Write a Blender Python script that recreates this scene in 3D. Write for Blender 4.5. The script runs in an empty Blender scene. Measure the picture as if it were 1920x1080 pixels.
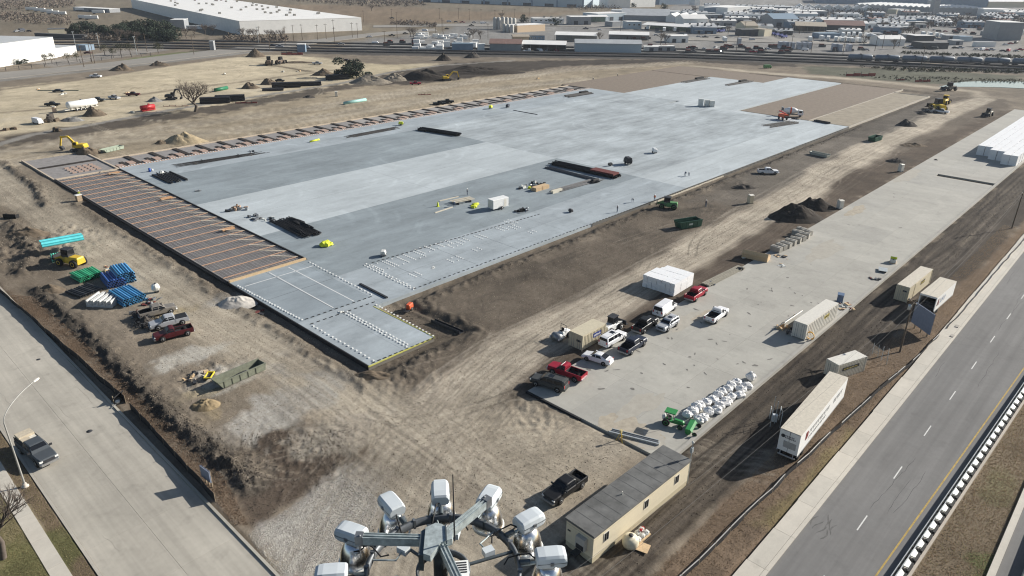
import bpy, math, random
import numpy as np
from mathutils import Vector, Matrix
random.seed(7); RNG = np.random.default_rng(7)
S = bpy.context.scene; C = S.collection
R = math.radians
# ---------------------------------------------------------------- camera, sky, sun, exposure
# world axes are the site axes: X runs along the long side of the slab, Y across it to the left, origin at its inner near corner
CAM_H, FOC, PITCH, ROLL, AXIS = 54.0, 1330.0, 24.25, 0.75, 47.0
_a = R(AXIS); _U = np.array([math.cos(_a), math.sin(_a), 0.]); _V = np.array([-math.sin(_a), math.cos(_a), 0.])
_p, _r = R(PITCH), R(ROLL)
_f = np.array([0, math.cos(_p), -math.sin(_p)]); _x = np.array([1., 0, 0]); _u = np.cross(_x, _f)
_x, _u = _x*math.cos(_r)+_u*math.sin(_r), -_x*math.sin(_r)+_u*math.cos(_r)
def _site(v): return np.array([v@_U, v@_V, v[2]])
F_, X_, U_ = _site(_f), _site(_x), _site(_u)
_O = np.array([-22.64, 111.99, 0.])
CAM = _site(np.array([0, 0, CAM_H])-_O)
def W(px, py, z=0.0):
    """point of the place at height z seen at photo pixel (px, py) of 1920x1080"""
    d = F_*FOC+X_*(px-960)-U_*(py-540)
    t = (z-CAM[2])/d[2]
    return (CAM[0]+d[0]*t, CAM[1]+d[1]*t)
cd = bpy.data.cameras.new('camera'); cam = bpy.data.objects.new('camera', cd); C.objects.link(cam)
cd.sensor_width = 36; cd.lens = 36*FOC/1920; cd.clip_start = .5; cd.clip_end = 30000
mw = Matrix.Identity(4)
for i in range(3):
    mw[i][0] = X_[i]; mw[i][1] = U_[i]; mw[i][2] = -F_[i]; mw[i][3] = CAM[i]
cam.matrix_world = mw; S.camera = cam
SUN_EL, SUN_AZ = 25.0, -24.0           # direction towards the sun, degrees from +X
w = bpy.data.worlds.new('World'); S.world = w; w.use_nodes = True
nt = w.node_tree; bg = nt.nodes['Background']
sk = nt.nodes.new('ShaderNodeTexSky'); sk.sky_type = 'NISHITA'; sk.sun_disc = False
sk.sun_elevation = R(SUN_EL); sk.sun_rotation = R(90-SUN_AZ); sk.air_density = 1.0; sk.dust_density = 1.0
nt.links.new(sk.outputs[0], bg.inputs[0]); bg.inputs[1].default_value = 0.062
sd = bpy.data.lights.new('sun', 'SUN'); sd.energy = 5.0; sd.angle = R(.5); sd.color = (1, .955, .88)
so = bpy.data.objects.new('sun', sd); C.objects.link(so)
sv = Vector((math.cos(R(SUN_EL))*math.cos(R(SUN_AZ)), math.cos(R(SUN_EL))*math.sin(R(SUN_AZ)), math.sin(R(SUN_EL))))
so.rotation_euler = sv.to_track_quat('Z', 'Y').to_euler(); so.location = (0, 0, 200)
S.view_settings.view_transform = 'Standard'; S.view_settings.look = 'None'
S.view_settings.exposure = 0.55; S.view_settings.gamma = 1.0
try: S.view_settings.use_curve_mapping = False
except Exception: pass
S.render.engine = 'CYCLES'
try: S.cycles.filter_width = 1.15
except Exception: pass
# ---------------------------------------------------------------- materials
MATS = {}
def M(name, c, rough=.65, metal=0., var=.12, scale=2.5, bump=0., world=False, spec=.35, detail=4, c2=None, stretch=None):
    if name in MATS: return MATS[name]
    m = bpy.data.materials.new(name); MATS[name] = m; m.use_nodes = True
    t = m.node_tree; N = t.nodes; L = t.links; b = N['Principled BSDF']
    b.inputs['Roughness'].default_value = rough; b.inputs['Metallic'].default_value = metal
    b.inputs['Specular IOR Level'].default_value = spec
    tc = N.new('ShaderNodeNewGeometry') if world else N.new('ShaderNodeTexCoord')
    co = tc.outputs['Position'] if world else tc.outputs['Object']
    if stretch:
        mp = N.new('ShaderNodeMapping'); mp.inputs['Scale'].default_value = stretch
        L.new(co, mp.inputs[0]); co = mp.outputs[0]
    nz = N.new('ShaderNodeTexNoise'); nz.inputs['Scale'].default_value = scale; nz.inputs['Detail'].default_value = detail
    nz.inputs['Roughness'].default_value = .65
    L.new(co, nz.inputs['Vector'])
    mx = N.new('ShaderNodeMix'); mx.data_type = 'RGBA'
    a = tuple(x*(1-var) for x in c); d = tuple(min(.95, x*(1+var)) for x in (c2 or c))
    mx.inputs[6].default_value = (*a, 1); mx.inputs[7].default_value = (*d, 1)
    mr = N.new('ShaderNodeMapRange'); mr.inputs[1].default_value = .3; mr.inputs[2].default_value = .7
    L.new(nz.outputs[0], mr.inputs[0]); L.new(mr.outputs[0], mx.inputs[0]); L.new(mx.outputs[2], b.inputs['Base Color'])
    if bump:
        bp = N.new('ShaderNodeBump'); bp.inputs['Strength'].default_value = bump; bp.inputs['Distance'].default_value = .05
        L.new(nz.outputs[0], bp.inputs['Height']); L.new(bp.outputs[0], b.inputs['Normal'])
    return m
def paint(name, c, rough=.3, metal=0.): return M(name, c, max(rough, .45), metal*.5, .07, 1.2, spec=.35)
white = M('white_paint', (.78, .78, .76), .45, 0, .06)
offwhite = M('off_white_metal', (.66, .63, .56), .5, 0, .08)
roof_cream = M('roof_cream', (.56, .51, .42), .6)
cream = M('cream_siding', (.70, .62, .46), .6, 0, .05)
tanmet = M('tan_metal', (.55, .49, .36), .55, 0, .08)
black = M('black_rubber', (.015, .015, .016), .8)
darkm = M('dark_steel', (.035, .036, .04), .6, 0, .3)
glass = M('tinted_glass', (.012, .014, .018), .22, 0, .05, spec=.35)
chrome = M('chrome', (.5, .5, .5), .4, .8)
galv = M('galvanised_steel', (.42, .45, .46), .5, .35, .22, 6)
steel = M('bare_steel', (.25, .26, .27), .45, .6, .2, 4)
yellow = M('machine_yellow', (.62, .42, .04), .5, 0, .15)
hivis = M('lime_sheet', (.62, .68, .04), .6, 0, .12)
orange = M('orange_plastic', (.62, .11, .04), .55)
redp = M('red_paint', (.42, .03, .035), .4)
greenp = M('green_paint', (.02, .30, .06), .4)
dgreen = M('dark_green_paint', (.02, .075, .05), .5, 0, .15)
lumber = M('raw_lumber', (.55, .40, .24), .75, 0, .15, 5)
formply = M('form_board', (.52, .30, .16), .75, 0, .2, 4)
woodp = M('weathered_pole', (.12, .09, .065), .85, 0, .25, 5)
lampm = M('red_lens', (.45, .02, .02), .3)
headm = M('clear_lens', (.75, .75, .72), .15)
plast = M('clear_white_plastic', (.62, .62, .58), .35)
steelblue = M('tank_car_paint', (.16, .20, .25), .45, 0, .15)
clothes_d = M('dark_workwear', (.04, .045, .06), .85)
clothes_b = M('blue_jeans', (.05, .08, .14), .85)
skin = M('skin', (.35, .2, .13), .6)
# ---------------------------------------------------------------- mesh building
class MB:
    def __init__(s): s.v = []; s.f = []; s.m = []; s.sm = []
    def add(s, vs, fs, mi=0, sm=False):
        o = len(s.v); s.v += [tuple(p) for p in vs]
        for f in fs: s.f.append(tuple(i+o for i in f)); s.m.append(mi); s.sm.append(sm)
        return s
    def box(s, x0, x1, y0, y1, z0, z1, mi=0, ry=0, rz=0, rx=0, c=None):
        vs = [(x, y, z) for x in (x0, x1) for y in (y0, y1) for z in (z0, z1)]
        if ry or rz or rx:
            c = Vector(c or ((x0+x1)/2, (y0+y1)/2, (z0+z1)/2))
            q = Matrix.Rotation(rz, 3, 'Z') @ Matrix.Rotation(ry, 3, 'Y') @ Matrix.Rotation(rx, 3, 'X')
            vs = [tuple(q @ (Vector(v)-c)+c) for v in vs]
        return s.add(vs, [(0, 1, 3, 2), (4, 6, 7, 5), (0, 4, 5, 1), (2, 3, 7, 6), (0, 2, 6, 4), (1, 5, 7, 3)], mi)
    def beam(s, a, b, wd, ht, mi=0):
        a, b = Vector(a), Vector(b); d = (b-a).normalized()
        r = d.cross(Vector((0, 0, 1)))
        r = Vector((1, 0, 0)) if r.length < 1e-4 else r.normalized()
        u = r.cross(d); r = r*wd/2; u = u*ht/2
        vs = [p+i*r+j*u for p in (a, b) for i in (-1, 1) for j in (-1, 1)]
        return s.add(vs, [(0, 2, 3, 1), (4, 5, 7, 6), (0, 1, 5, 4), (2, 6, 7, 3), (0, 4, 6, 2), (1, 3, 7, 5)], mi)
    def tube(s, pts, rad, n=6, mi=0, cap=True, sm=True):
        pts = [Vector(p) for p in pts]; k = len(pts)
        rad = rad if isinstance(rad, (list, tuple)) else [rad]*k
        vs = []; ref = None
        for i, p in enumerate(pts):
            d = (pts[min(i+1, k-1)]-pts[max(i-1, 0)]).normalized()
            if ref is None: ref = Vector((0, 0, 1)) if abs(d.z) < .9 else Vector((1, 0, 0))
            r = d.cross(ref).normalized(); u = r.cross(d)
            vs += [p+(r*math.cos(2*math.pi*j/n)+u*math.sin(2*math.pi*j/n))*rad[i] for j in range(n)]
        fs = [(i*n+j, i*n+(j+1) % n, (i+1)*n+(j+1) % n, (i+1)*n+j) for i in range(k-1) for j in range(n)]
        s.add(vs, fs, mi, sm)
        if cap: s.add(vs[:n], [tuple(range(n))], mi); s.add(vs[-n:], [tuple(range(n-1, -1, -1))], mi)
        return s
    def lathe(s, prof, n=12, mi=0, c=(0, 0, 0), axis='Z', sm=True):
        vs = []
        for r, z in prof:
            for j in range(n):
                a = 2*math.pi*j/n; x, y = r*math.cos(a), r*math.sin(a)
                p = (x, y, z) if axis == 'Z' else ((z, x, y) if axis == 'X' else (y, z, x))
                vs.append((p[0]+c[0], p[1]+c[1], p[2]+c[2]))
        k = len(prof)
        return s.add(vs, [(i*n+j, i*n+(j+1) % n, (i+1)*n+(j+1) % n, (i+1)*n+j) for i in range(k-1) for j in range(n)], mi, sm)
    def prism(s, poly, z0, z1, mi=0):
        n = len(poly)
        s.add([(*p, z0) for p in poly]+[(*p, z1) for p in poly],
              [tuple(range(n-1, -1, -1)), tuple(range(n, 2*n))]+[(i, (i+1) % n, n+(i+1) % n, n+i) for i in range(n)], mi)
        return s
    def side(s, prof, y0, y1, mi=0):
        """extrude a profile drawn in x,z across y"""
        n = len(prof)
        return s.add([(x, y0, z) for x, z in prof]+[(x, y1, z) for x, z in prof],
                     [tuple(range(n)), tuple(range(2*n-1, n-1, -1))]+[(i, n+i, n+(i+1) % n, (i+1) % n) for i in range(n)], mi)
    def hull(s, secs, mi=0, ch=.12, sm=True):
        """loft along x: sections (x, z bottom, z top, half width bottom, half width top)"""
        vs = []
        for x, zb, zt, wb, wt in secs:
            c = min(ch, (zt-zb)*.4, wt*.5)
            ring = [(wb-c*.5, zb), (wb, zb+c), (wb*.5+wt*.5+.01, zb*.45+zt*.55), (wt, zt-c), (wt-c, zt)]
            ring = ring+[(-y, z) for y, z in ring[::-1]]
            vs += [(x, y, z) for y, z in ring]
        n = 10; k = len(secs)
        fs = [(i*n+j, i*n+(j+1) % n, (i+1)*n+(j+1) % n, (i+1)*n+j) for i in range(k-1) for j in range(n)]
        s.add(vs, fs, mi, False)
        return s.add(vs[:n]+vs[-n:], [tuple(range(n-1, -1, -1)), tuple(range(n, 2*n))], mi)
    def quad(s, *p, mi=0): return s.add(p, [tuple(range(len(p)))], mi)
    def blob(s, c, r, n=7, k=5, mi=0, jit=.15, flat=1.0, rnd=random):
        vs = []
        for i in range(k+1):
            a = math.pi*i/k
            for j in range(n):
                b = 2*math.pi*j/n; q = 1+rnd.uniform(-jit, jit)
                vs.append((c[0]+r[0]*math.sin(a)*math.cos(b)*q, c[1]+r[1]*math.sin(a)*math.sin(b)*q, c[2]+r[2]*math.cos(a)*(q if 0 < i < k else 1)))
        return s.add(vs, [(i*n+j, (i+1)*n+j, (i+1)*n+(j+1) % n, i*n+(j+1) % n) for i in range(k) for j in range(n)], mi, flat > 1)
    def mesh(s, name, mats):
        me = bpy.data.meshes.new(name); me.from_pydata(s.v, [], s.f)
        for m in (mats if isinstance(mats, (list, tuple)) else [mats]): me.materials.append(m)
        me.polygons.foreach_set('material_index', s.m); me.polygons.foreach_set('use_smooth', s.sm)
        me.update(); return me
def link(name, me, parent=None, loc=None, rz=0, label=None, cat=None, group=None, kind=None):
    o = bpy.data.objects.new(name, me); C.objects.link(o)
    if parent is not None: o.parent = parent
    if loc is not None: o.location = loc
    if rz: o.rotation_euler = (0, 0, rz)
    for k, v in (('label', label), ('category', cat), ('group', group), ('kind', kind)):
        if v: o[k] = v
    return o
def thing(name, label, cat, loc, rz=0, group=None): return link(name, None, None, loc, rz, label, cat, group)
class Kit:
    """the parts of one kind of thing; put() links a copy: an empty and a child per part, meshes shared"""
    def __init__(s): s.p = []
    def part(s, name, mb, mats, parent=None, loc=(0, 0, 0), rot=(0, 0, 0), kind=None, label=None):
        me = mb if isinstance(mb, bpy.types.Mesh) else mb.mesh(name, mats)
        s.p.append((name, me, parent, loc, rot, kind, label)); return len(s.p)-1
    def put(s, name, label, cat, loc, rz=0, group=None, scale=None):
        root = thing(name, label, cat, loc, rz, group); objs = []
        if scale: root.scale = scale if isinstance(scale, tuple) else (scale,)*3
        for n, me, par, l, r, kd, lb in s.p:
            o = link(n, me, root if par is None else objs[par]); o.location = l; o.rotation_euler = r
            if kd: o['kind'] = kd
            if lb: o['label'] = lb
            objs.append(o)
        return root
def one(name, mb, mats, label, cat, loc=(0, 0, 0), rz=0, group=None, kind=None):
    return link(name, mb.mesh(name, mats), None, loc, rz, label, cat, group, kind)
def struct(name, mb, mats, parent=None):
    o = link(name, mb.mesh(name, mats), parent)
    if parent is None: o['kind'] = 'structure'
    return o
def ang(p, q): return math.atan2(q[1]-p[1], q[0]-p[0])
def mid(p, q, t=.5): return (p[0]+(q[0]-p[0])*t, p[1]+(q[1]-p[1])*t)
def dist(p, q): return math.hypot(q[0]-p[0], q[1]-p[1])
# ---------------------------------------------------------------- numpy noise and masks
_T = RNG.random((256, 256))
def vn(x, y):
    x = np.asarray(x, float); y = np.asarray(y, float)
    xi = np.floor(x).astype(int); yi = np.floor(y).astype(int); fx = x-xi; fy = y-yi
    fx = fx*fx*(3-2*fx); fy = fy*fy*(3-2*fy)
    a = _T[xi & 255, yi & 255]; b = _T[(xi+1) & 255, yi & 255]; c = _T[xi & 255, (yi+1) & 255]; d = _T[(xi+1) & 255, (yi+1) & 255]
    return (a*(1-fx)+b*fx)*(1-fy)+(c*(1-fx)+d*fx)*fy-.5
def fbm(x, y, o=4):
    s = 0; a = 1.
    for i in range(o): s = s+vn(x*2**i+17*i, y*2**i+31*i)*a; a *= .5
    return s
def sstep(d, a, b):
    t = np.clip((d-a)/(b-a), 0, 1); return t*t*(3-2*t)
def pdist(x, y, P):
    """signed distance to a closed polygon, negative inside"""
    P = np.array(P); d = np.full(x.shape, 1e9); ins = np.zeros(x.shape, bool)
    for i in range(len(P)):
        a, b = P[i], P[(i+1) % len(P)]; e = b-a
        t = np.clip(((x-a[0])*e[0]+(y-a[1])*e[1])/(e@e+1e-9), 0, 1)
        d = np.minimum(d, np.hypot(x-a[0]-t*e[0], y-a[1]-t*e[1]))
        c = ((a[1] > y) != (b[1] > y)) & (x < (b[0]-a[0])*(y-a[1])/(b[1]-a[1]+1e-12)+a[0]); ins ^= c
    return np.where(ins, -d, d)
def ldist(x, y, P):
    """distance to a polyline, with the length along it and the signed side offset"""
    P = np.array(P, float); d = np.full(x.shape, 1e9); s = np.zeros(x.shape); sg = np.zeros(x.shape); acc = 0
    for i in range(len(P)-1):
        a, b = P[i], P[i+1]; e = b-a; l = math.hypot(*e)
        t = np.clip(((x-a[0])*e[0]+(y-a[1])*e[1])/(l*l), 0, 1); q = np.hypot(x-a[0]-t*e[0], y-a[1]-t*e[1])
        k = q < d; d = np.where(k, q, d); s = np.where(k, acc+t*l, s)
        sg = np.where(k, ((x-a[0])*-e[1]+(y-a[1])*e[0])/l, sg); acc += l
    return d, s, sg
def rdist(x, y, x0, x1, y0, y1):
    return np.maximum(np.maximum(x0-x, x-x1), np.maximum(y0-y, y-y1))
def PX(*pts, z=0.): return [W(px, py, z) for px, py in pts]
# ---------------------------------------------------------------- ground
def yl(u): return -83.8-.0397*(u+4)          # centre of the yellow line
SLAB = [(-14.6, -15.9), (-2, -15.9), (-2, 0), (221, 0), (326, 0), (326, 16), (340, 16), (340, 75), (338, 145), (2, 139.6), (2, 156), (-14.8, 156)]
HAUL = PX((1845, 186), (1790, 206), (1690, 252), (1600, 297), (1480, 372), (1350, 446), (1200, 531), (1060, 612), (960, 664), (880, 726), (800, 806), (735, 900), (690, 1000))
HAUL2 = PX((1845, 186), (1830, 172), (1740, 163), (1620, 150), (1450, 138), (1300, 124))
WESTR = PX((-60, 300), (20, 350), (110, 412), (200, 470), (330, 552), (450, 625), (600, 715), (720, 800), (790, 850))
TOPR = [PX((-40, 292), (160, 262), (330, 238), (640, 195), (860, 157), (1060, 132), (1280, 118)), PX((-40, 318), (60, 296), (230, 262), (420, 247), (640, 214), (900, 170), (1100, 148))]
SPUR = PX((-60, 288), (60, 252), (160, 236), (320, 206), (480, 181), (640, 156), (740, 134), (830, 122), (960, 114))
RIDGE = PX((70, 545), (140, 600), (230, 692), (330, 792), (420, 860), (470, 905))
RIDGE2 = PX((5, 305), (40, 330), (70, 352), (85, 385))
RIDGE3 = PX((20, 420), (60, 470), (40, 510))
HOLE = PX((735, 575), (800, 560))
CURBV = -75.9
def flatmask(x, y):
    """distance to anything paved: ground stays below it there"""
    d = np.minimum(rdist(x, y, -14.6, 338, 0, 145), rdist(x, y, -14.6, 2, -16, 156))
    d2 = np.minimum(rdist(x, y, -3, 316, -59.6, -37), np.minimum(rdist(x, y, -300, 600, -110, -73.6), rdist(x, y, -56.3, -44.4, -200, 500)))
    return d, d2
def gheight(x, y):
    x = np.asarray(x, float); y = np.asarray(y, float)
    r = np.hypot(x-CAM[0], y-CAM[1]); near = 1-sstep(r, 250, 500)
    z = .18*fbm(x/9, y/9, 2)+.05*fbm(x/.9, y/.9, 3)*near
    d, s, o = ldist(x, y, HAUL)
    k = np.exp(-(d/5.)**2); z = z*(1-.75*k)+k*.05*vn(s/25, o/.55)*near
    d, s, o = ldist(x, y, WESTR)
    k = np.exp(-(d/5.)**2); z = z*(1-.7*k)+k*.05*vn(s/25, o/.6)*near
    for P, hgt, wd in ((RIDGE, .7, 1.1), (RIDGE2, .6, 1.2), (RIDGE3, .7, 1.6)):
        d, s, o = ldist(x, y, P); z = z+hgt*np.exp(-(d/wd)**2)*(.8+.9*vn(s/1.3, o/.8))
        z = z+np.exp(-(d/(wd*1.6))**2)*.55*fbm(x/.7, y/.7, 2)
    # churned clods in the parking yard at the left, lumps in the mud to the right of the apron
    for cx, cy, rad, am in [(*W(110, 440), 7, .45), (*W(50, 470), 10, .6), (*W(385, 705), 4, .6), (*W(290, 600), 3.5, .6), (*W(560, 850), 8, .22), (*W(1010, 770), 5, .3), (*W(760, 700), 6, .3)]:
        k = np.exp(-((x-cx)**2+(y-cy)**2)/rad**2); z = z+k*am*fbm(x/.8, y/.8, 4)
    k = sstep(-y, 58, 60)*(1-sstep(-y, 67, 70))*(1-sstep(x, 230, 300))
    z = z+k*.35*vn(x/14, y/.8)*near-.1*k
    d, d2 = flatmask(x, y)
    # trench left along the edge of the slab, with a ragged lip of spoil
    rag = 1.1*fbm(x/2.2, y/2.2, 3)
    tr = np.exp(-((d-1.2+rag*.7)/1.0)**2)*-.55+np.exp(-((d-3.4+rag)/1.1)**2)*.28*(.6+1.6*vn(x/.9, y/.9))
    z = z+np.where((d > -1) & (y < 100), tr, 0)
    z = np.where(d < .5, np.minimum(z, -.25-.2*sstep(-d, -.5, .3)), z)
    z = np.where(d2 < .9, z*sstep(d2, .1, .9)-.22*(1-sstep(d2, -.1, .7)), z)
    z = np.where((x < -56.28) & (x > -140) & (y < 140), .03+.03*fbm(x/1.5, y/1.5, 2), z)
    return z
def gz(x, y): return float(gheight(np.array([x]), np.array([y]))[0])
def GP(px, py):
    x, y = W(px, py); return (x, y, gz(x, y))
Rr = [24.0]
while Rr[-1] < 260: Rr.append(Rr[-1]*(1.012 if Rr[-1] < 46 else 1.0042))
while Rr[-1] < 560: Rr.append(Rr[-1]*1.0065)
while Rr[-1] < 16000: Rr.append(Rr[-1]*1.05)
Rr = np.array(Rr); az0 = math.atan2(F_[1], F_[0]); NA = 900
Aa = az0+np.linspace(R(52), R(-52), NA)
rr, aa = np.meshgrid(Rr, Aa, indexing='ij')
gx = (CAM[0]+rr*np.cos(aa)).ravel(); gy = (CAM[1]+rr*np.sin(aa)).ravel()
gzv = gheight(gx, gy)
col = np.zeros((gx.size, 3)); col[:] = (.215, .176, .130)
n1 = fbm(gx/14, gy/14, 4); n2 = fbm(gx/3, gy/3, 4); n3 = fbm(gx/60+9, gy/60, 4)
def lay(mask, c):
    global col
    m = mask[:, None]; col = col*(1-m)+np.array(c)*m
def zone(pts, c, soft=1.5, jit=2.0, amt=1.0, site=False):
    P = np.array(pts if site else PX(*pts)); lo = P.min(0)-soft*3-jit*2; hi = P.max(0)+soft*3+jit*2
    k = (gx > lo[0]) & (gx < hi[0]) & (gy > lo[1]) & (gy < hi[1])
    m = np.zeros(gx.size); d = pdist(gx[k], gy[k], P)+jit*2*(n2[k]*.8+n1[k]*.6); m[k] = (1-sstep(d, -soft, soft))*amt; lay(m, c)
def spot(px, py, rx, ry, c, amt=.9, rot=0.):
    x, y = W(px, py); dx, dy = gx-x, gy-y; u = dx*math.cos(rot)+dy*math.sin(rot); v = -dx*math.sin(rot)+dy*math.cos(rot)
    q = np.hypot(u/rx, v/ry)+1.1*n2+.5*n1; lay((1-sstep(q, .5, 1.15))*amt, c)
def lane(P, wd, c, amt=.9, streak=.6, soft=.6):
    d, s, o = ldist(gx, gy, P); k = d < wd*2.5
    st = np.zeros(gx.size); st[k] = vn(s[k]/30, o[k]/.45)+.7*vn(s[k]/60+7, o[k]/1.3+3)
    wob = wd*(1+.5*n1); lay((1-sstep(d, wob*(1-soft), wob*(1+soft)))*np.clip(amt+streak*st, 0, 1), c)
TAN = (.36, .305, .225); LT = (.42, .365, .285); DK = (.082, .068, .053); BRN = (.155, .120, .088); MUD = (.072, .058, .045)
BRASS = (.165, .118, .078); YARD = (.30, .285, .26); GYP = (.43, .40, .35)
zone([(0, 60), (1920, 100), (1920, -30), (0, -30)], (.20, .165, .115), 30, 20)
zone([(640, 97), (960, 100), (1280, 104), (1600, 114), (1920, 124), (1920, -22), (1320, -20), (1240, 22), (1010, 32), (860, 38), (840, 60), (700, 72), (640, 84)], (.235, .225, .21), 6, 3)
zone([(500, 8), (760, 12), (860, 22), (1090, 22), (1000, 32), (840, 44), (700, 46), (620, 30)], (.215, .160, .105), 12, 6)
zone([(0, 165), (150, 150), (330, 122), (470, 103), (560, 104), (720, 122), (830, 118), (790, 130), (640, 172), (540, 182), (420, 208), (300, 224), (150, 238), (-60, 262)], (.50, .42, .285), 3, 3)
zone([(640, 118), (760, 122), (800, 128), (740, 138), (650, 160)], (.46, .385, .25), 3, 2)
zone([(160, 130), (330, 104), (540, 92), (520, 88), (330, 98), (240, 110)], (.145, .155, .07), 2, 1.5)
zone([(-60, 160), (470, 100), (560, 92), (560, 86), (200, 118), (-60, 142)], (.24, .225, .2), 2, 1)
zone([(100, 126), (330, 92), (330, 80), (240, 92), (60, 118)], (.27, .245, .215), 2, 1)
zone([(210, 70), (330, 84), (560, 88), (560, 80), (330, 74), (210, 62)], (.13, .105, .08), 3, 3)
zone([(-40, 262), (330, 212), (700, 150), (850, 146), (1000, 140), (1260, 116), (1320, 124), (1090, 160), (640, 228), (300, 290), (-40, 310)], (.315, .258, .178), 3, 3)
zone([(690, 160), (760, 132), (860, 118), (1000, 114), (1280, 110), (1500, 120), (1500, 126), (1280, 116), (1060, 124), (940, 138), (850, 150), (760, 158)], (.075, .062, .05), 3, 3)
zone([(560, 92), (960, 97), (1280, 102), (1600, 114), (1920, 126), (1920, 138), (1600, 124), (1280, 112), (960, 108), (700, 104), (560, 100)], (.088, .08, .072), 3, 2)
zone([(1500, 124), (1650, 128), (1920, 142), (1920, 166), (1760, 158), (1640, 150), (1520, 138)], (.115, .115, .08), 3, 2)
zone([(0, 258), (300, 214), (660, 156), (760, 130), (760, 140), (680, 162), (520, 192), (330, 224), (60, 272), (0, 280)], (.105, .087, .068), 3, 4)
lane(SPUR, 2.0, (.27, .25, .22), 1., .2, .25)
for P in TOPR: lane(P, 5, LT, .55, .8)
# the strip between slab and haul road, and the mud towards the apron
zone([(735, 580), (1590, 245), (1750, 182), (1880, 186), (1900, 205), (1590, 383), (1340, 525), (1120, 650), (990, 720), (900, 800), (780, 760), (700, 700)], (.140, .113, .085), 3, 3)
zone([(1560, 215), (1760, 186), (1830, 200), (1600, 292), (1430, 380), (1300, 380)], (.16, .138, .112), 5, 3)
zone([(1000, 650), (1330, 480), (1620, 310), (1880, 208), (1910, 206), (1590, 384), (1345, 528), (1120, 650), (985, 725)], (.100, .076, .056), 2, 2)
zone([(960, 735), (1085, 785), (1120, 800), (1000, 800), (930, 770)], (.10, .08, .06), 2, 2)
zone([(1640, 170), (1790, 178), (1700, 225), (1600, 260), (1560, 250)], (.11, .095, .078), 3, 3, .7)
spot(1300, 395, 10, 3, DK, .7); spot(1380, 350, 6, 3, DK, .7); spot(1690, 300, 9, 4, DK, .6); spot(1690, 275, 7, 4, DK, .5)
spot(920, 560, 10, 3, DK, .45, .2); spot(1030, 500, 8, 3, DK, .4, .2); spot(1180, 440, 9, 2.5, DK, .4)
lane(HAUL2, 4.2, (.40, .34, .255), .95, .3); lane(HAUL, 5.0, (.45, .385, .295), 1., .25, .3); lane(HAUL, 2.6, (.45, .39, .30), .4, .7)
for P_, c_, wd_, am_ in ((PX((0, 212), (130, 201), (190, 190)), (.2, .16, .11), 1.5, .7), (PX((260, 178), (340, 167), (430, 156), (560, 140), (640, 130)), (.2, .16, .115), 2.2, .7), (PX((0, 168), (150, 150), (330, 121), (420, 108), (470, 104)), (.17, .135, .1), 2.2, .7), (PX((-20, 228), (200, 204), (330, 187), (480, 167), (640, 144)), (.5, .43, .31), 4, .6), (PX((490, 120), (520, 124), (580, 134)), (.11, .085, .06), 2.5, .8), (PX((-20, 195), (200, 160), (480, 125)), (.5, .42, .29), 4, .5)): lane(P_, wd_, c_, am_, .4)
# foreground yard
zone([(640, 890), (760, 800), (900, 745), (960, 760), (1110, 800), (1215, 838), (1060, 985), (1050, 1100), (560, 1100)], (.375, .32, .24), 3, 3)
zone([(0, 345), (60, 330), (150, 410), (330, 530), (450, 600), (700, 745), (760, 850), (640, 890), (500, 760), (330, 640), (150, 520), (0, 420)], (.255, .208, .15), 3, 3, .85)
zone([(0, 320), (0, 560), (60, 560), (100, 520), (130, 480), (90, 430), (60, 390)], (.185, .148, .108), 2, 3)
lane(WESTR, 5.5, (.40, .345, .26), .9, .35)
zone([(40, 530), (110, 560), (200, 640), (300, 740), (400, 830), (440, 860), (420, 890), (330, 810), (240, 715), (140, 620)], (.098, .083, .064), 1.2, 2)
zone([(415, 850), (470, 800), (560, 790), (680, 800), (680, 850), (640, 890), (472, 1000), (425, 950)], (.15, .115, .083), 1.5, 2)
zone([(430, 870), (460, 815), (560, 800), (660, 800), (660, 850), (625, 895), (474, 992), (440, 940)], (.105, .079, .058), .8, .8)
zone([(0, 548), (50, 552), (140, 625), (240, 725), (330, 815), (420, 895), (470, 985), (440, 990), (400, 945), (240, 762), (0, 532)], BRASS, 1, 1.2)
for q in ((445, 562, 4.2, 3.4, GYP), (430, 700, 8, 4, (.43, .40, .345)), (560, 750, 10, 5, (.40, .37, .315)), (370, 668, 7, 3, (.45, .42, .36)), (480, 785, 9, 4, (.40, .37, .32)), (640, 800, 7, 4, (.36, .315, .25))): spot(*q)
spot(590, 830, 2.5, .8, (.28, .25, .2), .7, .4); spot(500, 850, 1.6, .6, (.24, .21, .17), .7, .9)
spot(310, 590, 4, 3, (.36, .29, .17), .8); spot(395, 780, 3, 3, (.30, .235, .14), .8); spot(360, 740, 3, 2, (.33, .27, .17), .8)
spot(700, 640, 2, 6, DK, .4, 1.57); spot(780, 685, 6, 3, DK, .6); spot(850, 640, 4, 2, DK, .3); spot(620, 640, 2, 8, (.14, .112, .083), .6, 1.57); spot(520, 575, 2, 8, (.14, .112, .083), .5, 1.57)
spot(1150, 830, 6, 3, (.36, .31, .24), .5)
zone([(466, 1000), (640, 888), (720, 940), (690, 1010), (640, 1100), (520, 1100)], (.42, .395, .35), 1.2, 1.2)
spot(700, 1010, 5, 4, (.40, .37, .32), .8); spot(640, 925, 4, 3, (.36, .33, .28), .6)
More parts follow.
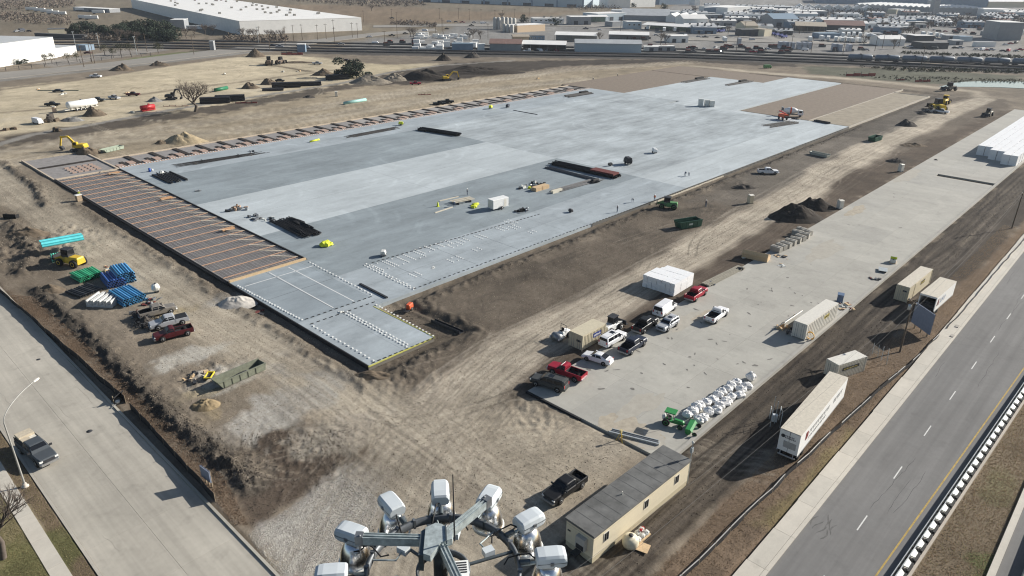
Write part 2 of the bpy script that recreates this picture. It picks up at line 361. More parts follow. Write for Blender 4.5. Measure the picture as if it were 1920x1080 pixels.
# mud lane and dead grass to the right of the apron
zone([(-40, -59.4), (320, -59.4), (320, -72.6), (95, -71.8), (68, -69.5), (30, -68), (-40, -67.6)], MUD, 1.0, 1.0, 1, True)
zone([(-40, -61), (12, -61), (0, -66), (-40, -66)], (.135, .11, .083), 2, 1.5, .8, True)
lane([(-60, -63.2), (0, -62.6), (40, -63.8), (120, -64), (300, -63.5)], 2.4, (.17, .14, .105), .28, .9)
zone([(-60, -67.6), (30, -67.8), (66, -69.4), (95, -71.8), (320, -72.8), (320, -74.5), (-60, -74.5)], (.175, .125, .083), .5, .6, 1, True)
zone([(-5, -72), (20, -72), (20, -74.5), (-5, -74.5)], (.19, .155, .065), .8, 1, .7, True)
zone([(-80, yl(-80)-2), (330, yl(330)-2), (330, -140), (-80, -140)], (.20, .155, .10), .5, .5, 1, True)
spot(1860, 1060, 3, 2, (.13, .15, .05), .8); spot(1880, 900, 5, 2, (.16, .15, .07), .6)
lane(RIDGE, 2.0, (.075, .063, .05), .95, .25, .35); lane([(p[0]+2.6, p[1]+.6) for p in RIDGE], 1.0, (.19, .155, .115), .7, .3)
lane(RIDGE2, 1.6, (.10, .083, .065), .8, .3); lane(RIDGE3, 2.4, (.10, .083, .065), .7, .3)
# lawn beyond the left road
zone([(-57.8, 60), (-57.8, -80), (-140, -80), (-140, 120)], (.27, .225, .12), .4, .3, 1, True)
zone([(-56.3, 80), (-56.3, -80), (-57.9, -80), (-57.9, 80)], (.185, .135, .085), .15, .2, 1, True)
spot(40, 1050, 5, 4, (.15, .155, .055), .8)
# tyre tracks pressed along the haul roads and across the yard
def ruts(P, offs, c, amt, wd=.24, lim=16, gauge=.85, wander=1.2, seed=0):
    P = np.array(P, float); lo, hi = P.min(0)-lim, P.max(0)+lim; k = np.nonzero((gx > lo[0]) & (gx < hi[0]) & (gy > lo[1]) & (gy < hi[1]))[0]
    d, s, o = ldist(gx[k], gy[k], P); q = d < lim; k, s, o = k[q], s[q], o[q]; m = np.zeros(len(k))
    for i, of in enumerate(offs):
        w_ = of+wander*2*vn(s/22+seed*3.1+i*7.7, np.full(len(s), i*5.3+seed)); st = np.clip(.65+.9*vn(s/5+i*9, np.full(len(s), i*2.2)), 0, 1)
        for g in (-gauge, gauge): m = np.maximum(m, (1-sstep(np.abs(o-w_-g), wd*.5, wd*1.3))*st)
    col[k] = col[k]*(1-m[:, None]*amt)+np.array(c)*m[:, None]*amt
rd = np.random.default_rng(5)
ruts(HAUL, rd.uniform(-6, 6, 9), (.46, .40, .315), .4, .26, seed=1); ruts(HAUL, rd.uniform(-8, 8, 10), (.17, .138, .105), .42, .2, seed=2)
ruts(WESTR, rd.uniform(-5, 5, 8), (.45, .39, .30), .35, .25, seed=3); ruts(WESTR, rd.uniform(-7, 7, 9), (.17, .138, .102), .38, .2, seed=4)
for i, P_ in enumerate((((600, 1060), (690, 940), (780, 830), (900, 735), (1010, 650)), ((640, 1050), (700, 900), (690, 800), (600, 715), (480, 640)), ((740, 1000), (820, 900), (960, 830), (1120, 815), (1200, 830)), ((1040, 1000), (960, 930), (880, 850), (840, 780), (880, 720)), ((560, 1070), (650, 930), (760, 850), (900, 800), (1000, 790)))):
    ruts(PX(*P_), rd.uniform(-4, 4, 5), (.43, .375, .29), .3, .22, seed=10+i); ruts(PX(*P_), rd.uniform(-5, 5, 5), (.185, .15, .115), .3, .18, seed=20+i)
for i in range(46):
    cx_, cy_ = rd.uniform(10, 190), rd.uniform(-33, -5); r_ = rd.uniform(6, 26); a0_ = rd.uniform(0, 6.28); da_ = rd.uniform(.5, 1.6)
    ruts([(cx_+r_*2.2*math.cos(a0_+da_*t/6), cy_+r_*.55*math.sin(a0_+da_*t/6)) for t in range(7)], [0], (.085, .07, .055) if i % 3 else (.26, .215, .165), .55, .2, 3, seed=40+i, wander=.3)
for P_ in TOPR: ruts(P_, rd.uniform(-9, 9, 12), (.46, .39, .28), .45, .4, seed=90); ruts(P_, rd.uniform(-9, 9, 9), (.2, .165, .12), .45, .4, seed=91)
ruts([(-60, -63.5), (60, -63.6), (320, -63.5)], rd.uniform(-3, 3, 6), (.028, .023, .02), .7, .22, 7, seed=95); ruts([(-60, -63.5), (60, -63.8), (320, -63.5)], rd.uniform(-3, 3, 4), (.18, .148, .115), .4, .22, 7, seed=96)
for i in range(30):
    cx_, cy_ = W(rd.uniform(20, 620), rd.uniform(120, 235)); r_ = rd.uniform(15, 60); a0_ = rd.uniform(0, 6.28)
    ruts([(cx_+r_*math.cos(a0_+.9*t/6), cy_+r_*math.sin(a0_+.9*t/6)) for t in range(7)], [0], (.25, .2, .14) if i % 2 else (.52, .45, .33), .5, .45, 4, seed=120+i, wander=.3)
for i in range(24):
    cx_, cy_ = W(rd.uniform(470, 640), rd.uniform(805, 920)); r_ = rd.uniform(2, 7); a0_ = rd.uniform(0, 6.28)
    ruts([(cx_+r_*math.cos(a0_+.9*t/6), cy_+r_*math.sin(a0_+.9*t/6)) for t in range(7)], [0], (.055, .043, .033) if i % 2 else (.30, .25, .19), .6, .14, 2, .6, .2, seed=160+i)
col *= (1+.24*n1+.20*n2+.16*n3)[:, None]
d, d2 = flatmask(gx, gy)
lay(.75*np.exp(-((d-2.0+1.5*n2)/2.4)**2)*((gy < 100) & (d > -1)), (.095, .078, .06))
lum = col@np.array([.3, .55, .15]); col = np.clip((lum[:, None]+(col-lum[:, None])*.90)*.94, .02, .8)
nr = len(Rr); idx = np.arange(nr*NA).reshape(nr, NA)
fa = np.stack([idx[:-1, :-1], idx[:-1, 1:], idx[1:, 1:], idx[1:, :-1]], -1).reshape(-1, 4)
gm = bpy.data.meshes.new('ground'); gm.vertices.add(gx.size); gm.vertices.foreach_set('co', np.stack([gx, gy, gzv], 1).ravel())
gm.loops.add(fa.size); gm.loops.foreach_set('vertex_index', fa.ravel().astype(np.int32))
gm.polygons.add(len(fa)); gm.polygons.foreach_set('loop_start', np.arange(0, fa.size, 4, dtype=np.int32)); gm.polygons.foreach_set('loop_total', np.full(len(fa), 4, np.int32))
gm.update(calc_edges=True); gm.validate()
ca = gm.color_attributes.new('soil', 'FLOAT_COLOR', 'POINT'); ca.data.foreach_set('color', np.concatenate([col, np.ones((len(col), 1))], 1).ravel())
dh, sh, oh = ldist(gx, gy, HAUL); dw, sw_, ow = ldist(gx, gy, WESTR); west = (dw < dh) | (gx < -14)
fs_ = np.where(west, sw_+500, gx); fo_ = np.where(west, ow, gy); k_ = (dh < 14) & ~west; fs_ = np.where(k_, sh, fs_); fo_ = np.where(k_, oh, fo_)
far_ = (gy > 139) & ~west; fs_ = np.where(far_, gx*.93+gy*.1, fs_); fo_ = np.where(far_, gy, fo_)
fa_ = gm.attributes.new('flow', 'FLOAT_VECTOR', 'POINT'); fa_.data.foreach_set('vector', np.stack([fs_*.10, fo_*2.4, np.zeros(len(fs_))], 1).ravel())
gm.polygons.foreach_set('use_smooth', np.ones(len(fa), bool))
m = bpy.data.materials.new('soil'); m.use_nodes = True; t = m.node_tree; N = t.nodes; L = t.links; b = N['Principled BSDF']
b.inputs['Roughness'].default_value = .95; b.inputs['Specular IOR Level'].default_value = .1
at = N.new('ShaderNodeAttribute'); at.attribute_name = 'soil'; ge = N.new('ShaderNodeNewGeometry')
def noise(sc, de, ro=.7):
    n = N.new('ShaderNodeTexNoise'); n.inputs['Scale'].default_value = sc; n.inputs['Detail'].default_value = de; n.inputs['Roughness'].default_value = ro
    L.new(ge.outputs['Position'], n.inputs['Vector']); return n
na, nb = noise(1.9, 9, .8), noise(.12, 5)
def mrange(src, lo, hi, a=.3, c=.7):
    r = N.new('ShaderNodeMapRange'); r.inputs[1].default_value = a; r.inputs[2].default_value = c; r.inputs[3].default_value = lo; r.inputs[4].default_value = hi
    L.new(src, r.inputs[0]); return r.outputs[0]
nf = noise(7, 4, .6); mf = N.new('ShaderNodeMath'); mf.operation = 'MULTIPLY'; L.new(mrange(na.outputs[0], .76, 1.24), mf.inputs[0]); L.new(mrange(nf.outputs[0], .88, 1.12), mf.inputs[1])
mu = N.new('ShaderNodeMath'); mu.operation = 'MULTIPLY'; L.new(mf.outputs[0], mu.inputs[0]); L.new(mrange(nb.outputs[0], .82, 1.18), mu.inputs[1])
vm = N.new('ShaderNodeVectorMath'); vm.operation = 'SCALE'; L.new(at.outputs['Color'], vm.inputs[0]); L.new(mu.outputs[0], vm.inputs['Scale'])
fl_ = N.new('ShaderNodeAttribute'); fl_.attribute_name = 'flow'
ns = N.new('ShaderNodeTexNoise'); ns.inputs['Scale'].default_value = 1.0; ns.inputs['Detail'].default_value = 7; ns.inputs['Roughness'].default_value = .72; L.new(fl_.outputs['Vector'], ns.inputs['Vector'])
mu2 = N.new('ShaderNodeMath'); mu2.operation = 'MULTIPLY'; L.new(mu.outputs[0], mu2.inputs[0]); L.new(mrange(ns.outputs[0], .90, 1.10, .36, .64), mu2.inputs[1]); L.new(mu2.outputs[0], vm.inputs['Scale'])
L.new(vm.outputs[0], b.inputs['Base Color'])
bp = N.new('ShaderNodeBump'); bp.inputs['Strength'].default_value = .8; bp.inputs['Distance'].default_value = .10
L.new(na.outputs[0], bp.inputs['Height']); L.new(bp.outputs[0], b.inputs['Normal'])
gm.materials.append(m); ground = bpy.data.objects.new('ground', gm); C.objects.link(ground); ground['kind'] = 'structure'
SOIL = m
# ---------------------------------------------------------------- concrete
def conc(name, c, var=.10, stain=.25, sw=0.0, sx=.05, sy=.25, rough=.8):
    if name in MATS: return MATS[name]
    m = bpy.data.materials.new(name); MATS[name] = m; m.use_nodes = True; t = m.node_tree; N = t.nodes; L = t.links; b = N['Principled BSDF']
    b.inputs['Roughness'].default_value = rough; b.inputs['Specular IOR Level'].default_value = .3
    g = N.new('ShaderNodeNewGeometry')
    def nz(sc, st, de=5, off=0):
        mp = N.new('ShaderNodeMapping'); mp.inputs['Scale'].default_value = st; mp.inputs['Location'].default_value = (off, off, 0)
        n = N.new('ShaderNodeTexNoise'); n.inputs['Scale'].default_value = sc; n.inputs['Detail'].default_value = de; n.inputs['Roughness'].default_value = .65
        L.new(g.outputs['Position'], mp.inputs[0]); L.new(mp.outputs[0], n.inputs['Vector']); return n.outputs[0]
    def mr(s, a, z, lo=.3, hi=.7):
        r = N.new('ShaderNodeMapRange'); r.inputs[1].default_value = lo; r.inputs[2].default_value = hi; r.inputs[3].default_value = a; r.inputs[4].default_value = z
        L.new(s, r.inputs[0]); return r.outputs[0]
    def mul(a, c):
        k = N.new('ShaderNodeMath'); k.operation = 'MULTIPLY'; L.new(a, k.inputs[0]); L.new(c, k.inputs[1]); return k.outputs[0]
    v = mul(mr(nz(1., (sx, sy, 1), 6), 1-var, 1+var), mr(nz(.06, (1, 1, 1), 4, 5), 1-var*.8, 1+var*.8))
    v = mul(v, mr(nz(1.5, (1, 1, 1), 6, 9), .95, 1.05))
    v = mul(v, mr(nz(.35, (1, 1, 1), 7, 3), 1-stain, 1., .28, .45))
    if sw:                                                     # arcs left by finishing machines and turning tyres
        vo = N.new('ShaderNodeTexVoronoi'); vo.inputs['Scale'].default_value = .03; L.new(g.outputs['Position'], vo.inputs['Vector'])
        s = N.new('ShaderNodeMath'); s.operation = 'MULTIPLY'; s.inputs[1].default_value = 55; L.new(vo.outputs['Distance'], s.inputs[0])
        q = N.new('ShaderNodeMath'); q.operation = 'SINE'; L.new(s.outputs[0], q.inputs[0])
        k = mul(mr(q.outputs[0], 0, 1, .55, 1.), mr(nz(.07, (1, 1, 1), 3, 21), 0, 1, .5, .62))
        e = N.new('ShaderNodeMath'); e.operation = 'MULTIPLY_ADD'; e.inputs[1].default_value = sw; e.inputs[2].default_value = 1; L.new(k, e.inputs[0]); v = mul(v, e.outputs[0])
    vm = N.new('ShaderNodeVectorMath'); vm.operation = 'SCALE'; vm.inputs[0].default_value = c; L.new(v, vm.inputs['Scale']); L.new(vm.outputs[0], b.inputs['Base Color'])
    return m
c_dark = conc('concrete_dark_pour', (.245, .280, .297), .17, .16, .14); c_mid = conc('concrete_mid_pour', (.33, .367, .388), .16, .18, .16)
c_light = conc('concrete_light_pour', (.43, .468, .482), .12, .10, .10); c_wet = conc('concrete_damp_pour', (.26, .297, .32), .16, .18, .1)
c_str = conc('concrete_streaked_pour', (.36, .395, .41), .24, .14, .12, .06, .3)
slab = thing('concrete_slab', None, None, (0, 0, 0)); slab['kind'] = 'structure'
def pour(x0, x1, y0, y1, m, top=.35):
    struct('concrete_pour', MB().box(x0+.012, x1-.012, y0+.012, y1-.012, -1.0, top), m, slab)
for q in ((2.0, 102, 108.7, 126, c_mid), (2.0, 102, 77, 108.7, c_dark), (2.0, 102, 46, 77, c_light), (2.0, 102, 27, 46, c_dark), (0, 102, 15.6, 27, c_dark), (0, 102, 0, 15.6, c_mid),
          (102, 216, 15.6, 46, c_str), (102, 216, 0, 15.6, c_light), (216, 221, 0, 46, c_light), (102, 216, 46, 77, c_str), (102, 223.5, 77, 108.7, c_str), (102, 223.5, 108.7, 126, c_mid),
          (216, 338, 46.2, 75.4, c_light), (223.5, 307, 75.4, 106, c_light), (-14.5, 0, 15.6, 27, c_wet), (-14.5, 0, 3.6, 15.6, c_wet), (-14.5, 0, 0, 3.6, c_mid), (-14.5, -8, -15.9, 0, c_mid), (-8, -2, -15.9, 0, c_mid)):
    pour(*q)
pads = thing('building_pad', None, None, (0, 0, 0)); pads['kind'] = 'structure'
gravel1 = M('brown_gravel', (.205, .165, .128), .95, 0, .15, .6, world=True, detail=8); gravel2 = M('tan_gravel', (.29, .25, .19), .95, 0, .2, .3, world=True, detail=8)
for q in ((223, 339, 16.3, 45.6, gravel1), (223, 326, .6, 15.7, gravel2), (224, 306.5, 106.4, 145, gravel1), (307.4, 338, 76, 145, gravel1)):
    struct('gravel_bed', MB().box(*q[:4], -.6, .12), q[4], pads)
for q in ((221, 327, -.2, .3), (222, 340, 15.8, 16.2), (326, 326.5, 0, 16)):
    struct('edge_board', MB().box(*q, -.4, .3), conc('pale_edge', (.42, .38, .32)), pads)
struct('trench', MB().box(216.2, 223, 16.3, 45.6, -.6, -.05), M('dark_soil', (.06, .05, .042), .95, 0, .3, 1, world=True), pads)
# joints sawn in the near bays and the rows of caps and dowel holes cast along the edges
cap_w = M('white_caps', (.72, .72, .70), .6); cap_d = M('black_dowels', (.02, .02, .022), .8); joint = M('sawn_joint', (.09, .10, .11), .9)
def row(a, b, step, mat, sx, sy, h, name, z=.35, jit=.0):
    mb = MB(); n = max(1, int(dist(a, b)/step)); an = ang(a, b)
    for i in range(n+1):
        x, y = mid(a, b, i/n); x += random.uniform(-jit, jit); y += random.uniform(-jit, jit)
        mb.box(x-sx/2, x+sx/2, y-sy/2, y+sy/2, z, z+h, rz=an)
    o = struct(name, mb, mat, slab); o['kind'] = 'stuff'
def seg(a, b): return W(*a, .35), W(*b, .35)
for a, b, st, kind in (((581, 492), (696, 552), 1.0, 'w'), ((446, 536), (566, 600), .8, 'w'), ((588, 612), (700, 676), 1.05, 'w'), ((648, 588), (762, 650), .75, 'w'), ((651, 585), (764, 646), .9, 'w'), ((706, 572), (812, 630), .85, 'w'),
                       ((684, 498), (775, 543), .95, 'w'), ((687, 495), (776, 540), 1.1, 'w'),
                       ((575, 598), (694, 557), 1.1, 'd'), ((585, 607), (700, 567), 1.1, 'd'), ((700, 680), (812, 634), 1.0, 'd'), ((700, 492), (1010, 402), 1.15, 'd'), ((778, 541), (1280, 357), 1.2, 'd'), ((1280, 357), (1580, 243), 2.4, 'd')):
    p, q = seg(a, b)
    if kind == 'w': row(p, q, st, cap_w, .27, .27, .13, 'dowel_caps', jit=.05)
    else: row(p, q, st, cap_d, .55, .2, .07, 'dowel_holes')
for gx0, gy0, nx, ny in ((697, 497, 7, 3), (725, 489, 7, 3), (757, 478, 7, 3), (778, 468, 6, 3), (799, 463, 5, 3), (818, 457, 5, 3), (838, 460, 4, 3), (860, 450, 4, 2), (768, 514, 4, 2), (838, 487, 4, 3), (886, 468, 3, 2), (890, 443, 5, 2), (930, 428, 5, 2), (945, 415, 6, 2), (953, 425, 5, 2), (990, 435, 3, 2)):
    x0, y0 = W(gx0, gy0, .35); mb = MB()
    for i in range(nx):
        for j in range(ny):
            if (0 < i < nx-1) and 0 < j < ny-1: continue
            x, y = x0+j*1.3, y0-i*.62; mb.box(x-.12, x+.12, y-.11, y+.11, .35, .45)
    o = struct('dowel_caps', mb, cap_w, slab); o['kind'] = 'stuff'
for x0, x1, y0, y1 in ((12, 12.06, 0, 15.6), (24, 24.06, 0, 15.6), (36, 36.06, 0, 15.6), (-7.3, -7.24, 3.6, 27), (-14.5, 0, 15.2, 15.28)):
    struct('joint', MB().box(x0, x1, y0, y1, .34, .354), joint, slab)
for q in [(x, x+.06, y0, y1) for x in (52, 77, 127, 152, 177, 202) for y0, y1 in ((0, 15.5), (15.7, 45.9), (46.1, 76.9), (77.1, 108.6))]+[(2.2, 215.8, y, y+.06) for y in (7.8, 31, 61.5, 92, 117)]: struct('saw_cut', MB().box(*q, .34, .3535), M('saw_cut', (.20, .215, .22), .9), slab)
for a, b in (((505, 511), (625, 577)), ((541, 501), (664, 565)), ((459, 537), (588, 498))):
    p, q = seg(a, b); struct('chalk_line', MB().beam((*p, .352), (*q, .352), .22, .012), M('chalk', (.6, .61, .6), .9), slab)
struct('edge_form', MB().box(-14.7, -2, -16.0, -15.9, -.7, .22), M('shaded_edge', (.17, .155, .13), .9), slab)  # darker concrete and dirt below the yellow form
struct('edge_form', MB().box(-14.75, -1.9, -16.1, -15.92, .23, .40), M('yellow_edge_form', (.50, .48, .13), .7, 0, .2), slab)
struct('edge_form', MB().box(-14.72, -14.56, -15.9, 27, -.6, .37), M('black_edge_form', (.02, .02, .022), .8), slab)
struct('edge_form', MB().box(-1.98, -1.85, -15.9, 0, .2, .40), MATS['yellow_edge_form'], slab)
struct('edge_form', MB().box(60, 221, -.12, -.02, -.5, .38), conc('grey_edge_form', (.12, .115, .105)), slab)
struct('edge_form', MB().box(84, 122, -.42, -.18, -.3, .05), M('raw_board', (.5, .45, .36), .8), slab)
# reinforcing bed with its boards, left part of the slab
bed = thing('formwork_bed', 'reinforcing mesh bed crossed by thin orange boards at the left end of the slab', 'formwork', (0, 0, 0))
link('bed_floor', MB().box(-14.5, 1.95, 27, 125, -.6, .10).mesh('bed_floor', M('gravel_membrane', (.31, .295, .285), .9, 0, .2, .5, world=True)), bed)
mb = MB()
for i in range(29): mb.box(-14.2+i*.55, -14.12+i*.55, 27.2, 124.8, .19, .23)
for i in range(196): mb.box(-14.4, 1.4, 27.2+i*.5, 27.27+i*.5, .15, .19)
link('reinforcing_mesh', mb.mesh('reinforcing_mesh', M('rebar', (.28, .26, .25), .7, .2, .3)), bed)['kind'] = 'stuff'
mb = MB()
for i in range(22): mb.box(-14.3+i*.75, -14.26+i*.75, 27.2, 124.8, .24, .27)
link('reinforcing_mesh', mb.mesh('pale_bars', M('pale_bars', (.5, .49, .48), .7)), bed)['kind'] = 'stuff'  # pale bars paint the glints of the mesh into its colour
bo = MB().box(-7.9, 7.9, -.06, .06, 0, .14).mesh('form_board', [M('orange_form_board', (.50, .31, .21), .8, 0, .2, 3)])
br = MB().box(-2.6, 2.6, -.10, .10, 0, .12).mesh('brace', [M('pale_brace', (.66, .58, .46), .8)])
for i in range(22):
    y = 29.8+i*4.38; link('form_board', bo, bed, (-6.5, y, .26))
    o = link('brace', br, bed, (-.75, y+1.5, .50)); o.rotation_euler = (0, R(5), R(-38))
o = link('end_board', MB().box(-14.5, 1.6, 26.9, 27.35, .1, .75).mesh('end_board', lumber), bed)
for x in (-14.75, 1.7): link('side_board', MB().box(x, x+.24, 27.4, 125, -.6, .48).mesh('side_board', M('black_edge_form', (0, 0, 0))), bed)
mb = MB()
for i in range(200): mb.box(-15.1, -14.6, 27.5+i*.49, 27.66+i*.49, .05, .42)
link('dowels', mb.mesh('dowels', darkm), bed)['kind'] = 'stuff'
for i, (px, py) in enumerate(((213, 325), (312, 372), (427, 430))):
    x, y = W(px, py, .5); link('pallet', MB().box(x-1.4, x+1.4, y-.6, y+.6, .5, .75).mesh('pallet', formply), bed)
# the corner bed and the strip of bays along the far long side
gbed = M('grey_bay_gravel', (.25, .235, .225), .95, 0, .2, .8, world=True); tre = M('bay_trench', (.032, .026, .022), .9); brick = M('block_forms', (.40, .29, .235), .85, 0, .2, 3)
pale = M('pale_form_edge', (.52, .43, .33), .8, 0, .15, 3)
cb = thing('formwork_corner', 'gravel bay with pink block forms at the far left corner of the slab', 'formwork', (0, 0, 0))
link('bay_floor', MB().box(-14.6, 1.5, 125.6, 154, -.5, .12).mesh('bay_floor', gbed), cb)
for q in ((-14.6, 1.7, 125.1, 125.5, .5), (-15, -14.6, 125, 155, .4), (1.5, 2, 125.6, 155, .4)): link('edge_board', MB().box(*q[:4], -.4, q[4]).mesh('edge_board', pale), cb)
link('trench_board', MB().box(-14.4, 1.3, 140.6, 142, .125, .30).mesh('trench_board', tre), cb)
bs_ = MB().box(0, 1.1, 0, .8, .125, .4).mesh('block_form', brick)
for i in range(5):
    for j in range(4): link('block_form', bs_, cb, (-9+i*1.6, 129.5+j*2.2, 0))
strip = thing('formwork_strip', 'strip of grey formwork bays parted by dark trenches along the slab far edge', 'formwork', (0, 0, 0))
fl = MB().box(.06, 7.3, 126.7, 139.3, -.5, .12).mesh('bay_floor', [gbed]); fl2 = MB().box(.06, 7.3, 126.7, 139.3, -.5, .12).mesh('bay_floor', [conc('poured_bay', (.33, .31, .29))])
td = MB().box(5.9, 7.25, 128.4, 139.2, .125, .36).mesh('trench_board', [tre]); ts = MB().box(2.4, 3.5, 126.9, 133.4, .125, .3).mesh('trench_board', [tre])
bf = MB().box(.5, 2.3, 127.2, 130.2, .125, .42).mesh('block_form', [brick]); bf2 = MB().box(3.7, 5.6, 129, 132.2, .125, .42).mesh('block_form', [brick])
eb = MB().box(0, 7.33, 139.4, 139.75, -.3, .5).mesh('edge_board', [pale]); ei = MB().box(0, 7.33, 126.05, 126.6, -.3, .44).mesh('edge_board', [M('orange_edge', (.50, .30, .20), .8, 0, .35, 9)])
kn = MB()
for i in range(9): kn.box(.1+i*.8, .45+i*.8, 126.0, 126.65, .445, .52)
kn = kn.mesh('edge_caps', [cap_w])
for i in range(30):
    x = 2.2+i*7.37
    for nm, me in (('bay_floor', fl if i < 12 else fl2), ('trench_board', td), ('trench_board', ts), ('edge_board', eb), ('edge_board', ei), ('block_form', bf), ('block_form', bf2)):
        if nm == 'block_form' and i > 15 and (i+len(me.name)) % 2: continue
        link(nm, me, strip, (x+(random.uniform(-.3, .3) if nm == 'block_form' else 0), 0, 0))
    link('edge_caps', kn, strip, (x, 0, 0))['kind'] = 'stuff'
# apron of large panels, its kerb and the open slot across it
apron = thing('concrete_apron', None, None, (0, 0, 0)); apron['kind'] = 'structure'
ap = [conc('apron_concrete_%d' % i, c, .09, .16, .06, .25, .12) for i, c in enumerate(((.37, .355, .315), (.385, .37, .328), (.355, .342, .306)))]
pm = {}
for i in range(27):
    x0 = -3+i*12.0; x1 = min(x0+12, 316)
    for j, (y0, y1) in enumerate(((-59.2, -51.9), (-51.9, -44.5), (-44.5, -37))):
        if x0 < 168 < x1 and j < 2:
            struct('concrete_panel', MB().box(x0+.012, 166.4, y0+.012, y1-.012, -.8, .2), ap[1], apron); struct('concrete_panel', MB().box(169.4, x1-.012, y0+.012, y1-.012, -.8, .2), ap[0], apron); continue
        k = random.choice((0, 0, 1, 1, 2)) if x0 < 150 else random.choice((0, 2))
        struct('concrete_panel', MB().box(x0+.012, x1-.012, y0+.012, y1-.012, -.8, .2), ap[k], apron)
for i in range(9): struct('kerb_stone', MB().box(-3+i*35.5, -3+(i+1)*35.5-.03, -59.75, -59.25, -.8, .38), conc('kerb_concrete', (.36, .345, .31), .1, .2), apron)
struct('slot_floor', MB().box(166.4, 169.4, -59.2, -44.5, -.8, -.5), MATS['dark_soil'], apron)
struct('expansion_strip', MB().box(-3.3, -3.02, -46.5, -36.9, -.7, .19), M('black_edge_form', (0, 0, 0)), apron)
wash = M('washout_dirt', (.38, .335, .265), .95, 0, .2, 1.2, world=True, detail=8); wash2 = M('dust_film', (.375, .35, .30), .9, 0, .10, .9, world=True, detail=8); drk = M('oil_stain', (.17, .16, .145), .85, 0, .3, 2, world=True)
def film(cx, cy, rx, ry, m, z, seed, rz=0., name='dirt_film', n=40):
    rnd = random.Random(seed); ph = [rnd.uniform(0, 6.28) for _ in range(4)]; P = []
    for i in range(n):
        a = 6.2832*i/n; q = 1+.18*math.sin(2*a+ph[0])+.14*math.sin(3*a+ph[1])+.10*math.sin(7*a+ph[2])+.07*math.sin(11*a+ph[3]); x, y = rx*q*math.cos(a), ry*q*math.sin(a); P.append((min(315, max(-2.9, cx+x*math.cos(rz)-y*math.sin(rz))), min(-37.1, max(-59.1, cy+x*math.sin(rz)+y*math.cos(rz)))))
    struct(name, MB().prism(P, z-.002, z+.002), m, apron)
for i, (px, py, rx, ry, m) in enumerate(((1185, 812, 3.6, 3.2, wash), (1140, 800, 2.6, 2.0, wash), (1222, 824, 2.4, 1.6, wash2), (1292, 600, 4.5, 1.6, wash2), (1316, 592, 2.6, .8, wash), (1200, 760, 5, 1.5, wash2), (1545, 470, 9, 2.0, wash2), (1700, 330, 9, 2.4, wash2), (1605, 395, 5, 1.6, wash))):
    film(*W(px, py, .2), rx, ry, m, .204+.0008*i, i)
for i in range(70):
    u = random.uniform(2, 60)+(random.random() < .3)*random.uniform(0, 100); v = random.uniform(-58, -39); film(u, v, random.uniform(.12, .5), random.uniform(.08, .25), drk, .214+.0006*(i % 6), 100+i, random.uniform(0, 3), 'oil_stain', 14)
# right road
def ribbon(name, pts, z, m, parent=None, thick=.3):
    n = len(pts); mb = MB()
    vs = [(x, a, z) for x, a, b in pts]+[(x, b, z) for x, a, b in pts]+[(x, a, z-thick) for x, a, b in pts]+[(x, b, z-thick) for x, a, b in pts]
    fs = []
    for i in range(n-1): fs += [(i, n+i, n+i+1, i+1), (2*n+i, i, i+1, 2*n+i+1), (n+i, 3*n+i, 3*n+i+1, n+i+1)]
    fs += [(0, 2*n, 3*n, n), (n-1, 2*n-1, 4*n-1, 3*n-1)]
    return struct(name, mb.add(vs, fs), m, parent)
asph = conc('asphalt', (.18, .175, .168), .15, .15, 0, .015, .8, .9)
ribbon('asphalt_road', [(u, -75.9, yl(u)-1.2) for u in (-90, 0, 100, 330)], .06, asph)
swm = [conc('sidewalk_concrete_%d' % i, c, .08, .15) for i, c in enumerate(((.53, .49, .42), (.50, .465, .40)))]
sw = thing('sidewalk', None, None, (0, 0, 0)); sw['kind'] = 'structure'
for i in range(60):
    u = -90+i*6.1; struct('paving_panel', MB().box(u+.015, u+6.085, -75.55, -73.7+.04*math.sin(i*1.7), -.3, .2), swm[i % 2], sw)
    struct('kerb_stone', MB().box(u+.015, u+6.085, -75.98, -75.58, -.3, .215), swm[0], sw)
marks = M('road_paint_white', (.62, .61, .58), .8, 0, .15, 4); ym = M('road_paint_yellow', (.42, .29, .08), .85, 0, .25, 2)
road_m = thing('road_markings', None, None, (0, 0, 0)); road_m['kind'] = 'structure'
for i in range(24):
    u = 1.4+(i-6)*11.7; struct('lane_dash', MB().box(u, u+3.05, -80.2-.005*u-.065, -80.2-.005*u+.065, .05, .065), marks, road_m)
ribbon('edge_line', [(u, yl(u)+.08, yl(u)-.08) for u in (-90, 0, 330)], .066, ym, road_m, .01)
ribbon('mow_strip', [(u, yl(u)-1.21, yl(u)-2.4) for u in (-90, 0, 330)], .10, conc('mow_strip_concrete', (.46, .41, .35), .08, .15))
ribbon('median_kerb', [(u, -91.7, -92.35) for u in (-40, 60)], .16, swm[0])
ribbon('service_lane', [(u, -92.36, -94.2) for u in (-40, 60)], .02, asph)
one('barrier_wall', MB().side([(-40, 0), (60, 0), (60, 1.25), (-40, 1.25)], -94.75, -94.3).box(-40, 60, -94.9, -94.2, 0, .3), swm[1], 'pale concrete barrier wall in the bottom right corner', 'barrier', (0, 0, 0))
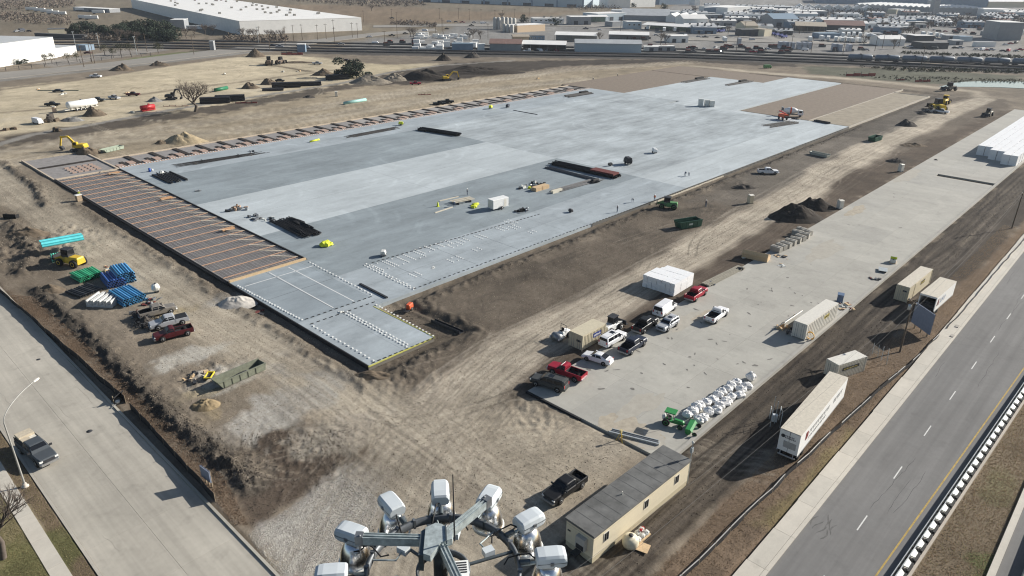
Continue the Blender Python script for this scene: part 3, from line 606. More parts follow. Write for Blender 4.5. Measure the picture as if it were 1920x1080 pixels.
# wear on the asphalt: cracks and a scuffed patch
def strip_line(name, pts, wd, z, m, parent, seed):
    rnd = random.Random(seed); L_, R_ = [], []
    for i, (x, y) in enumerate(pts):
        a = ang(pts[max(0, i-1)], pts[min(len(pts)-1, i+1)])+1.5708; q = wd*rnd.uniform(.4, 1.)*(.3 if i in (0, len(pts)-1) else 1); L_.append((x+q*math.cos(a), y+q*math.sin(a))); R_.append((x-q*math.cos(a), y-q*math.sin(a)))
    n = len(pts); struct(name, MB().add([(*p, z) for p in L_+R_], [(i, n+i, n+i+1, i+1) for i in range(n-1)]), m, parent)
tar = M('crack_tar', (.075, .073, .07), .8, 0, .2); rub = M('rubber_scuff', (.115, .111, .106), .85, 0, .3, 2)
for i in range(9):
    u, v = random.uniform(-8, 90), random.uniform(-83, -77); pts = [(u, v)]; dv = random.uniform(-.08, .08)
    for _ in range(random.randint(6, 16)): pts.append((pts[-1][0]+random.uniform(.5, 1.6), pts[-1][1]+dv+random.uniform(-.16, .16)))
    strip_line('crack', pts, .035, .0615, tar, road_m, i)
for i in range(7):
    u, v = W(1520+i*6, 985+(i % 4)*9); strip_line('tyre_scuff', [(u+t*.28, v+.25*math.sin(t*.5+i)) for t in range(8)], .10, .0617+.0002*i, rub, road_m, 50+i)
for px, py in ((1794, 614), (1785, 632)): x, y = W(px, py); struct('kerb_inlet', MB().box(x-.5, x+.5, y-.25, y+.25, .05, .3), M('inlet_concrete', (.36, .33, .29), .8), sw)
# left road
lroad = thing('concrete_road', None, None, (0, 0, 0)); lroad['kind'] = 'structure'
lc = [conc('old_road_concrete_%d' % i, c, .16, .18, 0, .7, .025, .85) for i, c in enumerate(((.40, .37, .315), (.408, .378, .322), (.392, .363, .309)))]
for i in range(22):
    y0 = -70+i*9
    for j, (a, b) in enumerate(((-56.0, -50.3), (-50.3, -44.5))): struct('concrete_panel', MB().box(a+.01, b-.01, y0+.01, y0+8.99, -.4, .06), lc[(i*2+j*7+i//3) % 3], lroad)
    struct('kerb_stone', MB().box(-56.3, -56.01, y0+.01, y0+8.99, -.4, .10), lc[1], lroad); struct('kerb_stone', MB().box(-44.49, -44.2, y0+.01, y0+8.99, -.4, .2), lc[1], lroad)
for i in range(4):
    x, y = random.uniform(-55, -45.5), random.uniform(-38, 40); pts = [(x, y)]
    for _ in range(random.randint(6, 14)): pts.append((pts[-1][0]+random.uniform(-.2, .2), pts[-1][1]-random.uniform(.5, 1.4)))
    strip_line('crack', pts, .025, .0625, M('crack_grey', (.26, .24, .205), .9), lroad, 80+i)
for x, y, rad in ((-47.5, 21, .3), (-48.6, -3.6, .36)): struct('manhole_cover', MB().lathe([(rad, .0), (rad, .07), (0, .07)], 14, 0, (x, y, 0)), darkm, lroad)
lsw = thing('sidewalk', None, None, (0, 0, 0)); lsw['kind'] = 'structure'
for i in range(30): struct('paving_panel', MB().box(-59.5, -58.0, -70+i*5+.015, -65+i*5-.015, -.2, .08), swm[(i*i) % 2], lsw)
# ---------------------------------------------------------------- vehicles (x forward, origin on the ground under the middle)
def wheel(kit, x, y, r=.4, w=.26, rim=None):
    t = MB(); t.lathe([(0, -w/2), (r*.75, -w/2), (r, -w/2+.05), (r, w/2-.05), (r*.75, w/2), (0, w/2)], 14, 0, (0, 0, 0), 'Y')
    i = kit.part('wheel', t, black, None, (x, y, r))
    s = 1 if y > 0 else -1; q = MB(); q.lathe([(r*.58, s*(w/2-.02)), (r*.55, s*(w/2+.015)), (r*.15, s*(w/2-.03)), (0, s*(w/2-.02))], 10, 0, (0, 0, 0), 'Y')
    kit.part('rim', q, rim or M('alloy_rim', (.5, .5, .5), .35, .7), i)
def lights(kit, xf, xr, y, zf, zr):
    for s in (-1, 1):
        kit.part('headlight', MB().box(xf-.12, xf+.02, s*y-.17, s*y+.17, zf-.09, zf+.09), headm)
        kit.part('taillight', MB().box(xr-.02, xr+.07, s*y-.09, s*y+.09, zr-.2, zr+.2), lampm)
def trim(kit, xf, xr, w, z=.52, m=None):
    m = m or darkm
    kit.part('bumper', MB().hull([(xf-.18, z-.14, z+.14, w*.98, w*.98), (xf+.10, z-.12, z+.12, w*.85, w*.85)], 0, .05), m)
    kit.part('bumper', MB().hull([(xr-.12, z-.1, z+.12, w*.9, w*.9), (xr+.15, z-.12, z+.13, w*.98, w*.98)], 0, .05), m)
def panes(kit, prof, yb, yt, zb, zt, spans, wind, back, gl=None):
    """side glass between x spans (bottom,top pairs), windscreen and rear glass as sloped panes standing just proud of the cabin"""
    gl = gl or glass
    for s in (-1, 1):
        for (a0, a1, b0, b1) in spans:
            mb = MB(); e = .012
            mb.add([(a0, s*(yb+e), zb), (a1, s*(yb+e), zb), (b1, s*(yt+e), zt), (b0, s*(yt+e), zt), (a0, s*(yb-.03), zb), (a1, s*(yb-.03), zb), (b1, s*(yt-.03), zt), (b0, s*(yt-.03), zt)],
                   [(0, 1, 2, 3), (7, 6, 5, 4), (0, 4, 5, 1), (1, 5, 6, 2), (2, 6, 7, 3), (3, 7, 4, 0)]); kit.part('side_window', mb, gl)
    for nm, q in (('windscreen', wind), ('rear_window', back)):
        if not q: continue
        (x0, z0, w0), (x1, z1, w1) = q; d = Vector((z1-z0, 0, -(x1-x0))).normalized()*(.022 if nm == 'windscreen' else -.022)
        if nm == 'windscreen' and d.x < 0 or nm == 'rear_window' and d.x > 0: d = -d
        A = [Vector((x0, -w0, z0)), Vector((x0, w0, z0)), Vector((x1, w1, z1)), Vector((x1, -w1, z1))]
        mb = MB(); mb.add([p+d for p in A]+[p-d for p in A], [(0, 1, 2, 3), (7, 6, 5, 4), (0, 4, 5, 1), (1, 5, 6, 2), (2, 6, 7, 3), (3, 7, 4, 0)]); kit.part(nm, mb, gl)
def mirrors(kit, x, y, z, m):
    for s in (-1, 1): kit.part('mirror', MB().box(x-.06, x+.08, s*y-.13, s*y+.13, z-.1, z+.1), m)
def pickup(colr, crew=True, bed=None, cover=False, bump=None):
    k = Kit(); b = MB(); xb = -.95 if crew else -.2
    b.hull([(2.86, .5, .98, .80, .78), (2.78, .42, 1.12, .93, .86), (2.2, .42, 1.18, .97, .93), (1.25, .42, 1.24, .98, .95), (1.2, .38, 1.25, .98, .95), (xb, .38, 1.25, .98, .95)], 0, .1)
    b.hull([(1.28, 1.2, 1.25, .90, .88), (.55, 1.2, 1.86, .92, .74), (.4, 1.2, 1.9, .92, .74), (xb+.25, 1.2, 1.9, .92, .74), (xb+.02, 1.2, 1.82, .92, .76)], 0, .08)
    for s in (-1, 1): b.hull([(xb+.02, .5, 1.26, .09, .07), (-2.86, .5, 1.24, .09, .07)], 0, .03); b.v[-40:] = [(x, y+s*.9, z) for x, y, z in b.v[-40:]]
    b.box(-2.9, -2.82, -.97, .97, .5, 1.24)
    k.part('body', b, colr)
    k.part('bed_floor', MB().box(-2.82, xb, -.82, .82, .62, .74).box(-2.82, xb, -.83, -.81, .74, 1.2).box(-2.82, xb, .81, .83, .74, 1.2).box(xb-.02, xb, -.8, .8, .74, 1.2), bed or M('bed_liner', (.025, .025, .027), .8))
    if cover: k.part('bed_cover', MB().box(-2.8, xb, -.93, .93, 1.25, 1.3), M('black_vinyl', (.02, .02, .022), .6))
    sp = [(.15, 1.12, .2, .58), (-.82, .05, -.68, .1)] if crew else [(-.1, 1.12, .0, .58)]
    panes(k, None, .915, .765, 1.3, 1.78, sp, ((1.2, 1.27, .80), (.6, 1.82, .66)), ((xb+.03, 1.35, .72), (xb+.08, 1.78, .64)))
    k.part('grille', MB().box(2.82, 2.9, -.55, .55, .6, .98), darkm)
    for x in (1.82, -1.85): k.part('wheel_arch', MB().lathe([(.5, -.995), (.5, .995), (0, .995)], 12, 0, (x, 0, .46), 'Y'), M('arch_black', (.012, .012, .012), .9))
    lights(k, 2.86, -2.9, .74, .92, 1.0); trim(k, 2.9, -2.92, .96, .55, bump or chrome); mirrors(k, 1.0, 1.06, 1.38, darkm)
    for x in (1.82, -1.85):
        for y in (-.9, .9): wheel(k, x, y, .41)
    return k
def suv(colr, h=1.85, L=5.0, van=False, gl=None, roof=None):
    k = Kit(); b = MB(); f = L/2; r = -L/2; w = .95 if not van else 1.0
    hood = f-1.35 if not van else f-.75
    b.hull([(f, .5, .92, w*.8, w*.78), (f-.1, .4, 1.05, w*.93, w*.88), (hood, .38, 1.14, w, w*.97), (hood-.1, .36, 1.16, w, w*.98), (r+.1, .38, 1.16, w, w*.98), (r, .45, 1.1, w*.93, w*.92)], 0, .1)
    b.hull([(hood+.08, 1.1, 1.17, w*.92, w*.9), (hood-.75, 1.1, h-.06, w*.94, w*.78), (hood-1.0, 1.1, h, w*.94, w*.79), (r+.55, 1.1, h-.02, w*.94, w*.79), (r+.12, 1.1, h-.1, w*.94, w*.8), (r+.02, 1.1, 1.3, w*.94, w*.9)], 0, .09)
    k.part('body', b, colr)
    z0, z1 = 1.22, h-.16
    sp = [(hood-1.2, hood-.12, hood-1.1, hood-.72), (hood-2.2, hood-1.3, hood-2.15, hood-1.2), (r+.25, hood-2.32, r+.4, hood-2.25)]
    if van: sp = sp[:1]
    panes(k, None, w*.945, w*.825, z0, z1, sp, ((hood+.02, 1.2, w*.82), (hood-.7, h-.12, w*.70)), ((r+.0, 1.32, w*.78), (r+.09, h-.18, w*.7)), gl)
    if van:
        k.part('door_seam', MB().box(r-.01, r+.02, -.02, .02, .6, h-.15), darkm); k.part('number_plate', MB().box(r-.03, r-.005, -.2, .2, .8, .95), darkm)
    else:
        for s in (-1, 1): k.part('roof_rail', MB().box(r+.4, hood-1.1, s*w*.7-.03, s*w*.7+.03, h, h+.06), roof or darkm)
        k.part('sunroof', MB().box(hood-2.0, hood-1.2, -.4, .4, h-.01, h+.012), glass)
    for x in (f-.95, r+1.0): k.part('wheel_arch', MB().lathe([(.45, -w-.003), (.45, w+.003), (0, w+.003)], 12, 0, (x, 0, .42), 'Y'), M('arch_black', (0, 0, 0)))
    k.part('grille', MB().box(f-.05, f+.02, -.5, .5, .62, .88), darkm)
    lights(k, f-.04, r, w*.78, .9, 1.05); trim(k, f, r, w*.97, .5, colr); mirrors(k, hood-.25, w+.1, 1.3, colr)
    for x in (f-.95, r+1.0):
        for y in (-w+.1, w-.1): wheel(k, x, y, .37)
    return k
def sedan(colr):
    k = Kit(); b = MB()
    b.hull([(2.3, .45, .68, .62, .6), (2.15, .3, .78, .84, .78), (1.2, .28, .92, .91, .86), (.9, .26, .96, .91, .88), (-1.2, .26, 1.0, .91, .88), (-2.1, .32, 1.02, .86, .8), (-2.32, .45, .95, .68, .64)], 0, .1)
    b.hull([(1.0, .9, .97, .84, .8), (.25, .9, 1.38, .85, .62), (-.1, .9, 1.44, .85, .62), (-.75, .9, 1.42, .85, .62), (-1.75, .9, 1.04, .82, .74)], 0, .08)
    k.part('body', b, colr)
    panes(k, None, .855, .69, 1.02, 1.32, [(.02, .72, .08, .36), (-.95, -.08, -.7, -.02)], ((.92, 1.0, .74), (.3, 1.36, .56)), ((-1.62, 1.09, .68), (-.85, 1.38, .56)))
    for x in (1.4, -1.4): k.part('wheel_arch', MB().lathe([(.38, -.915), (.38, .915), (0, .915)], 12, 0, (x, 0, .34), 'Y'), M('arch_black', (0, 0, 0)))
    lights(k, 2.2, -2.26, .62, .66, .84); trim(k, 2.3, -2.28, .82, .42, colr); mirrors(k, .65, .95, 1.05, colr)
    for x in (1.4, -1.4):
        for y in (-.82, .82): wheel(k, x, y, .33, .22)
    return k
_far = {}
def farcar(colr, kind):
    """a distant car: body, glasshouse and wheels only"""
    key = (colr.name, kind)
    if key in _far: return _far[key]
    k = Kit(); b = MB()
    if kind == 'truck': b.hull([(2.8, .45, 1.1, .9, .85), (-2.8, .45, 1.2, .95, .9)], 0, .1); g = (.9, -.9, 1.85)
    elif kind == 'van': b.hull([(2.5, .45, 1.1, .9, .85), (1.4, .4, 2.1, .95, .8), (-2.6, .4, 2.1, .95, .85)], 0, .1); g = (1.9, 1.2, 1.7)
    else: b.hull([(2.3, .35, .75, .85, .8), (-2.3, .35, .95, .88, .8)], 0, .1); g = (.9, -1.4, 1.45)
    b.hull([(g[0]*.6, 1.0, g[2], .75, .65), (g[1]*.7, 1.0, g[2], .75, .65)], 0, .05)
    k.part('body', b, colr); k.part('windows', MB().hull([(g[0]+.25, .9, 1.05, .8, .75), (g[0]*.75, .9, g[2]-.1, .8, .70), (g[1]*.8, .9, g[2]-.1, .8, .7), (g[1]-.25, .9, 1.05, .8, .75)], 0, .05), glass)
    for x in (1.6, -1.6):
        for y in (-.82, .82): k.part('wheel', MB().lathe([(0, -.13), (.36, -.13), (.36, .13), (0, .13)], 8, 0, (0, 0, 0), 'Y'), black, None, (x, y, .36))
    _far[key] = k; return k
def at2(rear, front, z=None):
    """middle and heading of a thing seen between two ground pixels"""
    a, b = W(*rear), W(*front); m = mid(a, b); zz = gz(*m) if z is None else z
    return (m[0], m[1], zz), ang(a, b)
p_blk = paint('black_paint', (.012, .012, .013)); p_wht = paint('white_car_paint', (.72, .72, .73)); p_red = paint('crimson_paint', (.30, .012, .03))
p_mar = paint('maroon_paint', (.075, .010, .013)); p_nav = paint('navy_paint', (.02, .026, .045)); p_gry = paint('dark_grey_paint', (.06, .062, .06)); p_sil = paint('silver_paint', (.42, .43, .45), .3, .3)
p_tan = paint('pewter_paint', (.22, .20, .175), .35, .3); p_slt = paint('slate_paint', (.075, .085, .095), .35, .2)
G1 = 'vehicles parked on the concrete apron'
for kit, rear, front, z, nm, lab, cat in (
    (pickup(p_blk), (1089, 903), (1027, 948), None, 'pickup_truck', 'black crew cab pickup parked on dirt beside the long site office trailer', 'pickup truck'),
    (suv(p_gry, 1.85, 5.3), (1057, 735), (1003, 719), .2, 'parked_suv', 'dark grey green SUV at the near corner of the concrete apron beside a red pickup', 'SUV'),
    (pickup(p_red, False), (1089, 716), (1036, 697), .2, 'pickup_truck', 'crimson pickup with open bed parked beside the dark grey SUV', 'pickup truck'),
    (sedan(p_wht), (1142, 686), (1098, 672), .2, 'parked_car', 'white sedan parked on the apron, the only saloon car in the row', 'car'),
    (suv(p_wht, 1.9, 5.3), (1131, 654), (1165, 634), .2, 'parked_suv', 'white SUV parked right beside the tan storage container', 'SUV'),
    (pickup(p_nav), (1168, 668), (1203, 644), .2, 'pickup_truck', 'dark navy pickup parked beside the white SUV near the tan container', 'pickup truck'),
    (pickup(p_blk), (1192, 629), (1225, 606), .2, 'pickup_truck', 'black pickup with open bed parked between white van and dark navy pickup', 'pickup truck'),
    (suv(p_sil, 1.7, 4.6), (1265, 607), (1236, 626), .2, 'parked_suv', 'silver SUV facing the camera next to the white cargo van', 'SUV'),
    (suv(p_wht, 2.1, 5.4, True), (1232, 597), (1259, 578), .2, 'cargo_van', 'white cargo van with two dark rear door windows on the apron edge', 'van'),
    (pickup(p_red), (1288, 570), (1320, 548), .2, 'pickup_truck', 'red pickup at the foot of the white wrapped block stack', 'pickup truck'),
    (pickup(p_wht, False), (1327, 610), (1357, 588), .2, 'pickup_truck', 'white single cab pickup standing alone on the open apron', 'pickup truck'),
    (pickup(p_tan), (266, 597), (326, 582), None, 'pickup_truck', 'pewter crew cab pickup parked behind the blue pipe bundles', 'pickup truck'),
    (pickup(p_sil, True, None, True), (349, 604), (286, 619), None, 'pickup_truck', 'silver double cab pickup with covered bed, beside a maroon pickup on dirt', 'pickup truck'),
    (pickup(p_mar, False), (358, 624), (294, 640), None, 'pickup_truck', 'maroon pickup with junk in its bed parked on the dirt yard', 'pickup truck'),
    (pickup(p_wht), (1420, 325), (1459, 326), None, 'pickup_truck', 'white crew cab pickup parked in the dirt near the slab edge', 'pickup truck')):
    loc, rz = at2(rear, front, z); kit.put(nm, lab, cat, (loc[0], loc[1], loc[2]+.02), rz, G1 if z else None)
# the loaded truck on the left road
loc, rz = at2((40, 828), (108, 885), .06)
k = pickup(p_slt); k.put('flatbed_truck', 'slate grey pickup with a trailer body, stopped at the kerb of the left road', 'pickup truck', loc, rz, None, 1.13)
lx, ly = loc[0]-4.6*math.cos(rz)*.45, loc[1]-4.6*math.sin(rz)*.45
cream_p = M('cream_crate', (.52, .45, .34), .7, 0, .15)
k = Kit(); k.part('tray', MB().box(-1.2, 1.1, -1.0, 1.0, .0, .12), darkm)
k.part('crate', MB().box(-1.1, .2, -.85, .85, .12, .75), cream_p); k.part('crate', MB().box(.25, 1.0, -.8, .1, .12, .55), cream_p); k.part('crate', MB().box(.25, .95, .15, .8, .12, .45), offwhite)
for y in (-.95, .95): k.part('side_rail', MB().box(-1.2, 1.1, y-.03, y+.03, .12, .4), darkm)
k.put('tool_load', 'pale crates and tools loaded on the bed of the slate grey truck', 'load', (lx-.2*math.cos(rz), ly-.2*math.sin(rz), 1.45), rz)
# ---------------------------------------------------------------- containers, trailers and the office
def corners(left, near, far, z=0.):
    """x axis from near along the long side, width from near to left"""
    a, n, f = W(*left, z), W(*near, z), W(*far, z); return n, ang(n, f), dist(n, f), dist(a, n)
def container(L, Wd, H, m, roofm=None, ribs=14, label=None, doors=True):
    """origin at the near bottom corner, length along +x, width along +y"""
    k = Kit(); w = MB().box(0, L, 0, Wd, .12, H)
    k.part('wall', w, m); k.part('roof', MB().box(-.03, L+.03, -.03, Wd+.03, H, H+.07), roofm or m)
    n = ribs; rb = MB().box(0, L/n*.5, -.05, 0, 0, H-.35).mesh('rib', [m])
    for i in range(n): k.part('rib', rb, m, None, (L/n*(i+.25), 0, .2))
    for i in range(n): k.part('rib', rb, m, None, (L/n*(i+.25), Wd+.05, .2))
    for x in (0, L):
        for y in (0, Wd): k.part('corner_post', MB().box(x-.07, x+.07, y-.07, y+.07, 0, H+.02), m)
    if doors:
        for i in (0, 1):
            d = k.part('door', MB().box(-.05, -.004, .1+i*(Wd-.2)/2, i*(Wd-.2)/2+(Wd-.2)/2+.08, .2, H-.15), m)
            for q in (.28, .62): k.part('lock_bar', MB().box(-.09, -.05, .1+(i+q)*(Wd-.2)/2, .14+(i+q)*(Wd-.2)/2, .25, H-.2), steel, d)
    return k
def plate(k, x, z, wd, ht, m, marks_m=None, seed=1, y=-.062, end=False):
    """flat printed label on the long side: panel with rows of strokes too small to read"""
    p = k.part('label', MB().box(x, x+wd, y-.02, y, z, z+ht) if not end else MB().box(y-.02, y, x, x+wd, z, z+ht), m)
    if marks_m:
        rnd = random.Random(seed); mb = MB(); n = 9
        for i in range(n):
            a = x+wd*(.08+.84*i/n); hh = ht*rnd.uniform(.3, .55)
            if not end: mb.box(a, a+wd*.05, y-.03, y-.021, z+ht*.25, z+ht*.25+hh); mb.box(a, a+wd*.08, y-.03, y-.021, z+ht*.25+hh*.5, z+ht*.35+hh*.5)
            else: mb.box(y-.03, y-.021, a, a+wd*.05, z+ht*.25, z+ht*.25+hh)
        k.part('lettering', mb, marks_m, p)
blue = M('blue_sign', (.03, .05, .22), .5); yel = M('yellow_label', (.55, .45, .12), .6)
n, rz, L, Wd = corners((1070, 646), (1091, 658), (1134, 634)); k = container(L, Wd, 2.6, tanmet, None, 16)
plate(k, L*.45, 1.35, 2.0, .75, blue, white, 3); plate(k, .3, 1.4, .8, .35, darkm, None, 4, -.06, True)
k.put('storage_container', 'tan corrugated storage container with a blue sign, beside the white SUV', 'container', (*n, gz(*n)), rz)
n, rz, L, Wd = corners((1483, 631), (1508, 638.5), (1566, 596), .2); k = container(L, Wd, 2.75, offwhite, offwhite, 18)
plate(k, L*.55, 1.55, 1.9, .6, yel, darkm, 5)
k.put('storage_container', 'long off white container on the apron edge with a coiled yellow hose at its end', 'container', (*n, .2), rz)
n, rz, L, Wd = corners((1675, 561), (1699, 567), (1742, 531)); k = container(L, Wd, 3.0, tanmet, roof_cream, 1, None)
plate(k, L*.5, 1.7, 2.2, .7, darkm, yel, 6); plate(k, .3, 2.0, .7, .3, darkm, None, 4, -.06, True)
k.put('storage_container', 'tan smooth sided storage container standing left of a white box trailer, by the road', 'container', (*n, gz(*n)), rz)
n, rz, L, Wd = corners((1539, 704), (1567, 712), (1619, 695)); k = container(L, Wd, 2.6, M('ivory_metal', (.60, .56, .47), .5), offwhite, 18)
plate(k, L*.15, 1.45, L*.6, .5, darkm, yel, 7)
k.put('storage_container', 'ivory ribbed container with a dark and yellow label, just beyond the long white trailer', 'container', (*n, gz(*n)), rz)
def boxtrailer(L, Wd, H, openend=False):
    k = Kit(); z0 = 1.05; ww = MB()
    ww.box(0, L, 0, .05, z0, H).box(0, L, Wd-.05, Wd, z0, H).box(L-.05, L, .05, Wd-.05, z0, H)
    k.part('wall', ww, white); k.part('roof', MB().box(-.02, L+.02, -.02, Wd+.02, H, H+.05), roof_cream); k.part('floor', MB().box(0, L, .05, Wd-.05, z0, z0+.12), darkm)
    fr = M('trailer_frame', (.45, .45, .44), .5, .2)
    if openend:
        k.part('door_frame', MB().box(-.05, .05, 0, .12, z0, H).box(-.05, .05, Wd-.12, Wd, z0, H).box(-.05, .05, .12, Wd-.12, H-.25, H), white)
        k.part('cargo', MB().box(.4, 2.2, .2, Wd-.2, z0+.12, 1.9).blob((1.4, Wd/2, 2.0), (.8, .9, .35)), darkm)
    else:
        for i in (0, 1): k.part('door', MB().box(-.05, 0, .03+i*Wd/2, Wd/2-.03+i*Wd/2, z0+.05, H-.05), white)
    for y in (0, Wd): k.part('side_rail', MB().box(0, L, y-.03, y+.03, z0-.15, z0+.06), fr)
    k.part('bumper', MB().box(-.1, .02, .2, Wd-.2, .45, .6).box(-.06, .0, .4, .5, .5, z0).box(-.06, 0, Wd-.5, Wd-.4, .5, z0), fr)
    for x in (.9, 2.2):
        for y in (.25, Wd-.25): wheel(k, x, y, .5, .5)
    for y in (.5, Wd-.5): k.part('landing_leg', MB().box(L-2.9, L-2.75, y-.07, y+.07, .0, z0), fr)
    return k
n, rz, L, Wd = corners((1456, 846), (1494, 856), (1582, 743), 1.05); k = boxtrailer(L, max(Wd, 2.45), 4.0)
tx = M('grey_lettering', (.20, .20, .21), .6); txr = M('dark_red_emblem', (.18, .03, .03), .6)
em = k.part('emblem', MB().box(L*.12, L*.16, -.03, -.005, 2.2, 3.3).box(L*.155, L*.17, -.032, -.006, 2.4, 3.1), txr)
rnd = random.Random(5)
for z, hh, x0, x1 in ((2.55, .55, .20, .62), (1.8, .35, .20, .55), (2.5, .6, .70, .9)):
    mb = MB(); x = L*x0
    while x < L*x1: 
        wd = rnd.uniform(.25, .5); mb.box(x, x+.1, -.024, -.003, z, z+hh).box(x+.1, x+wd, -.024, -.003, z+hh-.12, z+hh); x += wd+.16
    k.part('lettering', mb, tx)
k.part('badge', MB().lathe([(.24, 0), (.24, .03), (0, .03)], 14, 0, (-.085, Wd*.86, 3.2), 'X'), darkm)
mb = MB()
for z, y0, y1 in ((3.3, .75, .3), (3.05, .75, .25)):
    y = Wd*y0
    while y > Wd*y1: mb.box(-.075, -.052, y-.12, y, z-.09, z+.09); y -= .19
k.part('lettering', mb, tx); k.part('notice', MB().box(-.07, -.052, .3, Wd-.5, 1.7, 2.6), M('grey_notice', (.36, .36, .35), .7))
k.put('box_trailer', 'long white semi trailer with lettered side, parked along the roadside silt fence', 'trailer', (*n, gz(*n)), rz)
n, rz, L, Wd = corners((1722, 572), (1751, 583), (1787, 551), 1.05); k = boxtrailer(L, Wd, 3.6, True)
k.part('emblem', MB().box(.9, 1.15, -.035, -.005, 1.8, 3.1, ry=.35).box(1.25, 1.5, -.037, -.006, 1.8, 3.1, ry=-.3), txr)
mb = MB()
for i in range(4): mb.box(2.3+i*.75, 2.4+i*.75, -.03, -.004, 2.0, 2.9).box(2.4+i*.75, 2.8+i*.75, -.03, -.004, 2.0+(i % 2)*.4, 2.15+(i % 2)*.4)
k.part('lettering', mb, M('pale_blue_lettering', (.25, .30, .42), .6))
k.put('box_trailer', 'white box trailer with its dark rear end open, parked right of a tan container', 'trailer', (*n, gz(*n)), rz)
# site office
n, rz, L, Wd = corners((1062, 1019), (1110, 1056), (1287, 909)); H = 3.55; k = Kit()
k.part('wall', MB().box(0, L, 0, Wd, .7, H), cream); k.part('skirt', MB().box(.02, L-.02, .02, Wd-.02, 0, .7), M('skirt_board', (.52, .45, .31), .7))
rf = k.part('roof', MB().box(-.12, L+.12, -.12, Wd+.12, H, H+.1).box(-.14, L+.14, -.14, -.1, H-.16, H+.12).box(-.14, L+.14, Wd+.1, Wd+.14, H-.16, H+.12).box(-.14, -.1, -.1, Wd+.1, H-.16, H+.12), M('grey_roof_membrane', (.135, .135, .13), .85, 0, .35, .5))
for i in range(1, 12): k.part('roof_seam', MB().box(L*i/12, L*i/12+.05, -.1, Wd+.1, H+.1, H+.115), M('roof_seam', (.14, .14, .135), .85), rf)
k.part('vent_pipe', MB().tube([(L*.4, Wd*.5, H+.1), (L*.4, Wd*.5, H+.45)], .07, 8), offwhite, rf)
k.part('trim_band', MB().box(-.02, L, -.02, -.002, 2.95, 3.02).box(-.02, -.002, 0, Wd, 2.95, 3.02), M('trim_board', (.55, .49, .36), .7))
for fx in (.12, .52, .86):
    f = k.part('window', MB().box(L*fx-.42, L*fx+.42, -.05, -.003, 1.7, 2.85), offwhite)
    k.part('pane', MB().box(L*fx-.34, L*fx-.03, -.062, -.051, 1.78, 2.77).box(L*fx+.03, L*fx+.34, -.062, -.051, 1.78, 2.77), glass, f)
ac = k.part('air_conditioner', MB().box(-.5, -.003, .75, 1.9, 1.25, 2.75), M('beige_housing', (.46, .44, .40), .5))
k.part('grille', MB().box(-.52, -.501, .85, 1.8, 1.3, 1.9), darkm, ac)
k.part('wall_light', MB().box(-.08, -.003, Wd-.6, Wd-.25, 2.2, 2.32), darkm); k.part('hitch', MB().box(-.9, 0, Wd*.4, Wd*.6, .5, .62), darkm)
k.put('site_office', 'long cream site office trailer with a flat grey roof and three small windows', 'office trailer', (*n, gz(*n)), rz)
OFF = (n, rz, L, Wd, H)
def offp(x, y): c, s = math.cos(rz), math.sin(rz); return (n[0]+x*c-y*s, n[1]+x*s+y*c)
x, y = offp(L*.27, -1.25)
mb = MB().lathe([(0, 0), (.75, .05), (.86, .35), (.86, .85), (.72, 1.1), (.4, 1.25), (.2, 1.27), (.2, 1.36), (0, 1.36)], 16)
k = Kit(); k.part('tank', mb, M('ivory_plastic', (.66, .60, .45), .45)); k.part('lid', MB().lathe([(.26, 1.365), (.26, 1.43), (0, 1.44)], 10, 0, (0, 0, 0)), darkm)
k.put('water_tank', 'round ivory plastic water tank on the ground beside the office trailer wall', 'tank', (x, y, gz(x, y)))
x, y = offp(L*.37, -1.2)
k = Kit(); k.part('pallet', MB().box(-1.1, 1.1, -.65, .65, 0, .16), lumber)
for i in range(3):
    for j in range(2): k.part('sack', MB().blob((-.72+i*.7, -.3+j*.6, .38), (.4, .34, .26), 8, 5), plast)
k.part('red_can', MB().blob((.9, .3, .4), (.2, .2, .25)), redp); k.part('red_can', MB().blob((.3, .1, .68), (.2, .18, .15)), redp)
k.put('sack_pallet', 'pallet of white sacks with red cans on top beside the ivory tank', 'pallet', (x, y, gz(x, y)), rz)
x, y = offp(L*.31, -2.35); one('plywood_sheet', MB().box(-.65, .65, -.65, .65, 0, .05), lumber, 'square plywood sheet lying on the ground beside the ivory water tank', 'plywood', (x, y, gz(x, y)+.12), rz+.3)
# the mast with an antenna and meter at the far end of the office
x, y = offp(L+.35, .1)
k = Kit(); k.part('pole', MB().tube([(0, 0, 0), (0, 0, 5.6)], .06, 6), galv); k.part('weatherhead', MB().blob((0, 0, 5.7), (.16, .16, .18)), plast); k.part('meter_box', MB().box(-.18, .18, -.12, .12, 4.4, 5.0), galv); k.part('conduit', MB().tube([(.1, 0, 4.4), (.12, .1, 2.5)], .04, 5), galv)
k.put('service_mast', 'thin service mast with a grey meter box at the far end of the office trailer', 'service mast', (x, y, gz(x, y)))
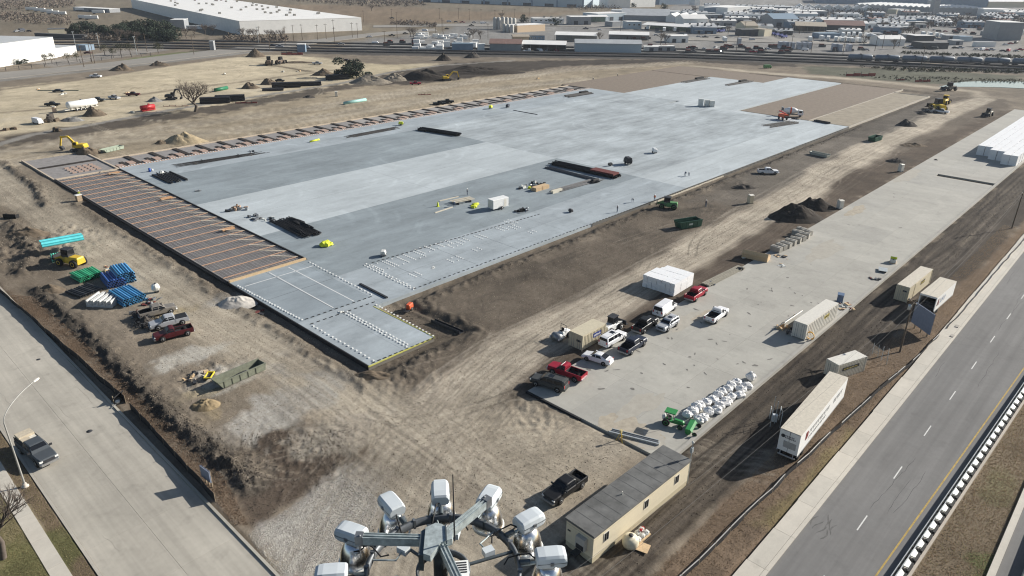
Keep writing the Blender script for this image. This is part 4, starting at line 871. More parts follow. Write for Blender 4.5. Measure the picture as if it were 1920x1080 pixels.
# ---------------------------------------------------------------- people (one continuous skinned body each)
_pp = {}
def person(px, py, pose, top, label, z=None, rz=None, group=None):
    x, y = W(px, py, z or 0); zz = gz(x, y) if z is None else z
    J = {'stand': [((0, 0, .95), .15), ((0, 0, 1.2), .16), ((0, 0, 1.42), .15), ((0, 0, 1.54), .065), ((.02, 0, 1.7), .105), ((0, .10, .9), .09), ((.02, .12, .5), .065), ((0, .13, .06), .05), ((.14, .14, .04), .045),
                   ((0, -.10, .9), .09), ((.05, -.12, .5), .065), ((-.04, -.13, .06), .05), ((.10, -.14, .04), .045), ((0, .22, 1.4), .06), ((.03, .27, 1.12), .045), ((.16, .24, .92), .035), ((0, -.22, 1.4), .06), ((.05, -.27, 1.12), .045), ((.2, -.22, .98), .035)],
         'bend': [((0, 0, .92), .15), ((.2, 0, 1.06), .16), ((.42, 0, 1.12), .15), ((.52, 0, 1.12), .065), ((.64, 0, 1.1), .105), ((0, .12, .86), .09), ((.08, .14, .48), .065), ((-.02, .15, .06), .05), ((.13, .15, .04), .045),
                  ((0, -.12, .86), .09), ((.12, -.16, .5), .065), ((-.06, -.17, .06), .05), ((.1, -.18, .04), .045), ((.40, .22, 1.06), .06), ((.46, .25, .78), .045), ((.55, .16, .52), .035), ((.4, -.22, 1.06), .06), ((.5, -.24, .78), .045), ((.6, -.15, .5), .035)]}[pose]
    E = [(0, 1), (1, 2), (2, 3), (3, 4), (0, 5), (5, 6), (6, 7), (7, 8), (0, 9), (9, 10), (10, 11), (11, 12), (2, 13), (13, 14), (14, 15), (2, 16), (16, 17), (17, 18)]
    if pose not in _pp:
        me = bpy.data.meshes.new('person'); me.from_pydata([p for p, r in J], E, []); o = bpy.data.objects.new('person', me); C.objects.link(o)
        o.modifiers.new('skin', 'SKIN'); 
        for i, (p, r) in enumerate(J): me.skin_vertices[0].data[i].radius = (r, r)
        me.skin_vertices[0].data[0].use_root = True
        o.modifiers.new('sub', 'SUBSURF').levels = 1
        dg = bpy.context.evaluated_depsgraph_get(); e = bpy.data.meshes.new_from_object(o.evaluated_get(dg)); e.name = 'person'
        bpy.data.objects.remove(o); _pp[pose] = (e, J[4][0], J[1][0], J[2][0])
    e0, hd, c1, c2 = _pp[pose]; key = (pose, top.name)
    if key not in _pp:
        e = e0.copy(); e.materials.clear()
        for m in (clothes_b, top, skin): e.materials.append(m)
        for p in e.polygons:
            c = p.center; p.use_smooth = True
            p.material_index = 2 if (Vector(hd)-c).length < .2 else (1 if (c.z > .98 if pose == 'stand' else (c.x > .12 and c.z > .85)) else 0)
        _pp[key] = e
    o = link('person', _pp[key], None, (x, y, zz), rz if rz is not None else random.uniform(0, 6.28), label, 'person', group)
    link('hard_hat', MB().lathe([(.17, -.01), (.135, .0), (.12, .08), (.05, .14), (0, .145)], 10).mesh('hard_hat', white), o, (hd[0], hd[1], hd[2]+.04))
    return o
hv = M('lime_vest', (.45, .52, .05), .8)
person(150, 371, 'stand', hv, 'worker in a lime vest standing beside the wooden post by the reinforcing bed')
person(876, 366, 'stand', clothes_d, 'worker in dark clothes standing upright behind a bench of timber on the slab', .35)
person(852, 388, 'bend', clothes_d, 'worker bending over the timber bench left of the white cargo trailer', .35)
person(985, 398, 'bend', clothes_d, 'worker stooping beside tools right of the white cargo trailer', .35)
person(1284, 330, 'bend', clothes_d, 'left of two bending workers alone on the pale slab', .35)
person(1292, 330, 'bend', clothes_d, 'right of two bending workers alone on the pale slab', .35, 3.4)
person(1157, 398, 'stand', clothes_d, 'worker standing at the slab edge, nearer the camera than the green telehandler', .35)
person(1186, 379, 'bend', clothes_d, 'worker bending low on the slab behind the worker at the edge', .35)
person(1227, 377, 'stand', M('orange_shirt', (.5, .14, .04), .8), 'worker in an orange shirt standing at the slab edge beside the green telehandler', .35)
person(1323, 388, 'stand', clothes_d, 'worker in dark clothes walking across the dirt left of a tan portable toilet')
person(1112, 150, 'stand', clothes_d, 'lone worker walking far off beyond the formwork strip')
person(1158, 143, 'stand', clothes_d, 'farthest worker, standing at the edge of the far gravel bed')
# ---------------------------------------------------------------- small site things
def at(px, py, z=None):
    x, y = W(px, py, z or 0); return (x, y, gz(x, y) if z is None else z)
def toilet(px, py, label, m=None):
    k = Kit(); mm = m or tanmet
    k.part('cabin', MB().hull([(-.58, .12, 2.1, .58, .56), (.58, .12, 2.1, .58, .56)], 0, .05), mm); k.part('roof', MB().hull([(-.62, 2.1, 2.3, .62, .45), (.62, 2.1, 2.3, .62, .45)], 0, .1), offwhite)
    d = k.part('door', MB().box(.585, .62, -.42, .42, .2, 2.0), M('toilet_door', (.42, .36, .27), .6)); k.part('handle', MB().box(.62, .66, .28, .34, 1.0, 1.2), darkm, d)
    k.part('skid', MB().box(-.65, .65, -.55, -.4, 0, .12).box(-.65, .65, .4, .55, 0, .12), darkm); k.part('vent', MB().tube([(-.4, .3, 2.2), (-.4, .3, 2.6)], .05, 6), offwhite)
    x, y, z = at(px, py); k.put('portable_toilet', label, 'portable toilet', (x, y, z), random.uniform(-.3, .3)-.6)
toilet(1406, 381, 'tan portable toilet standing alone in the dirt between slab and apron')
toilet(1688, 322, 'portable toilet at the edge of the apron beside dark soil mounds', offwhite)
toilet(1574, 391, 'squat pale portable toilet touching the apron edge near the big black soil pile', offwhite)
toilet(103, 211, 'pinkish tan portable toilet behind the white tanker at the far left', M('pink_tan', (.5, .36, .27), .6))
toilet(631, 181, 'small pale portable toilet on the haul strip beyond the formwork', offwhite)
x, y, z = at(149, 377); k = Kit(); k.part('post', MB().box(-.6, .6, -.45, .45, 0, 1.5), M('plywood_post', (.33, .25, .17), .8, 0, .2)); k.part('cap', MB().box(-.7, .7, -.55, .55, 1.5, 1.62), white)
k.put('lumber_crate', 'upright brown plywood crate with a white top beside the reinforcing bed', 'crate', (x, y, z), .2)
def dumpster(px, py, L, Wd, H, m, label, rz, z=None, slope=True, hook=False):
    k = Kit(); x0, x1 = -L/2, L/2
    b = MB(); e = .6 if slope else 0
    for s in (-1, 1): b.add([(x0+e, s*Wd/2, .15), (x1-e*.3, s*Wd/2, .15), (x1, s*Wd/2, H), (x0, s*Wd/2, H), (x0+e, s*(Wd/2-.07), .15), (x1-e*.3, s*(Wd/2-.07), .15), (x1, s*(Wd/2-.07), H), (x0, s*(Wd/2-.07), H)], [(0, 1, 2, 3), (7, 6, 5, 4), (3, 2, 6, 7), (0, 4, 5, 1), (0, 3, 7, 4), (1, 5, 6, 2)])
    k.part('side_panel', b, m); k.part('floor', MB().box(x0+e, x1-e*.3, -Wd/2+.07, Wd/2-.07, .15, .25), m)
    k.part('end_panel', MB().beam((x0+e, 0, .15), (x0, 0, H), Wd-.16, .06), m); k.part('end_panel', MB().beam((x1-e*.3, 0, .15), (x1, 0, H), Wd-.16, .06), m)
    for s in (-1, 1):
        k.part('top_rail', MB().box(x0-.04, x1+.04, s*Wd/2-.07, s*Wd/2+.07, H, H+.12), m)
        for i in range(5): k.part('rib', MB().box(x0+L*(i+.7)/6-.06, x0+L*(i+.7)/6+.06, s*Wd/2, s*Wd/2+s*.08 if s > 0 else s*Wd/2-.001, .2, H) if s > 0 else MB().box(x0+L*(i+.7)/6-.06, x0+L*(i+.7)/6+.06, -Wd/2-.08, -Wd/2, .2, H), m)
    k.part('rubble', MB().blob((0, 0, .35), (L*.3, Wd*.35, .3), 9, 5, 0, .3), darkm)
    if hook: k.part('plate', MB().box(-.7, .4, -Wd/2-.095, -Wd/2-.085, H*.5, H*.75), M('faded_label', (.3, .36, .33), .7))
    xx, yy, zz = at(px, py, z); k.put('skip_container', label, 'dumpster', (xx, yy, zz), rz)
a = ang(W(1268, 431), W(1310, 424)); dumpster(1289, 426, 6.4, 2.4, 1.7, dgreen, 'dark green dumpster with a plate on its side in the dirt beside the slab', a, None, True, True)
a = ang(W(1628, 268), W(1654, 260)); dumpster(1640, 264, 6.2, 2.4, 1.6, dgreen, 'far dark green dumpster in the dirt near the gravel pad', a)
mold = M('moss_grey_steel', (.19, .20, .15), .7, 0, .2)
a = ang(W(410, 728), W(492, 692)); dumpster(450, 709, 7.4, 2.0, 1.15, mold, 'long low mossy steel skip on whitish ground near the corner of the slab', a)
a = ang(W(1518, 288), W(1554, 296)); dumpster(1536, 292, 6.5, 2.0, .9, M('pale_steel', (.35, .36, .32), .6), 'long low pale steel trough lying in the dirt beside the slab', a)
a = ang(W(190, 287), W(232, 277)); dumpster(211, 283, 7.0, 2.2, 1.0, M('pale_green_steel', (.33, .38, .30), .6), 'pale green steel trough beside the yellow excavator and its dirt pile', a)
one('steel_trough', MB().box(-3.3, 3.3, -.45, .45, 0, .08).box(-3.3, 3.3, -.5, -.42, 0, .55).box(-3.3, 3.3, .42, .5, 0, .35), darkm, 'narrow dark gutter shaped steel trough lying in dirt right of the slab corner', 'trough', at(838, 610), ang(W(820, 601), W(858, 617)))
# excavators and other machines
def excavator(px, py, rz, m, label, reach=1.0, z=None, bucketdown=True, boomside=1, group=None):
    k = Kit()
    for s in (-1, 1):
        t = k.part('track', MB().side([(-2.1, .25), (-1.8, 0), (1.8, 0), (2.1, .25), (2.1, .65), (1.8, .9), (-1.8, .9), (-2.1, .65)], s*1.2-.3, s*1.2+.3), darkm)
        k.part('track_wheel', MB().lathe([(.3, -.33), (.3, .33), (0, .33)], 10, 0, (1.7, s*1.2, .45), 'Y').lathe([(.3, -.33), (.3, .33), (0, .33)], 10, 0, (-1.7, s*1.2, .45), 'Y'), steel, t)
    k.part('turntable', MB().lathe([(.8, .7), (.8, 1.1), (0, 1.1)], 14), darkm)
    k.part('house', MB().hull([(-2.4, 1.1, 1.9, 1.2, 1.1), (-2.1, 1.1, 2.3, 1.35, 1.2), (-.4, 1.1, 2.3, 1.35, 1.25), (.9, 1.1, 1.7, 1.3, 1.25)], 0, .15), m)
    c = k.part('cab', MB().hull([(-.3, 1.2, 2.9, .5, .42), (.0, 1.2, 3.0, .5, .45), (1.1, 1.2, 2.9, .5, .42), (1.35, 1.2, 1.9, .5, .45)], 0, .08), m)
    k.p[c] = k.p[c][:3]+((0, .85, 0),)+k.p[c][4:]
    k.part('cab_glass', MB().box(.0, .95, -.52, .52, 1.95, 2.75).beam((1.12, 0, 2.75), (1.37, 0, 1.95), .8, .05), glass, c)
    A = Vector((.8, -.1, 1.8)); B = Vector((2.9*reach, -.1, 4.4)); D = Vector((5.2*reach, -.1, 4.1)); E = Vector((5.7*reach, -.1, 1.4))
    bo = k.part('boom', MB().beam(A, B, .4, .65).beam(B, D, .38, .5), m); k.part('cylinder', MB().tube([(1.3, .25, 1.5), tuple(B*.8+A*.2+Vector((0, .3, -.2)))], .1, 6), chrome, bo)
    st = k.part('stick', MB().beam(D+Vector((-.4, 0, .3)), E, .32, .42), m); k.part('cylinder', MB().tube([tuple(B+Vector((.3, 0, .4))), tuple(D+Vector((-.3, 0, .45)))], .09, 6), chrome, st)
    k.part('bucket', MB().side([(E.x-.1, 1.5), (E.x+.2, 1.0), (E.x-.1, .3), (E.x-.8, .15), (E.x-.9, .7), (E.x-.5, 1.2)], -.65, .45), darkm)
    x, y, zz = at(px, py, z); k.put('excavator', label, 'excavator', (x, y, zz), rz, group)
excavator(150, 283, ang(W(150, 283), W(105, 282)), yellow, 'yellow excavator with raised boom digging at the far left corner of the slab', 1.05)
excavator(838, 151, ang(W(838, 151), W(862, 150)), yellow, 'distant yellow excavator working under the dark soil bank', 1.15)
excavator(322, 187, ang(W(322, 187), W(333, 187)), darkm, 'dark excavator beside the bare tree in the far field', .8)
def loader(px, py, rz, m, label, z=None, cabm=None, scale=1.0, arms=True, fork=False, canopy=None, nm='loader', cat='loader'):
    k = Kit()
    k.part('chassis', MB().hull([(-2.0, .5, 1.3, .7, .6), (-1.9, .5, 1.5, .75, .6), (.2, .5, 1.5, .75, .65), (.3, .5, 1.1, .6, .55), (1.6, .5, 1.1, .6, .55)], 0, .1), m)
    cb = k.part('cab', MB().hull([(-.4, 1.4, 2.5, .6, .5), (.9, 1.4, 2.5, .6, .5)], 0, .06).box(-.55, 1.0, -.62, .62, 2.5, 2.58), cabm or m); k.part('cab_glass', MB().box(-.42, .92, -.5, .5, 1.75, 2.4).box(-.3, .8, -.6, .6, 1.75, 2.4), glass, cb)
    if canopy: k.part('canopy', MB().box(-1.0, 1.1, -.95, .95, 2.62, 2.72), canopy)
    for x, r in ((1.25, .58), (-1.35, .62)):
        for y in (-.85, .85): wheel(k, x, y, r, .42, m)
    if arms:
        for s in (-1, 1): k.part('lift_arm', MB().beam((.3, s*.5, 1.6), (2.4, s*.5, .9), .14, .22), m)
        if fork:
            for s in (-1, 1): k.part('fork', MB().box(2.4, 3.7, s*.4-.06, s*.4+.06, .8, .87), darkm)
            k.part('carriage', MB().box(2.35, 2.45, -.8, .8, .7, 1.5), darkm)
        else: k.part('bucket', MB().side([(2.4, 1.2), (2.5, .4), (3.3, .3), (3.25, .4), (2.65, .55), (2.55, 1.2)], -1.1, 1.1), darkm)
    x, y, zz = at(px, py, z); return k.put(nm, label, cat, (x, y, zz), rz, None, scale)
loader(135, 497, ang(W(135, 497), W(105, 492)), yellow, 'yellow forklift loader carrying green pipes behind the turquoise pipe load', None, darkm, 1.35, True, True)
greenm = M('telehandler_green', (.10, .25, .09), .5)
loader(1252, 390, ang(W(1252, 390), W(1232, 388)), greenm, 'green telehandler parked against the slab edge in the dirt', None, darkm, 1.15, True, True)
loader(1757, 208, ang(W(1757, 208), W(1742, 203)), yellow, 'yellow wheel loader, largest of the far machines by the gravel pad', None, darkm, 2.0)
loader(1770, 196, ang(W(1770, 196), W(1785, 190)), yellow, 'yellow grader behind the largest yellow loader at the far end of the site', None, yellow, 1.6)
loader(1745, 211, 2.0, M('pale_machine', (.4, .4, .38), .6), 'small pale machine in front of the yellow loader at the far gravel pad', None, darkm, .9)
loader(1852, 218, ang(W(1852, 218), W(1845, 220)), M('dun_machine', (.25, .22, .17), .6), 'dun loader alone on the dirt near the far end of the apron', None, darkm, 1.3)
loader(1780, 170, 2.6, M('dun_machine', (0, 0, 0)), 'far dun machine near the pond at the upper right', None, darkm, 1.6)
loader(505, 122, 1.0, M('rust_machine', (.14, .10, .07), .7), 'rusty dark dozer at the end of a spoil row in the far field', None, darkm, 1.9)
loader(526, 120, .4, M('rust_machine', (0, 0, 0)), 'rusty dark loader right of a dozer in the far field', None, darkm, 1.6)
skm = M('skid_white', (.62, .62, .60), .45)
loader(1146, 620, ang(W(1146, 620), W(1165, 608)), skm, 'white and dark compact loader behind the tan container with the blue sign', None, darkm, 1.05)
# roller left of the tan container
k = Kit(); k.part('drum', MB().lathe([(0, -.8), (.62, -.8), (.62, .8), (0, .8)], 18, 0, (1.0, 0, .62), 'Y'), steel); k.part('frame', MB().box(.2, 1.75, -.95, -.85, .5, .8).box(.2, 1.75, .85, .95, .5, .8).box(.1, .3, -.95, .95, .45, .9), white)
k.part('engine', MB().hull([(-1.7, .5, 1.1, .6, .5), (-.9, .5, 1.35, .65, .55), (.1, .5, 1.3, .6, .5)], 0, .12), white); k.part('seat', MB().box(-.3, .15, -.25, .25, 1.3, 1.4).box(-.4, -.3, -.25, .25, 1.35, 1.8), black)
k.part('roll_bar', MB().tube([(-.5, -.55, 1.1), (-.5, -.55, 2.3), (-.5, .55, 2.3), (-.5, .55, 1.1)], .05, 6), darkm)
for y in (-.6, .6): wheel(k, -1.1, y, .5, .35, white)
x, y, z = at(1052, 634); k.put('road_roller', 'small white drum roller in the shadow left of the tan container', 'roller', (x, y, z), ang(W(1052, 634), W(1040, 640)))
# sweeper tractor with a green sunshade on the apron
k = Kit(); gp = M('tractor_green', (.03, .22, .06), .5)
k.part('hood', MB().hull([(.2, .7, 1.25, .35, .3), (1.5, .7, 1.2, .33, .28), (1.7, .75, 1.05, .28, .25)], 0, .08), gp); k.part('seat', MB().box(-.8, -.3, -.25, .25, 1.0, 1.1).box(-.85, -.75, -.25, .25, 1.05, 1.5), black)
k.part('chassis', MB().box(-1.2, 1.6, -.25, .25, .5, .75).box(-1.3, -.2, -.55, .55, .7, .95), gp); k.part('water_tank', MB().blob((-1.4, 0, 1.1), (.4, .55, .4), 9, 6), plast)
for s in (-1, 1):
    for x in (-1.0, .1): k.part('canopy_post', MB().tube([(x, s*.5, .9), (x, s*.5, 2.35)], .035, 5), darkm)
k.part('canopy', MB().hull([(-1.3, 2.35, 2.47, .8, .75), (.4, 2.35, 2.47, .8, .75)], 0, .05), gp)
for x, r in ((-.9, .6), (1.3, .42)):
    for y in (-.7, .7): wheel(k, x, y, r, .3, gp)
k.part('brush_head', MB().lathe([(0, -1.4), (.42, -1.4), (.42, 1.4), (0, 1.4)], 14, 0, (2.7, 0, .45), 'Y'), gp); k.part('brush_cover', MB().side([(2.2, .6), (2.3, 1.0), (3.0, 1.05), (3.3, .7)], -1.45, 1.45), gp); k.part('tow_bar', MB().beam((1.6, 0, .7), (2.4, 0, .8), .12, .12), darkm)
for y in (-1.3, 1.3): wheel(k, 3.7, y, .36, .2, gp); k.part('brush_arm', MB().beam((2.9, y, .8), (3.7, y, .5), .1, .1), gp)
x, y, z = at(1261, 797, .2); k.put('sweeper_tractor', 'green broom tractor with a bright green sunshade by the white bulk sacks', 'tractor', (x, y, z), ang(W(1258, 795), W(1295, 806)), None, .85)
# red pump by the slab corner, tripod and barrel at the yard
k = Kit(); k.part('engine', MB().hull([(-.7, .35, 1.2, .45, .4), (.6, .35, 1.2, .45, .4)], 0, .1), orange); k.part('frame', MB().box(-1.6, .8, -.4, .4, .2, .34).tube([(-1.6, 0, .3), (-1.2, 0, 1.5), (-.7, 0, 1.6)], .06, 6), darkm)
for y in (-.5, .5): wheel(k, -.2, y, .3, .16)
x, y, z = at(768, 577); k.put('light_plant', 'small orange red wheeled engine at the inner corner of the slab', 'generator', (x, y, z), .4)
k = Kit()
for i in range(3): k.part('leg', MB().tube([(0, 0, 1.4), (.6*math.cos(i*2.1), .6*math.sin(i*2.1), 0)], .04, 5), yellow)
k.part('head', MB().box(-.15, .15, -.12, .12, 1.4, 1.75), M('instrument', (.5, .42, .2), .5)); k.part('bag', MB().blob((.3, .2, .2), (.3, .25, .25)), lumber)
x, y, z = at(1163, 826); k.put('survey_tripod', 'surveying tripod with a yellow head on the dirt at the apron end', 'tripod', (x, y, z))
# gypsum sack doll at left yard
k = Kit(); k.part('sack', MB().blob((0, 0, 1.0), (.75, .6, .75), 10, 7, 0, .12), plast); k.part('stand', MB().box(-.3, .3, -.3, .3, 0, .4), black); k.part('tie', MB().blob((0, 0, 1.75), (.2, .2, .15)), darkm)
x, y, z = at(294, 548); k.put('bulk_sack', 'lone white bulk sack on a black stand in the left dirt yard', 'sack', (x, y, z))
# ---------------------------------------------------------------- pipe bundles in the left yard
def bundle(px, py, rz, nx, nz, r, L, m, label, nm='pipe_bundle', z=None, lift=0.0, hollow=True, cap=None):
    k = Kit(); t = MB(); t.lathe([(r, L/2), (r, -L/2)], 9, 0, (0, 0, 0), 'X'); t.lathe([(r*.8, L/2), (r, L/2)], 9, 0, (0, 0, 0), 'X'); t.lathe([(r, -L/2), (r*.8, -L/2)], 9, 0, (0, 0, 0), 'X'); t.lathe([(r*.8, L/2-.002), (0, L/2-.25)], 8, 1, (0, 0, 0), 'X'); t.lathe([(r*.8, -L/2+.002), (0, -L/2+.25)], 8, 1, (0, 0, 0), 'X')
    hol = M('pipe_hollow', (.02, .025, .03), .9); c0 = m.node_tree.nodes['Mix'].inputs[6].default_value; mes = [t.mesh('pipe', [m, hol]), t.mesh('pipe', [M(m.name+'_faded', tuple(min(.9, q*1.45+.03) for q in c0[:3]), .5), hol]), t.mesh('pipe', [M(m.name+'_deep', tuple(q*.72 for q in c0[:3]), .5), hol])]  # lighter and deeper tints alternate, imitating the highlights that part the pipes
    rnd = random.Random(px)
    for j in range(nz):
        for i in range(nx-(j % 2)):
            k.part('pipe', mes[(i*2+j) % 3], None, None, (rnd.uniform(-.12, .12), (i-(nx-1)/2+.5*(j % 2))*r*2.3, r+j*r*1.7+lift))
    for s in (-.3, .3): k.part('bearer', MB().box(s*L-.06, s*L+.06, -nx*r, nx*r, lift-.1, lift), lumber)
    x, y, zz = at(px, py, z); return k.put(nm, label, 'pipes', (x, y, zz+.1), rz)
pb = M('blue_pipe', (.05, .24, .46), .45); pb2 = M('deep_blue_pipe', (.035, .10, .33), .45); pg = M('green_pipe', (.03, .36, .17), .45); pt = M('turquoise_pipe', (.10, .55, .58), .45); pk = M('black_pipe', (.02, .02, .022), .5)
a1 = ang(W(205, 505), W(245, 570)); a1 = ang(W(215, 545), W(262, 575))
a2 = ang(W(210, 510), W(240, 545))
bundle(240, 561, a1, 9, 4, .20, 6.0, pb, 'front bundle of sky blue pipes nearest the pewter pickup')
bundle(213, 530, a2, 7, 4, .20, 5.6, pb2, 'deep blue pipe bundle under and left of the raised sky blue pipes')
bundle(232, 523, a2, 7, 6, .20, 5.6, pb, 'raised double bundle of sky blue pipes at the back of the stack')
bundle(152, 523, ang(W(140, 518), W(163, 531)), 5, 3, .19, 4.2, pg, 'green pipe bundle at the left, next to black pipes')
bundle(172, 517, ang(W(162, 510), W(185, 525)), 6, 3, .18, 4.2, pg, 'green pipe bundle in the middle, touching the deep blue pipes')
bundle(159, 547, ang(W(140, 540), W(175, 552)), 9, 1, .21, 4.5, pk, 'row of short black pipes lying on the ground in the left yard', 'pipe_row')
bundle(105, 487, ang(W(98, 478), W(105, 497)), 4, 3, .17, 3.0, M('mint_pipe', (.10, .50, .36), .45), 'mint green pipes hanging under the turquoise pipe load')
bundle(122, 472, ang(W(92, 474), W(155, 462)), 6, 2, .24, 7.4, pt, 'load of long turquoise pipes carried high on the forks of the yellow loader', 'pipe_load', None, 2.0)
# white precast troughs
k = Kit()
for i in range(4):
    k.part('trough', MB().side([(-.55, 0), (.55, 0), (.5, 1.25), (.3, 1.25), (.22, .4), (-.22, .4), (-.3, 1.25), (-.5, 1.25)], -1.9, 1.9), M('precast_white', (.56, .56, .54), .7), None, (i*1.15-1.7, 0, 0))
x, y, z = at(198, 567); k.put('precast_troughs', 'group of white precast concrete troughs in front of the blue pipes', 'precast blocks', (x, y, z), ang(W(180, 570), W(215, 575))+.2)
def heap(px, py, n, r, mats, label, nm, cat, z=None, sz=.35, hgt=.6, seed=1, boxy=False, stretch=1., rz=0):
    rnd = random.Random(seed); k = Kit()
    for i in range(n):
        a, q = rnd.uniform(0, 6.28), r*math.sqrt(rnd.random()); x, y = q*math.cos(a)*stretch, q*math.sin(a); s = sz*rnd.uniform(.6, 1.4); h = hgt*(1-q/r*.6)*rnd.uniform(.3, 1)
        mb = MB()
        if boxy or rnd.random() < .5: mb.box(x-s*rnd.uniform(.5, 1.6), x+s, y-s*.5, y+s*.5, 0, h, rz=rnd.uniform(0, 3), ry=rnd.uniform(-.2, .2))
        else: mb.blob((x, y, h*.5), (s, s*.7, h*.6), 6, 4, 0, .3, 1., rnd)
        k.part('item', mb, rnd.choice(mats))
    x, y, zz = at(px, py, z); return k.put(nm, label, cat, (x, y, zz), rz)
heap(282, 567, 14, 2.2, [M('rust_steel', (.13, .035, .03), .8), darkm, steel], 'tangle of dark red fittings behind the pewter pickup', 'scrap_pile', 'scrap', seed=3)
heap(252, 590, 10, 1.8, [darkm, steel, M('rust_steel', (0, 0, 0))], 'dark scrap beside the rear of the pewter pickup', 'scrap_pile', 'scrap', seed=4)
heap(205, 503, 9, 1.6, [plast, M('rust_steel', (0, 0, 0)), lumber], 'white and brown scraps behind the green pipes', 'scrap_pile', 'scrap', seed=5)
heap(365, 705, 12, 2.2, [M('dusty_sheet', (.33, .30, .25), .9), darkm, lumber], 'crumpled dusty sheets near the mossy steel skip', 'scrap_pile', 'debris', seed=6)
heap(487, 582, 6, 1.1, [lumber, darkm, M('rust_steel', (0, 0, 0))], 'small heap of boards beside the pale gypsum patch', 'scrap_pile', 'debris', seed=7)
k = Kit(); k.part('cradle', MB().box(-.9, .9, -.5, -.4, .1, .3).box(-.9, .9, .4, .5, .1, .3).box(-.9, -.8, -.4, .4, .1, .3).box(.8, .9, -.4, .4, .1, .3), M('bright_yellow', (.72, .58, .05), .5)); k.part('foot', MB().box(-.8, .8, -.3, .3, 0, .1), darkm)
x, y, z = at(393, 707); k.put('lifting_cradle', 'small bright yellow frame left of the mossy steel skip', 'frame', (x, y, z), .8)
# bulk sacks along the apron edge
def sackkit(seed):
    rnd = random.Random(seed); k = Kit()
    bg_ = MB().blob((0, 0, .55), (.62, .6, .56), 12, 8, 0, .13, 1., rnd); bg_.v = [(x*(1+.22*abs(math.sin(2*math.atan2(y, x)))), y*(1+.22*abs(math.sin(2*math.atan2(y, x)))), .55+math.copysign(min(.56, abs(z-.55)*1.25), z-.55)) for x, y, z in bg_.v]
    k.part('bag', bg_, M('sack_fabric', (.76, .75, .73), .8, 0, .22, 6, .6))
    k.part('spout', MB().blob((rnd.uniform(-.1, .1), rnd.uniform(-.1, .1), 1.15), (.28, .25, .22), 7, 4, 0, .3, 1, rnd), M('sack_fabric', (0, 0, 0)))
    for i in range(4):
        a = i*1.57+.78; k.part('loop', MB().tube([(.5*math.cos(a), .5*math.sin(a), .95), (.35*math.cos(a), .35*math.sin(a), 1.25), (.2*math.cos(a+.6), .2*math.sin(a+.6), 1.05)], .05, 5), M('sack_loop', (.5, .5, .52), .8))
    return k
SK = [sackkit(i) for i in range(6)]
a, b = W(1299, 788, .2), W(1391, 727, .2)
ORD = ['first', 'second', 'third', 'fourth', 'fifth', 'sixth', 'seventh', 'eighth', 'ninth', 'tenth', 'eleventh', 'twelfth', 'thirteenth', 'fourteenth', 'fifteenth', 'sixteenth', 'seventeenth', 'eighteenth', 'nineteenth', 'twentieth']
for i in range(11):
    for j in range(2):
        x, y = mid(a, b, i/10.); SK[(i*5+j*3) % 6].put('bulk_sack', 'white bulk sack, %s from the tractor in the %s row' % (ORD[i], 'kerb side' if j == 0 else 'inner'), 'sack', (x+random.uniform(-.35, .35), y-.8+j*1.75+random.uniform(-.3, .3), .2), random.uniform(0, 6), 'white bulk sacks along the apron edge', (random.uniform(1.0, 1.2), random.uniform(1.0, 1.2), random.uniform(.65, .85)))
x, y = W(1407, 712, .2); SK[1].put('bulk_sack', 'single white bulk sack standing apart beyond the huddle of sacks', 'sack', (x, y, .2))
# wrapped white blocks: the stack near the road and the large field of them at the right edge
wrap = M('white_wrap', (.80, .80, .80), .5, 0, .04)
blk = MB().box(-.0, 2.5, 0, 1.25, 0, .58).mesh('foam_block', [wrap])
n, r0, L, Wd = corners((1198, 541), (1263, 556), (1299, 534)); zz = gz(*n)+.05
# lie along the grid of the stack: long axis from near to far corner
cs, sn = math.cos(r0), math.sin(r0)
for i in range(3):
    for j in range(7):
        for l in range(4):
            if l == 3 and (i, j) in ((2, 6),): continue
            u, v = i*L/3+random.uniform(-.08, .08), j*Wd/7+random.uniform(-.04, .04)
            o = link('foam_block', blk, None, (n[0]+u*cs-v*sn, n[1]+u*sn+v*cs, zz+l*.6), r0, 'white foam block, %s layer, %s row from the red pickup, %s third' % (('bottom', 'second', 'third', 'top')[l], ORD[j], ('near', 'middle', 'far')[i]), 'foam block', 'foam blocks in the low stepped stack')
            o.scale = (L/3/2.5*random.uniform(.95, .975), Wd/7/1.25*.94, 1)
cube = MB().box(-1.03, 1.03, -1.02, 1.02, 0, 1.5).box(-1.04, 1.05, -1.03, 1.01, 1.52, 3.1).mesh('wrapped_bale', [wrap])
for i in range(40):
    for j in range(6):
        x, y = 198+i*2.16+(j//2)*4.3+random.uniform(-.06, .06), -58+j*2.14+random.uniform(-.05, .05)
        link('wrapped_bale', cube, None, (x, y, .2), random.uniform(-.05, .05), 'white wrapped bale, %s row from the kerb, %s' % (ORD[j], 'number %d from the near end' % (i+1) if i > 19 else ORD[i]+' from the near end'), 'bale', 'white wrapped bales at the far end of the apron')
